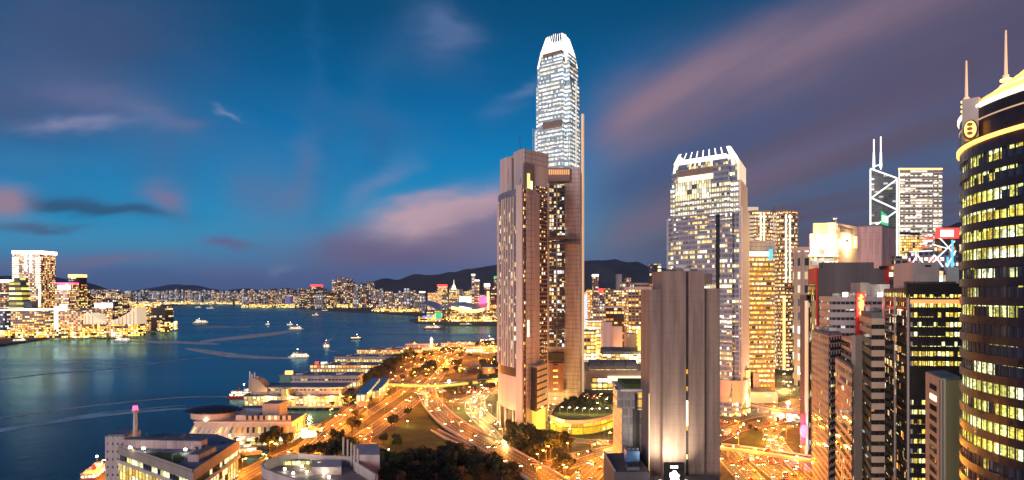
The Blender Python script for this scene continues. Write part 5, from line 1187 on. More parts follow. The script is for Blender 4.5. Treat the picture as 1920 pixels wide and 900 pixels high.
t = tag(MB().box(X(1122, 1498), 1498, Z(550, 1498), X(1134, 1498), 1499, Z(541, 1498)).build('neon_sign', 'neon_red'), 'small red neon sign in the middle distance under the mountain', 'sign')
fb(1196, 1222, 850, 852, 14, Z(617, 850), 'roof', 'shop', thing('lit_canopy', 'bright yellow lit canopy under the pale government office', 'canopy', (*P(1208, 850), 4)))
# east side fill behind near towers
for a, b, Y, d, yt, m, lab in ((1680, 1712, 480, 40, 510, 'f_dark', 'dark low block beside the foot of the grid lit tower'), (1678, 1704, 560, 30, 480, 'f_mid2', 'lit block between the pink tower and the grid lit tower'), (1500, 1520, 900, 30, 540, 'f_mid', 'distant lit block behind the slim black slab'), (1456, 1512, 980, 40, 700, 'f_mall', 'brightly lit shopping arcade at the foot of the apartment towers'), (1380, 1412, 640, 30, 700, 'stone_lit', 'pale stone annex next to the round podium'), (1668, 1702, 340, 30, 556, 'concrete_dark', 'dark plant block behind the white floodlights'), (1405, 1458, 615, 26, 735, 'stone_lit', 'warm stone podium under the gold lit office slab')):
    blk('building', lab, a, b, Y, d, yt, m)

# ---- convention centre on the point, winged roof
cv = thing('convention_centre', 'long convention centre with swooping grey wing roofs over lit glass', 'convention centre', (*P(860, 2350), 4))
Yv = 2320
fb(784, 936, Yv, Yv+180, 4, Z(594, Yv), 'podium', 'f_quay', cv); fb(800, 930, Yv+20, Yv+160, Z(594, Yv), Z(583, Yv), 'upper_hall', 'f_mid2', cv)
M_['roof_wing'] = flat('roof_wing', (.22, .25, .36, 1), .35, .4, var=.1)
def wing(prof, Ya, Yb, th_, name, m, root):
    b = MB(); n = len(prof)
    for i in range(n-1):
        (xa_, ya_), (xb_, yb_) = prof[i], prof[i+1]; A_ = (X(xa_, Ya), Ya, Z(ya_, Ya)); B_ = (X(xb_, Ya), Ya, Z(yb_, Ya)); C_ = (B_[0], Yb, B_[2]+10); D_ = (A_[0], Yb, A_[2]+10)
        dn = lambda p: (p[0], p[1], p[2]-th_)
        b.poly([A_, B_, C_, D_]); b.poly([dn(D_), dn(C_), dn(B_), dn(A_)]); b.poly([dn(A_), dn(B_), B_, A_]); b.poly([D_, C_, dn(C_), dn(D_)])
    return b.build(name, m, root)
wing([(788, 570), (800, 571), (812, 576), (822, 582), (832, 577), (845, 573)], Yv-40, Yv+150, 3, 'roof_wing', 'roof_wing', cv)
wing([(832, 577), (848, 573), (865, 572), (880, 575), (895, 577), (912, 574)], Yv-45, Yv+100, 4, 'roof_wing', 'roof_wing', cv)
wing([(846, 579), (862, 582), (880, 585), (895, 585), (908, 582)], Yv-50, Yv-46, 2, 'eaves_light', 'crown_gold', cv)
fb(817, 828, Yv-30, Yv-28, 14, Z(585, Yv), 'green_screen', 'neon_green', cv); fb(792, 810, Yv-30, Yv-28, 22, Z(592, Yv), 'blue_screen', 'neon_blue', cv); fb(818, 827, Yv-31, Yv-29, 10, Z(598, Yv), 'pink_screen', 'neon_pink', cv)

# ================================================================ ACROSS THE HARBOUR, WEST SIDE
Yk = 1700
K = lambda *a, **k: blk('building', *a, **k)
M_['f_k1'] = facade('f_k1', (.45, .36, .34, 1), 5.5, 5, .66, fu=.12, v0=.2, v1=.8, st=2.0, cols=WARM, blk=1, detail=.2)
k1 = mk('harbour_tower', 'tall waterfront tower across the harbour outlined in brilliant white', 'skyscraper', [P(22, Yk), P(75, Yk), P(75, Yk+60), P(22, Yk+60)])
fb(23, 74, Yk, Yk+60, 4, Z(472, Yk), 'wall', 'f_k1', k1); fb(22, 75, Yk-3, Yk+61, Z(476, Yk), Z(470, Yk), 'crown_band', 'sign_white', k1)
for k in range(13):
    fb(22.6, 34, Yk-2.5, Yk-.5, Z(482+k*4.2+2.2, Yk), Z(482+k*4.2, Yk), 'light_bar', 'sign_soft', k1) if M_.update({'sign_soft': M_.get('sign_soft') or glow('bar_light', S(255, 240, 210), 2.2)}) is None else None
    fb(66, 75, Yk-2.5, Yk-.5, Z(482+k*4.2+2.2, Yk), Z(482+k*4.2, Yk), 'light_bar', 'sign_soft', k1)
for a, y_ in ((46, 508), (55.5, 511)): fb(a, a+3, Yk-3, Yk-.5, Z(y_, Yk), Z(476, Yk), 'light_strip', 'sign_white', k1)
fb(72, 75, Yk-2, Yk-.5, Z(575, Yk), Z(536, Yk), 'light_strip', 'sign_soft', k1)
k2 = mk('leaning_building', 'yellow green banded building with slanting sides in front of the outlined tower', 'building', [P(10, 1620), P(42, 1620), P(42, 1660), P(10, 1660)])
M_['f_lime'] = facade('f_lime', (.1, .1, .06, 1), 20, 13, .9, fu=.02, v0=.35, v1=.8, st=1.7, cols=LIME, vs=0, detail=.2)
def trap(pa, pb, Y, d, yb_, yt_, sh, name, m, root):
    lo = [P(pa, Y), P(pb, Y), (X(pb, Y), Y+d), (X(pa, Y), Y+d)]; hi = [(p[0]+sh[i in (1, 2)]*Y/F, p[1]) for i, p in enumerate(lo)]
    return MB().prism(lo, Z(yb_, Y), Z(yt_, Y), poly2=hi).build(name, m, root)
trap(16, 31, 1620, 30, 580, 528, (1, -2), 'wall', 'f_lime', k2); trap(31, 43, 1612, 30, 580, 521, (-5, -8), 'leaning_wing', 'f_lime', k2)
for a, b, Y, d, yt, m, lab, cap in (
 (20, 77, 1560, 60, 582, 'f_mid2', 'long golden lit hotel on the far waterfront with a white eaves line', ('sign_white', 3)), (0, 14, 1700, 40, 530, 'f_mid', 'block with a white roof sign at the picture edge across the harbour', ('sign_white', 8)), (-8, 8, 1580, 40, 582, 'f_mid3', 'white framed low building at the far ferry terminal', ('sign_white', 2)),
 (103, 128, 1680, 40, 532, 'f_k1', 'pink topped office across the harbour with a white sign', ('neon_pink', 3)), (127, 146, 1750, 40, 540, 'f_mid2', 'orange lit block next to the pink topped office', None), (128, 150, 1850, 30, 520, 'f_dark', 'dark tower with a yellow crenellated crown across the harbour', ('crown_gold', 9)),
 (101, 109, 1560, 30, 574, 'sign_soft', 'white floodlit wall on the far waterfront', None), (109, 152, 1540, 40, 583, 'f_k1', 'wide pink beige hotel behind the far promenade', None), (78, 98, 1600, 30, 578, 'f_mid2', 'low gold lit block behind the brightest part of the far promenade', None), (150, 178, 1650, 40, 578, 'f_dark', 'dark reddish low block behind the wing shaped theatre', None),
 (178, 197, 1600, 30, 577, 'f_k1', 'block with a white glowing roof sign beside the wing shaped theatre', ('sign_white', 12)), (283, 311, 1760, 40, 575, 'f_dark', 'dark red office block standing alone near the tip of the far pier', None), (258, 284, 1780, 40, 592, 'f_mid', 'low violet grey block before the dark red office', None), (44, 60, 1615, 20, 565, 'glass', 'dark glass infill beside the leaning building', None)):
    K(lab, a, b, Y, d, yt, m, cap=cap)
fb(108, 131, 1675, 1678, Z(543, 1675), Z(535, 1675), 'sign', 'sign_white', thing('roof_sign', 'glowing white pink sign below the pink topped roof', 'sign', (*P(120, 1675), Z(543, 1675))))
fb(112, 124, 1535, 1538, Z(582, 1535), Z(571, 1535), 'sign', 'sign_white', thing('roof_sign', 'blazing white billboard above the wide pink beige hotel', 'sign', (*P(118, 1535), Z(582, 1535))))
# wing shaped theatre
ct = thing('theatre', 'windowless cream theatre with two sweeping ski slope wings', 'theatre', (*P(205, 1560), 4)); Yt = 1545
def slab_prof(prof, Y, d, name, m, root):
    b = MB(); f0 = [(X(a, Y), Y, Z(c, Y)) for a, c in prof]; f1 = [(x_, y_+d, z_) for x_, y_, z_ in f0]; b.poly(f0[::-1], [(p[0], p[2]) for p in f0[::-1]]); b.poly(f1)
    for i in range(len(f0)): j = (i+1) % len(f0); b.poly([f0[i], f0[j], f1[j], f1[i]])
    return b.build(name, m, root)
M_['theatre'] = facade('theatre_tile', (.62, .5, .4, 1), 7, 4, 1, fu=.42, v0=-1, v1=2, st=.9, cols=(S(255, 226, 190),)*3, blk=1, detail=0, glass=(.6, .5, .4, 1), rough=.6)
slab_prof([(156, 609), (157, 588), (165, 587), (175, 591), (186, 598), (198, 603), (198, 609)], Yt, 40, 'west_wing', 'tile_glow', ct)
slab_prof([(205, 609), (206, 602), (222, 597), (238, 588), (250, 580), (256, 576), (257, 609)], Yt, 40, 'east_wing', 'tile_glow', ct)
fb(156, 257, Yt-6, Yt+30, 4, Z(608, Yt), 'plinth', 'f_quay', ct)
b = MB(); 
for k in range(14):
    px = 160+k*7
    if 198 < px < 206: continue
    top_ = 590 if px < 175 else 603 if px < 206 else 604-(px-206)*.5
    b.box(X(px, Yt)-.5, Yt-1.2, Z(608, Yt), X(px, Yt)+.5, Yt-.2, Z(top_+2, Yt))
b.build('ribs', 'stone_lit', ct)
ck_ = thing('clock_tower', 'small brick clock tower between the two theatre wings', 'clock tower', (*P(201.5, 1520), 4))
fb(199.5, 204, 1518, 1524, 4, Z(594, 1518), 'shaft', 'f_orange', ck_); MB().cyl(*P(201.7, 1521), Z(594, 1518), Z(589, 1518), 2.6, .4, 8).build('cupola', 'crown_gold', ck_)

# ---- rows of far buildings
def row(n, a, b, Ya, Yb, ytf, wpx, mats_, label, group, name='housing_tower', seed=1, dd=30):
    r = random.Random(seed)
    for k in range(n):
        px = a+(b-a)*(k+r.uniform(.1, .9))/n; Y = r.uniform(Ya, Yb); w = r.uniform(*wpx); yt = ytf(px, r)
        tw = MB(); x0, x1 = X(px-w/2, Y), X(px+w/2, Y); zt = Z(yt, Y)
        tw.prism([(x0, Y), (x1, Y), (x1, Y+dd), (x0, Y+dd)], 3.9, zt)
        if r.random() < .6: c = (x0+x1)/2; q = (x1-x0)*.25; tw.prism([(c-q, Y+4), (c+q, Y+4), (c+q, Y+dd-6), (c-q, Y+dd-6)], zt, zt+r.uniform(4, 9))
        tag(tw.build(name, r.choice(mats_)), label, 'tower' if 'tower' in name else 'building', group)
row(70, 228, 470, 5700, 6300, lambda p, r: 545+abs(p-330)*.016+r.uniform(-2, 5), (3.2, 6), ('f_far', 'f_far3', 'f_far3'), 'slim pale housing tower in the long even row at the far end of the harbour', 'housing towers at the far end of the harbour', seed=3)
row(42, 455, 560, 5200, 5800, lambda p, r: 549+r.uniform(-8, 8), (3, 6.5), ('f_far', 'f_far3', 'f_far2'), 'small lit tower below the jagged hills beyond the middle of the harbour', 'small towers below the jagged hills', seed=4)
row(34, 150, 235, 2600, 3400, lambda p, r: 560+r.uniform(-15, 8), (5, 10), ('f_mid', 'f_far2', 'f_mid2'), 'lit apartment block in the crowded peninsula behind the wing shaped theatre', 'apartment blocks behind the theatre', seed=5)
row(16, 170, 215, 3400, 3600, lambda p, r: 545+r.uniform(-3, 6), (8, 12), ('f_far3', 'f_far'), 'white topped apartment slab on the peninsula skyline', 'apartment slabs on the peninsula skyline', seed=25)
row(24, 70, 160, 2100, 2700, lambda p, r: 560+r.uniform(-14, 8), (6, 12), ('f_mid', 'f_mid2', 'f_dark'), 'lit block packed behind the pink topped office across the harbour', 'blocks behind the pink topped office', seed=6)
row(14, -60, 24, 1750, 2300, lambda p, r: 556+r.uniform(-16, 10), (8, 14), ('f_mid', 'f_mid2', 'f_mid3'), 'lit block behind the far ferry terminal at the picture edge', 'blocks behind the far ferry terminal', seed=7)
def np_top(p, r):
    base_ = 548 if p < 625 else 524 if p < 655 else 533 if p < 700 else 548
    return base_+r.uniform(-6, 18)
row(66, 560, 705, 4300, 4900, np_top, (4, 8), ('f_far2', 'f_far', 'f_far2', 'f_far3'), 'packed apartment tower on the point beneath the brown hillside', 'packed apartment towers on the point', seed=8)
row(52, 700, 830, 3500, 4200, lambda p, r: 556+r.uniform(-12, 12), (4.5, 8), ('f_far', 'f_far3', 'f_far2'), 'pale apartment tower at the foot of the long mountain', 'apartment towers at the foot of the long mountain', seed=9)
row(30, 826, 945, 2750, 3300, lambda p, r: 552+r.uniform(-12, 10), (6, 10), ('f_far3', 'f_mid2', 'f_far2'), 'bright office block rising behind the winged convention centre', 'office blocks behind the convention centre', name='office_block', seed=10)
row(24, 1094, 1250, 2000, 3000, lambda p, r: 552+r.uniform(-12, 8), (6, 11), ('f_mid', 'f_far2', 'f_mid2'), 'lit block at the foot of the dark mountain beyond the tall silver tower', 'blocks at the foot of the dark mountain', name='office_block', seed=11)
row(22, 224, 470, 5560, 5640, lambda p, r: 567+r.uniform(-1.5, 1), (7, 14), ('f_quay',), 'low glowing box added for quay lamps at the far end of the harbour', 'quay lamp boxes at the far end of the harbour', name='quay_shed', seed=12, dd=20)  # low shore rows from here: invented lit boxes in place of tiny shore lamps
row(30, 455, 720, 4330, 4500, lambda p, r: 572+r.uniform(-1.5, 1), (6, 13), ('f_quay',), 'low glowing box added for quay lamps below the packed apartment towers', 'quay lamp boxes below the packed towers', name='quay_shed', seed=13, dd=20)
row(14, 700, 785, 3420, 3500, lambda p, r: 580+r.uniform(-1.5, 1), (6, 10), ('f_quay',), 'low glowing box added for quay lamps next to the convention centre point', 'quay lamp boxes beside the convention centre', name='quay_shed', seed=14, dd=20)
row(22, 8, 160, 1478, 1500, lambda p, r: 622+r.uniform(-3, 2), (7, 11), ('f_quay',), 'low blazing box added for promenade lamps along the peninsula seawall', 'promenade lamp boxes along the peninsula', name='promenade_pavilion', seed=15, dd=14)
row(12, 160, 232, 1500, 1530, lambda p, r: 619+r.uniform(-2, 1), (5, 7), ('f_quay', 'f_mall'), 'low lit box added for shore lamps in front of the wing shaped theatre', 'shore lamp boxes in front of the theatre', name='promenade_pavilion', seed=16, dd=10)
row(20, 222, 330, 1700, 1840, lambda p, r: 604+r.uniform(-3, 2), (5, 8), ('f_quay', 'f_orange'), 'low red and gold box added for shore lamps on the far peninsula tip', 'shore lamp boxes on the far peninsula tip', name='pier_shed', seed=17, dd=10)
row(14, 225, 300, 2900, 3300, lambda p, r: 572+r.uniform(-3, 2), (7, 12), ('f_quay',), 'glowing low block added for shore lamps on the inner shore behind the theatre', 'glowing low blocks on the inner shore', name='quay_shed', seed=18, dd=20)
row(26, 780, 948, 1330, 2200, lambda p, r: 0, (1, 1), ('f_quay',), 'x', 'x', seed=1) if False else None
# named landmarks in those rows
for a, b, Y, d, yt, m, lab, cap in (
 (562, 580, 4250, 40, 541, 'f_dark', 'dark maroon tower left dark beside the red signed block', None), (582, 602, 4250, 40, 537, 'f_dark', 'maroon block under a blazing red roof sign', ('neon_red', 12)), (602, 610, 4230, 40, 541, 'f_dark', 'narrow maroon tower next to the red signed block', None), (590, 606, 4150, 30, 551, 'f_far3', 'white ringed low block under the maroon towers', None),
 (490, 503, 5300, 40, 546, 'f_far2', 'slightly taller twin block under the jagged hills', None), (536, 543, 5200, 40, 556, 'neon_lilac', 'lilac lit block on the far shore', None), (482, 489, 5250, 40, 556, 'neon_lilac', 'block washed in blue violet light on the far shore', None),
 (634, 658, 4500, 50, 523, 'f_far2', 'tallest pair of apartment towers on the point', None), (757, 767, 3500, 40, 541, 'f_far3', 'taller pale twin block at the foot of the long mountain', None), (747, 757, 3550, 40, 548, 'f_far3', 'shorter pale twin block at the foot of the long mountain', None), (729, 734, 3550, 30, 546, 'f_far', 'needle thin tower at the foot of the long mountain', None), (786, 796, 3300, 30, 549, 'f_far3', 'tower with a flat cream cap at the foot of the mountain', ('sign_soft', 8)),
 (802, 820, 3000, 40, 549, 'f_orange', 'broad orange lit block beside the red signed tower', None), (820, 837, 2900, 40, 537, 'f_orange', 'tower topped by a wide glowing red sign', ('neon_red', 9)), (842, 860, 2800, 40, 543, 'f_mid2', 'gold lit stepped skyscraper with a pointed spire', None),
 (884, 890, 2700, 30, 516, 'f_far', 'slim dark tower with a white light on its tip', ('sign_white', 5)), (890, 898, 2500, 30, 527, 'f_mid2', 'round topped bright tower next to the slim dark one', ('sign_white', 5)), (908, 918, 2500, 30, 538, 'f_dark', 'tower with a white blue lantern top', ('sign_white', 14)), (920, 938, 2500, 30, 540, 'f_dark', 'dark violet tower beside the hotel tower', None), (926, 936, 2600, 30, 522, 'f_mid', 'tower with a green and white lit head', ('neon_green', 10)),
 (861, 883, 2700, 30, 556, 'sign_soft', 'blazing white billboard facade behind the convention centre', None), (898, 912, 2450, 30, 556, 'neon_pink', 'magenta screen building behind the convention centre', None), (913, 917, 2440, 20, 546, 'crown_gold', 'orange lit column of a building near the magenta screen', None)):
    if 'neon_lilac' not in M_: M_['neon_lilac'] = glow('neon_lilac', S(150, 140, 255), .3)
    K(lab, a, b, Y, d, yt, m, cap=cap)
for i, o in enumerate([o for o in C.objects if o.get('label') == 'gold lit stepped skyscraper with a pointed spire']):
    oo = ORG[o.name]; b = MB(); b.cyl(*P(851, 2815), Z(543, 2800), Z(534, 2800), 12, 5, 6).cyl(*P(851, 2815), Z(534, 2800), Z(524, 2800), 2, .4, 6); b.build('spire', 'sign_soft', o)
# ================================================================ STREET LIFE
def lamp_proto(name, label, hgt, m, energy, col, group, double=False):
    t = thing(name, label, 'street lamp', (0, 0, -500), group)
    b = MB().cyl(0, 0, -500, -500+hgt, .14, .08, 6); b.build('pole', 'grey_metal', t)
    for s_ in ((1, -1) if double else (1,)):
        MB().bar((0, 0, -500+hgt-.3), (s_*1.8, 0, -500+hgt), .12).build('arm', 'grey_metal', t)
        MB().box(s_*1.8-.55, -.32, -500+hgt-.14, s_*1.8+.55, .32, -500+hgt+.1).build('lamp_head', m, t)
    ld = bpy.data.lights.new('lamp_light', 'POINT'); ld.energy = energy; ld.color = col[:3]; ld.shadow_soft_size = .8
    lo = bpy.data.objects.new('lamp_light', ld); C.objects.link(lo); lo.parent = t; lo.location = (0, 0, hgt-.8)
    reg(t); return t
AMB = S(255, 142, 34); WHT = S(255, 200, 110)
GRP = {}
def vis(p):
    px = 960+F*p[0]/p[1]; Y = p[1]
    return not (px < -15 or px > 1935 or (1220 < px < 1348 and Y > 215) or (px > 1516 and Y > 300) or (936 < px < 1002 and Y > 500) or HY+F*(H-p[2]-9)/Y > 905)
_used = {}
def lamp(p, rz, kind, label, group):
    if not vis(p): return None
    key = kind
    if key not in _used:
        _used[key] = lamp_proto('street_lamp', label, *LK[kind], 'g'); t = _used[key]; t.location = p; t.rotation_euler = (0, 0, rz); t['label'] = label; t['group'] = group; return t
    return dup(_used[key], p, rz, label=label, group=group)
LK = {'amber': (10, 'lamp_amber', 23000, AMB), 'white': (9, 'lamp_white', 17000, WHT), 'small': (5, 'lamp_white', 2200, WHT), 'far': (14, 'lamp_amber', 60000, AMB)}
def along_road(key, step, off, kind, label, group, t0=0, t1=1):
    pts, w, lanes = ROADS[key]; nn = normals(pts); d = step*.5; tot = sum(math.dist(pts[i][:2], pts[i+1][:2]) for i in range(len(pts)-1)); s = 0; side = 1
    for i in range(len(pts)-1):
        L = math.dist(pts[i][:2], pts[i+1][:2])
        while d <= s+L:
            t = (d-s)/L
            if t0 <= d/tot <= t1:
                x_ = pts[i][0]+(pts[i+1][0]-pts[i][0])*t; y_ = pts[i][1]+(pts[i+1][1]-pts[i][1])*t; z_ = pts[i][2]
                lamp((x_+nn[i][0]*off*side, y_+nn[i][1]*off*side, z_), atan2(-nn[i][1]*side, -nn[i][0]*side), kind, label, group)
            side = -side; d += step
        s += L
for key, step, kind, lab in (('harbour_front', 30, 'amber', 'amber street lamp lining the road along the ferry piers'), ('park_side', 34, 'amber', 'amber street lamp along the highway beside the lawn'), ('forecourt', 34, 'amber', 'amber street lamp on the narrow road between the tree groves'),
    ('loop', 34, 'amber', 'amber street lamp on the loop road behind the flyover'), ('slip', 30, 'white', 'pale street lamp on the curling slip road'), ('hotel_front', 24, 'white', 'pale street lamp on the bright road round the curved hotel'), ('hotel_ramp', 20, 'white', 'pale street lamp on the ramp to the hotel lobby'),
    ('avenue', 30, 'amber', 'amber street lamp along the avenue behind the slab tower'), ('avenue_near', 28, 'amber', 'amber street lamp on the broad road of queueing cars'), ('expressway', 26, 'amber', 'amber street lamp on the expressway beside the slab tower'), ('expressway_mid', 26, 'amber', 'amber street lamp on the middle carriageway of the expressway'), ('expressway_far', 26, 'amber', 'amber street lamp on the carriageway nearest the pink lit sign'),
    ('hook', 24, 'amber', 'amber street lamp on the hook shaped side road'), ('back_avenue', 30, 'white', 'pale street lamp by the green verge under the gold lit office'), ('flyover', 32, 'amber', 'amber street lamp on the parapet of the long flyover'), ('crossing', 22, 'white', 'pale street lamp on the viaduct across the expressway')):
    pts, w, _ = ROADS[key]; along_road(key, step, w/2+.6, kind, lab, lab.replace('street lamp', 'street lamps'))
for key, step, lab in (('back_street', 55, 'tall amber mast lamp on the street beyond the mall'), ('quay_road', 50, 'tall amber mast lamp on the road to the convention centre')):
    along_road(key, step, 11, 'far', lab, lab.replace('mast lamp', 'mast lamps'))
R = random.Random(5)
for k in range(46):          # the glittering construction ground between piers and hotel
    a = R.uniform(755, 930); b = R.uniform(656, 712)
    if a < 800 and b > 690: continue
    lamp((*G(a, b), 4), R.uniform(0, 6), 'far' if b < 680 else 'amber', 'bright amber work lamp on the reclaimed ground behind the piers', 'work lamps on the reclaimed ground')
for a, b in ((690, 745), (640, 760), (655, 790), (600, 828), (560, 840), (520, 860), (610, 845), (735, 742), (680, 805)): lamp((*G(a, b), 4), R.uniform(0, 6), 'amber', 'amber lamp among the trees by the pier road', 'amber lamps among the trees by the pier road')
for a, b in ((860, 775), (880, 800), (925, 850), (730, 855), (765, 800)): lamp((*G(a, b), 4), R.uniform(0, 6), 'small', 'short garden lamp on the grass beside the flyover', 'short garden lamps on the grass')
for a, b in ((1010, 880), (1040, 840), (1085, 880), (1060, 905), (985, 850), (1065, 860)): lamp((*G(a, b), 4), R.uniform(0, 6), 'amber', 'amber lamp glowing through the dark grove below the hotel', 'amber lamps in the dark grove')
for a in range(1050, 1166, 14): lamp((*G(a, 778-abs(a-1110)*.06, 15.5), 15.5), 0, 'small', 'short lamp in the roof garden above the yellow shopfronts', 'short lamps in the roof garden')
for k in range(14): lamp((*G(R.uniform(1070, 1165), R.uniform(748, 772), 15.5), 15.5), 0, 'small', 'short lamp in the roof garden above the yellow shopfronts', 'short lamps in the roof garden') if k % 2 == 0 else None
for k in range(12): lamp((*G(R.uniform(1100, 1215), R.uniform(625, 690), 4), 4), 0, 'far', 'tall amber lamp in the lanes behind the mall', 'tall amber lamps behind the mall')
for k in range(12): lamp((*G(R.uniform(1410, 1500), R.uniform(705, 745), 4), 4), 0, 'white', 'pale lamp in the plaza below the gold lit office', 'pale lamps in the plaza')
for k in range(14): lamp((X(540+k*9+R.uniform(-4, 4), 700-k*4+120), 700+R.uniform(-30, 200), 4), 0, 'amber', 'amber lamp', 'x') if False else None
for k in range(4): q = P(500+k*40, 600); lamp((q[0], 600, 3.2), 0, 'white', 'pale quay lamp in front of the three storey pier', 'pale quay lamps before the three storey pier')
for k in range(4): q = P(358+k*44, 449); lamp((q[0], 449.2, 2.6), 0, 'small', 'short quay lamp in front of the domed pier', 'short quay lamps before the domed pier')
for k in range(9): q = P(-10+k*28, 1510); lamp((q[0], 1516+max(0, k-5)*22, 4), 0, 'far', 'tall amber mast lamp on the peninsula promenade', 'mast lamps on the peninsula promenade')
for (a, b, lab, e_) in ((1211, 684, 'blinding white flood mast beside the slab tower and the mall', 260000), (1478, 757, 'blinding white flood mast next to the slim black slab', 220000), (842, 716, 'dazzling yellow white mast on the footbridge', 90000)):
    p = (*G(a, b+14, 5), 5); Yl = p[1]; h_ = Z(b, Yl)-5; t = thing('flood_mast', lab, 'flood mast', p)
    MB().cyl(p[0], p[1], 5, 5+h_, .3, .15, 8).build('pole', 'grey_metal', t); MB().cyl(p[0], p[1], 5+h_, 6.6+h_, 1.6, 1.6, 12).build('lamp_head', 'lamp_white', t)
    ld = bpy.data.lights.new('flood', 'POINT'); ld.energy = e_; ld.color = (1, .86, .55); ld.shadow_soft_size = 1.6; lo = bpy.data.objects.new('flood_light', ld); C.objects.link(lo); lo.parent = t; lo.location = (0, -2.5, h_+.8)
# orange forecourt below the V shaped terminal
fg = [(195, 905), (240, 905), (300, 915), (350, 930), (420, 930), (450, 905), (452, 880)]
yard = MB().prism([G(160, 885, 2), G(215, 862, 2), G(362, 905, 2), G(452, 850, 2), G(470, 880, 2), G(460, 960, 2), G(200, 960, 2)], -2, 2).build('quay', 'ground', origin=(0, 0, 0)); tag(yard, kind='structure')
for a, b in ((190, 893), (215, 888), (240, 898), (265, 905), (290, 908), (318, 912), (420, 895), (440, 885), (455, 890)): lamp((*G(a, b, 2), 2), 0, 'amber', 'amber lamp on the quay below the V shaped terminal', 'amber lamps on the terminal quay')

# ---- cars
def car_proto(label, m, h=1.45, L=4.6, W=1.85, kind='car'):
    t = thing('parked_car' if False else kind, label, 'bus' if kind == 'bus' else 'car', (0, 0, -500)); z = -500
    b = MB(); 
    if kind == 'bus':
        b.prism([(-L/2, -W/2), (L/2, -W/2), (L/2, W/2), (-L/2, W/2)], z+.4, z+h, True, True); b.build('body', m, t)
        MB().prism([(-L/2-.03, -W/2-.03), (L/2+.03, -W/2-.03), (L/2+.03, W/2+.03), (-L/2-.03, W/2+.03)], z+1.3, z+2.1, True, True).build('windows', 'shop_w2', t)
        MB().prism([(-L/2-.03, -W/2-.03), (L/2+.03, -W/2-.03), (L/2+.03, W/2+.03), (-L/2-.03, W/2+.03)], z+3.0, z+3.8, True, True).build('windows', 'shop_w2', t)
    else:
        pr_ = [(-L/2, .35), (-L/2+.05, .85), (-L/2+.9, .95), (L/2-1.1, .92), (L/2-.1, .72), (L/2, .35)]
        f0 = [(x_, -W/2, z+z_) for x_, z_ in pr_]; f1 = [(x_, W/2, z_) for x_, _, z_ in f0]; b.poly(f0); b.poly(f1[::-1])
        for i in range(len(f0)): j = (i+1) % len(f0); b.poly([f0[j], f0[i], f1[i], f1[j]])
        b.build('body', m, t)
        MB().prism([(-L/2+.7, -W/2+.08), (L/2-1.2, -W/2+.08), (L/2-1.2, W/2-.08), (-L/2+.7, W/2-.08)], z+.93, z+1.38, poly2=[(-L/2+1.1, -W/2+.25), (L/2-2.0, -W/2+.25), (L/2-2.0, W/2-.25), (-L/2+1.1, W/2-.25)]).build('glass', 'glass', t)
        MB().prism([(-L/2+1.1, -W/2+.25), (L/2-2.0, -W/2+.25), (L/2-2.0, W/2-.25), (-L/2+1.1, W/2-.25)], z+1.38, z+h, True).build('roof', m, t)
    for s_ in (-1, 1):
        MB().box(L/2-.02, s_*W*.36-.22, z+.5, L/2+.1, s_*W*.36+.22, z+.78).build('headlight', 'head', t); MB().box(-L/2-.1, s_*W*.36-.2, z+.6, -L/2+.02, s_*W*.36+.2, z+.86).build('tail_light', 'tail', t)
        for x_ in (-L*.31, L*.31):
            w_ = MB(); r_ = .34 if kind == 'car' else .5
            n = 10; c0_ = [(x_+r_*cos(2*pi*i/n), s_*(W/2-.2), z+r_+r_*sin(2*pi*i/n)) for i in range(n)]; c1_ = [(p[0], s_*(W/2+.02), p[2]) for p in c0_]
            w_.poly(c0_); w_.poly(c1_)
            for i in range(n): j = (i+1) % n; w_.poly([c0_[i], c0_[j], c1_[j], c1_[i]])
            w_.build('wheel', 'rubber', t)
    reg(t); return t
M_['shop_w2'] = glow('bus_window', S(255, 236, 180), 1.0)
M_['car_red'] = flat('car_red', (.45, .02, .02, 1), .3); M_['car_white'] = flat('car_white', (.7, .7, .7, 1), .3, var=.03); M_['car_silver'] = flat('car_silver', (.4, .41, .43, 1), .3, .6); M_['car_black'] = flat('car_black', (.02, .02, .025, 1), .3); M_['bus_cream'] = flat('bus_cream', (.6, .5, .3, 1), .4)
CARS = {}
def put_car(col, p, rz, where):
    lab = {'red': 'red taxi with lit lamps', 'white': 'white car with lit lamps', 'silver': 'silver car with lit lamps', 'black': 'black car with lit lamps', 'bus': 'cream double decker bus'}[col]+' '+where
    grp = lab.replace('taxi', 'taxis').replace(' car ', ' cars ').replace('bus', 'buses')
    if col not in CARS:
        CARS[col] = car_proto(lab, 'bus_cream', 4.3, 11, 2.5, 'bus') if col == 'bus' else car_proto(lab, 'car_'+col)
        o = CARS[col]; o.location = p; o.rotation_euler = (0, 0, rz)
        o['group'] = grp; return o
    return dup(CARS[col], p, rz, label=lab, group=grp)
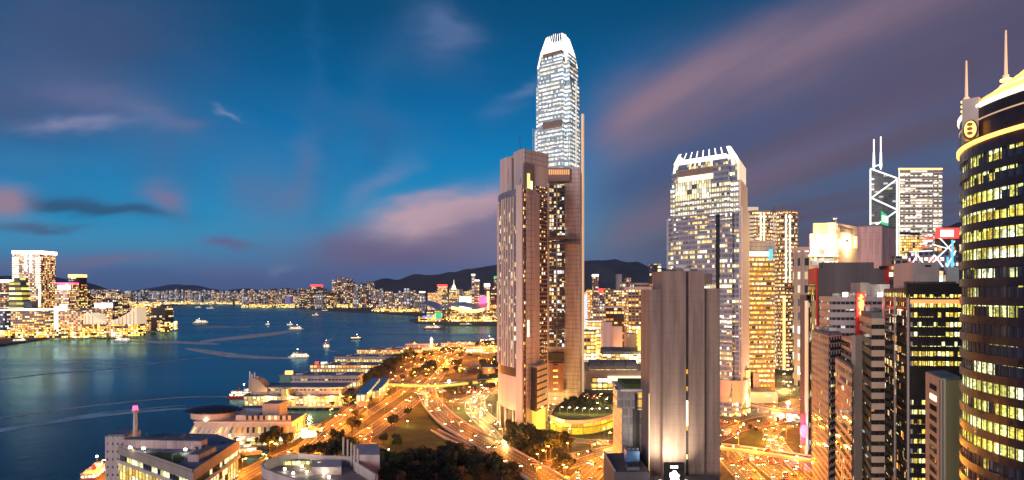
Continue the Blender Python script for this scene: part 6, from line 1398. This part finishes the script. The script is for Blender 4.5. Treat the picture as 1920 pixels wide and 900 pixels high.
def traffic(key, gap, where, seed=1, lanes_=None, dens=.8):
    pts, w, lanes = ROADS[key]; nn = normals(pts); r = random.Random(seed)
    for j in range(lanes):
        off = -w/2+w*(j+.5)/lanes; fwd = off < 0 if lanes > 1 else True; s = 0; d = r.uniform(2, gap)
        for i in range(len(pts)-1):
            L = math.dist(pts[i][:2], pts[i+1][:2])
            while d <= s+L:
                t = (d-s)/L
                if r.random() < dens:
                    x_ = pts[i][0]+(pts[i+1][0]-pts[i][0])*t+nn[i][0]*off; y_ = pts[i][1]+(pts[i+1][1]-pts[i][1])*t+nn[i][1]*off
                    if y_ > 200 and -450 < x_ < 450 and vis((x_, y_, pts[i][2]+9)):
                        a_ = atan2(pts[i+1][1]-pts[i][1], pts[i+1][0]-pts[i][0])
                        put_car(r.choice(('red', 'red', 'white', 'silver', 'silver', 'black', 'bus' if r.random() < .3 else 'white')), (x_, y_, pts[i][2]+.01+(pts[i+1][2]-pts[i][2])*t), a_ if fwd else a_+pi, where)
                d += gap*1.85*r.uniform(.75, 1.6)
            s += L
traffic('flyover', 22, 'driving on the long curved flyover', 1); traffic('park_side', 26, 'on the highway beside the lawn', 2); traffic('harbour_front', 30, 'on the road along the ferry piers', 3, dens=.6)
traffic('slip', 20, 'on the curling slip road', 4); traffic('hotel_front', 15, 'queueing on the road round the curved hotel', 5); traffic('hotel_ramp', 12, 'on the ramp to the hotel lobby', 6); traffic('avenue', 24, 'on the avenue behind the slab tower', 7, dens=.6)
traffic('avenue_near', 11, 'in the queue on the broad road by the dark grove', 8); traffic('expressway', 9, 'on the expressway beside the slab tower', 9); traffic('expressway_mid', 9, 'on the middle carriageway of the expressway', 10); traffic('expressway_far', 10, 'on the carriageway nearest the pink lit sign', 11)
traffic('crossing', 12, 'on the viaduct across the expressway', 12); traffic('loop', 24, 'on the loop road behind the flyover', 13, dens=.6); traffic('hook', 14, 'on the hook shaped side road', 14)

# ---- trees
def tree_proto(seed, r, h, m='leaf', n=900):
    rr = random.Random(seed); t = thing('tree', 'x', 'tree', (0, 0, -500)); z = -500
    tr = MB().cyl(0, 0, z, z+h*.5, .38, .2, 7)
    for k in range(5):
        a_ = rr.uniform(0, 6.28); tr.bar((0, 0, z+h*(.3+.04*k)), (r*.55*cos(a_), r*.55*sin(a_), z+h*(.6+.05*k)), .18)
    tr.build('trunk', 'bark', t)
    cl = [(rr.uniform(-1, 1)*r*.6, rr.uniform(-1, 1)*r*.6, z+h*rr.uniform(.5, .9), r*rr.uniform(.28, .5)) for _ in range(11)]
    b = MB()
    for k in range(n):
        c = rr.choice(cl); v_ = Vector((rr.gauss(0, 1), rr.gauss(0, 1), rr.gauss(0, .8))).normalized()*c[3]*rr.uniform(.7, 1.08); p = Vector(c[:3])+v_
        s_ = rr.uniform(.3, .62); d1 = Vector((rr.gauss(0, 1), rr.gauss(0, 1), rr.gauss(0, .6))).normalized(); d2 = d1.cross(v_+Vector((.01, 0, .02))).normalized()
        b.poly([p-d1*s_-d2*s_*.6, p+d1*s_-d2*s_*.5, p+d1*s_*.7+d2*s_*.7, p-d1*s_*.8+d2*s_*.6], [(0, 0)]*4)
    b.build('crown', m, t); reg(t); return t
TP = [tree_proto(k, 4.6, 10, 'leaf' if k % 3 else 'leaf_warm') for k in range(5)]; _first = [True]*5
def tree(p, s, label, group, r=random.Random(9)):
    k = r.randrange(5); rz = r.uniform(0, 6.28); sc_ = (s*r.uniform(.9, 1.15), s*r.uniform(.9, 1.15), s*r.uniform(.8, 1.15))
    if _first[k]:
        _first[k] = False; o = TP[k]; o.location = p; o.rotation_euler = (0, 0, rz); o.scale = sc_; o['label'] = label; o['group'] = group; return o
    return dup(TP[k], p, rz, label=label, group=group, scale=sc_)
def inside(p, poly):
    c = False; n = len(poly)
    for i in range(n):
        a, b = poly[i], poly[i-1]
        if (a[1] > p[1]) != (b[1] > p[1]) and p[0] < (b[0]-a[0])*(p[1]-a[1])/(b[1]-a[1])+a[0]: c = not c
    return c
ROADPTS = [(p[0], p[1], w) for k, (pts, w, l) in ROADS.items() for p in pts]
def clear(p, m=3):
    return all((p[0]-x_)**2+(p[1]-y_)**2 > (w/2+m)**2 for x_, y_, w in ROADPTS)
def grove(poly, sp, s, label, group, seed=1, z=4, chk=True, rnd=.45):
    w = [G(a, b, z) for a, b in poly]; r = random.Random(seed); xs = [p[0] for p in w]; ys = [p[1] for p in w]; y_ = min(ys)
    while y_ < max(ys):
        x_ = min(xs)
        while x_ < max(xs):
            p = (x_+r.uniform(-1, 1)*sp*rnd, y_+r.uniform(-1, 1)*sp*rnd)
            if inside(p, w) and vis((*p, z)) and (not chk or clear(p)): tree((*p, z), s*r.uniform(.75, 1.2), label, group)
            x_ += sp
        y_ += sp
grove([(700, 872), (760, 862), (830, 862), (880, 872), (940, 885), (985, 915), (700, 925)], 11.2, 1.35, 'dark leafy tree in the wood below the lawn and flyover', 'trees in the wood below the lawn', 1)
grove([(965, 845), (1000, 828), (1050, 832), (1085, 845), (1075, 868), (1095, 890), (1075, 925), (1030, 905), (985, 865)], 9, 1.3, 'dark broad tree in the grove between the flyover and the avenue', 'trees in the grove below the hotel', 2)
grove([(555, 835), (585, 815), (625, 785), (660, 745), (672, 748), (650, 782), (615, 812), (580, 838)], 8, 1.0, 'tree in the dark belt between the pier road and the water', 'trees in the belt by the piers', 3)
grove([(488, 838), (520, 828), (548, 832), (540, 846), (500, 852)], 8, 1.1, 'tree on the corner beside the domed pier', 'trees beside the domed pier', 4)
grove([(560, 862), (600, 850), (640, 856), (690, 866), (700, 880), (650, 870), (590, 868)], 8, 1.2, 'tree behind the curved building with the roof court', 'trees behind the curved building', 5)
grove([(618, 842), (650, 815), (668, 800), (680, 812), (665, 832), (680, 850), (640, 858)], 8, 1.2, 'tree in the thick clump between the two highways', 'trees between the two highways', 6)
grove([(690, 800), (720, 782), (780, 738), (788, 744), (740, 790), (705, 820), (715, 845), (700, 840)], 9, .9, 'tree in the strip beside the highway and lawn', 'trees beside the highway and lawn', 7)
grove([(675, 722), (700, 700), (740, 676), (770, 664), (778, 668), (740, 690), (710, 708), (690, 722)], 11, 1.1, 'tree in the far dark belt behind the ferry piers', 'trees behind the ferry piers', 8)
grove([(780, 700), (810, 690), (830, 700), (815, 716), (790, 716)], 10, 1.0, 'tree on the traffic island before the footbridge', 'trees before the footbridge', 9)
grove([(895, 718), (930, 712), (933, 735), (905, 735)], 9, 1.1, 'tree tucked behind the curved hotel tower', 'trees behind the curved hotel', 10)
grove([(878, 774), (890, 770), (905, 795), (925, 818), (918, 826), (900, 806)], 10, .6, 'small tree on the verge inside the slip road', 'small trees on the verge', 11)
grove([(1055, 770), (1110, 774), (1160, 766), (1195, 745), (1190, 735), (1120, 748), (1062, 754)], 13, .7, 'small tree in the roof garden above the yellow shopfronts', 'trees in the roof garden', 12, z=15.5, chk=False)
grove([(1385, 800), (1430, 798), (1452, 806), (1440, 812), (1400, 812)], 7, .5, 'small tree on the grass island by the expressway', 'trees on the grass island', 13)
grove([(1352, 776), (1370, 764), (1392, 772), (1380, 782)], 8, .9, 'round tree beneath the pink stone podium', 'trees beneath the round podium', 14)
grove([(1180, 636), (1218, 632), (1222, 645), (1190, 648)], 20, 1.4, 'dark tree beside the pink house in the far street', 'trees in the far street', 15)
grove([(1095, 655), (1120, 650), (1128, 668), (1100, 676)], 14, 1.2, 'dark tree at the foot of the tall silver tower', 'trees at the foot of the tall tower', 16)
grove([(900, 690), (935, 680), (935, 700), (905, 706)], 14, 1.2, 'dark tree near the dark sheds behind the footbridge', 'trees near the dark sheds', 17)
for a, b, Y, yt, lab in ((858, 876, 850, 692, 'grey site office on the reclaimed ground'), (884, 905, 900, 684, 'dark machinery shed on the reclaimed ground'), (905, 930, 800, 690, 'low dark depot beside the hotel tower'), (842, 856, 950, 686, 'small brown store on the reclaimed ground')):
    blk('shed', lab, a, b, Y, 20, yt, 'concrete_dark' if 'dark' in lab else 'roof_grey', cat='shed', cap=('roof_blue_grey', 1))
blk('market_hall', 'long lit canopy building on the reclaimed ground near the convention road', 868, 934, 1120, 30, 652, 'f_mall', cat='hall', cap=('stone_lit', 2))
r_ = random.Random(31)
for k, (a, b) in enumerate([(r_.uniform(735, 935), r_.uniform(660, 716)) for _ in range(44)]):
    if a+ (b-660)*1.6 < 790: continue
    p = G(a, b)
    if clear(p, 1) and vis((*p, 4)): tree((*p, 4), r_.uniform(.8, 1.3), 'tree scattered over the lamp lit ground behind the piers', 'scattered trees behind the piers')
for k, (a, b) in enumerate([(r_.uniform(610, 790), r_.uniform(735, 850)) for _ in range(40)]):
    p = G(a, b)
    if clear(p, 1.5) and vis((*p, 4)): tree((*p, 4), r_.uniform(.6, 1.1), 'tree in the verges between the harbour roads', 'verge trees between the harbour roads')
print('TREES', sum(1 for o in C.objects if o.get('category') == 'tree'), 'CARS', sum(1 for o in C.objects if o.get('category') == 'car'), 'SL', sum(1 for o in C.objects if o.get('category') == 'street lamp'))
grove([(600, 842), (640, 806), (668, 782), (690, 760), (696, 764), (672, 792), (650, 812), (625, 842)], 11, 1.05, 'tree in the row between the pier road and the forecourt road', 'trees between the pier and forecourt roads', 51)
grove([(815, 735), (835, 745), (880, 742), (910, 730), (925, 722), (860, 730)], 12, .8, 'tree in the verge above the loop road', 'trees above the loop road', 52)
grove([(940, 812), (985, 822), (1000, 830), (965, 845), (940, 835)], 9, 1.1, 'tree on the slope below the curved hotel tower', 'trees below the curved hotel tower', 53)
# cars on the hotel car park
for k in range(26):
    a = 862+(k % 9)*6.5+R.uniform(-.5, .5); b = 728+(k//9)*4; put_car(R.choice(('red', 'white', 'silver', 'black')), (*G(a, b), 4.05), pi/2, 'parked in the lot behind the loop road')
for k in range(14):
    p = G(1085+k*6, 741+(k % 3)*3.2, 15.5); put_car(R.choice(('silver', 'white', 'black')), (p[0], p[1], 15.55), .3, 'parked on the roof terrace above the yellow shopfronts')

# ================================================================ BOATS
def hull(b, L, W, h, z=0, taper=.35):
    pr_ = [(-L/2, -W*.42), (-L/2+L*.06, -W/2), (L/2-L*taper, -W/2), (L/2-L*.12, -W*.26), (L/2, 0), (L/2-L*.12, W*.26), (L/2-L*taper, W/2), (-L/2+L*.06, W/2), (-L/2, W*.42)]
    return b.prism([(x_*.95, y_*.8) for x_, y_ in pr_], z-.5, z+h, True, poly2=pr_), pr_
M_['ferry_win'] = facade('ferry_win', (.5, .45, .4, 1), 2, 2.6, .95, fu=.12, v0=.15, v1=.8, st=3.2, cols=(S(255, 214, 150), S(255, 236, 196), S(255, 246, 226)), blk=1, detail=.2)
def ferry(px, py, L, W, ang, label, hm='white_paint', decks=2, name='ferry', cat='ferry', lights='crown_gold'):
    x_, y_ = G(px, py, 0); t = thing(name, label, cat, (0, 0, 0))
    b = MB(); _, pr_ = hull(b, L, W, L*.05+1); b.build('hull', hm, t); z0 = L*.05+1
    for k in range(decks):
        k2 = .78-.12*k; MB().prism([(x0*k2-L*.03, y0*.86) for x0, y0 in pr_], z0+k*2.8, z0+k*2.8+2.3, False).build('cabin', 'ferry_win', t)
        MB().prism([(x0*(k2+.05)-L*.03, y0*.95) for x0, y0 in pr_], z0+k*2.8+2.3, z0+k*2.8+2.7, True, True).build('deck_roof', 'white_paint', t)
    zt = z0+decks*2.8
    MB().box(L*.08, -W*.22, zt, L*.08+L*.12, W*.22, zt+2.2).build('wheelhouse', 'ferry_win', t); MB().cyl(-L*.12, 0, zt, zt+3, W*.12, W*.1, 10).build('funnel', 'red_paint', t)
    MB().cyl(L*.05, 0, zt, zt+6, .2, .12, 6).build('mast', 'grey_metal', t); MB().cyl(L*.05, 0, zt+6, zt+7, .5, .5, 6).build('mast_light', 'lamp_white', t)
    b = MB(); 
    for s_ in (-1, 1):
        for k in range(6): b.box(-L*.35+k*L*.12, s_*W*.5-.2, z0+.2, -L*.35+k*L*.12+.9, s_*W*.5+.2, z0+.8)
    b.build('deck_lights', lights, t)
    t.location = (x_, y_, 0); t.rotation_euler = (0, 0, ang); return t
ferry(375, 607, 70, 16, 2.9, 'long lit cruise ferry turning off the theatre point', decks=3); ferry(556, 618, 46, 13, .1, 'lit ferry heading out across the middle of the harbour')
ferry(612, 652, 40, 11, 1.9, 'orange lit ferry turning near the ferry piers', lights='neon_orange'); ferry(455, 746, 30, 9, .05, 'small ferry arriving at the three storey pier', 'red_paint'); ferry(560, 671, 38, 11, 3.1, 'white ferry leaving the row of piers')
ferry(228, 640, 42, 12, 3.1, 'ferry crossing toward the far ferry terminal'); ferry(38, 642, 34, 9, .1, 'small lit launch just off the far ferry terminal', name='launch', cat='boat')
ferry(8, 634, 150, 24, .6, 'large white cruise ship berthed at the far terminal', decks=4, name='cruise_ship', cat='ship'); ferry(592, 592, 40, 12, 0, 'dark workboat lying off the red signed block', 'sign_black', 1, 'workboat', 'boat')
ferry(812, 617, 60, 15, .2, 'red masted lit vessel moored off the convention centre', 'red_paint', 2); ferry(874, 610, 50, 13, 0, 'dark cargo lighter off the convention centre', 'sign_black', 1, 'cargo_lighter', 'boat')
ferry(916, 640, 44, 16, .4, 'dark derrick barge close to the hotel tower', 'sign_black', 1, 'derrick_barge', 'boat'); ferry(395, 579, 60, 14, .1, 'white boat far up the harbour near the islet', decks=1, name='boat', cat='boat'); ferry(372, 577, 50, 12, .1, 'second smaller white boat far up the harbour', decks=1, name='boat', cat='boat')
ferry(544, 610, 24, 7, 0, 'small white motorboat above the ferry in mid harbour', decks=1, name='motorboat', cat='boat'); ferry(502, 609, 16, 6, 0, 'tiny white motorboat alone in mid harbour', decks=1, name='motorboat', cat='boat'); ferry(610, 583, 50, 12, 0, 'dark barge near the quay under the packed towers', 'sign_black', 1, 'barge', 'boat')
ferry(668, 636, 30, 10, .1, 'unlit small ferry off the pier pavilion', 'sign_black', 1, name='ferry'); ferry(452, 852, 30, 8, .05, 'white motor yacht moored beside the domed pier', decks=1, name='motor_yacht', cat='yacht'); ferry(428, 846, 22, 6, .05, 'smaller white motor yacht at the domed pier', decks=1, name='motor_yacht', cat='yacht')
for k, (a, b) in enumerate(((140, 630), (152, 628), (166, 627), (182, 625), (200, 624), (214, 623), (268, 618), (290, 612), (318, 611))): 
    o = ferry(a, b, 26, 8, .2, 'lit pleasure boat moored below the peninsula promenade', decks=1, name='pleasure_boat', cat='boat'); o['group'] = 'pleasure boats below the peninsula promenade'
ferry(180, 893, 34, 9, 1.9, 'red hulled tug moored at the end of the V shaped terminal', 'red_paint', 1, 'tug', 'boat')
# boats' wakes and light trails, painted as pale strips on the water
_w = [0]
def wake_light_trail(px, w0, w1, m, n=8):
    _w[0] += 1; zw = .02+.012*_w[0]
    pts = smooth([(*G(a, b, 0), .02) for a, b in px], n); b = MB(); nn = normals(pts); N = len(pts)-1
    for i in range(N):
        wa, wb = [w0+(w1-w0)*sin(pi*min(1, (k/N)))**.5 for k in (i, i+1)]; p, q, a_, c_ = pts[i], pts[i+1], nn[i], nn[i+1]
        b.poly([(p[0]+a_[0]*wa/2, p[1]+a_[1]*wa/2, zw), (p[0]-a_[0]*wa/2, p[1]-a_[1]*wa/2, zw), (q[0]-c_[0]*wb/2, q[1]-c_[1]*wb/2, zw), (q[0]+c_[0]*wb/2, q[1]+c_[1]*wb/2, zw)])
    o = b.build('wake_light_trail', m, origin=(0, 0, 0)); tag(o, kind='stuff'); return o
wake_light_trail([(378, 609), (392, 612), (420, 614), (470, 613)], 8, 100, 'light_trail_pink'); wake_light_trail([(556, 619), (500, 627), (440, 634), (378, 641)], 5, 80, 'light_trail_pink'); wake_light_trail([(225, 640), (290, 641), (360, 643), (410, 646)], 4, 50, 'light_trail_pink')
wake_light_trail([(560, 671), (510, 671), (450, 668), (400, 661), (350, 653)], 4, 40, 'light_trail_pink'); wake_light_trail([(612, 654), (608, 648), (614, 640), (624, 634)], 2, 10, 'light_trail_pink'); wake_light_trail([(614, 656), (625, 659), (640, 661)], 2, 8, 'light_trail_pink')
wake_light_trail([(455, 745), (400, 744), (330, 746), (240, 754), (150, 764), (60, 776), (-40, 788)], 2, 5, 'light_trail_pink'); wake_light_trail([(350, 766), (300, 769), (220, 776), (120, 788), (0, 808), (-60, 818)], 3, 16, 'foam'); wake_light_trail([(350, 760), (280, 766), (180, 776), (60, 796), (-60, 812)], 2, 7, 'foam')
wake_light_trail([(0, 712), (80, 702), (200, 692), (330, 676), (420, 668)], 3, 14, 'foam')
print('OBJECTS', len(C.objects), 'LAMPS', sum(o.type == 'LIGHT' for o in C.objects))
# ---------------------------------------------------------------- the evening air
hz = bpy.data.materials.new('haze'); hz.use_nodes = True; nt = hz.node_tree; nt.nodes.clear()
o_ = nt.nodes.new('ShaderNodeOutputMaterial'); pv = nt.nodes.new('ShaderNodeVolumePrincipled'); pv.inputs['Density'].default_value = 3.4e-5
pv.inputs['Color'].default_value = (.36, .52, .95, 1); nt.links.new(pv.outputs[0], o_.inputs['Volume']); M_['haze'] = hz
hb_ = MB(); hb_.box(-17500, -1500, -5, 17500, 14500, 480); tag(hb_.build('haze', 'haze', origin=(0, 0, 0)), kind='stuff')
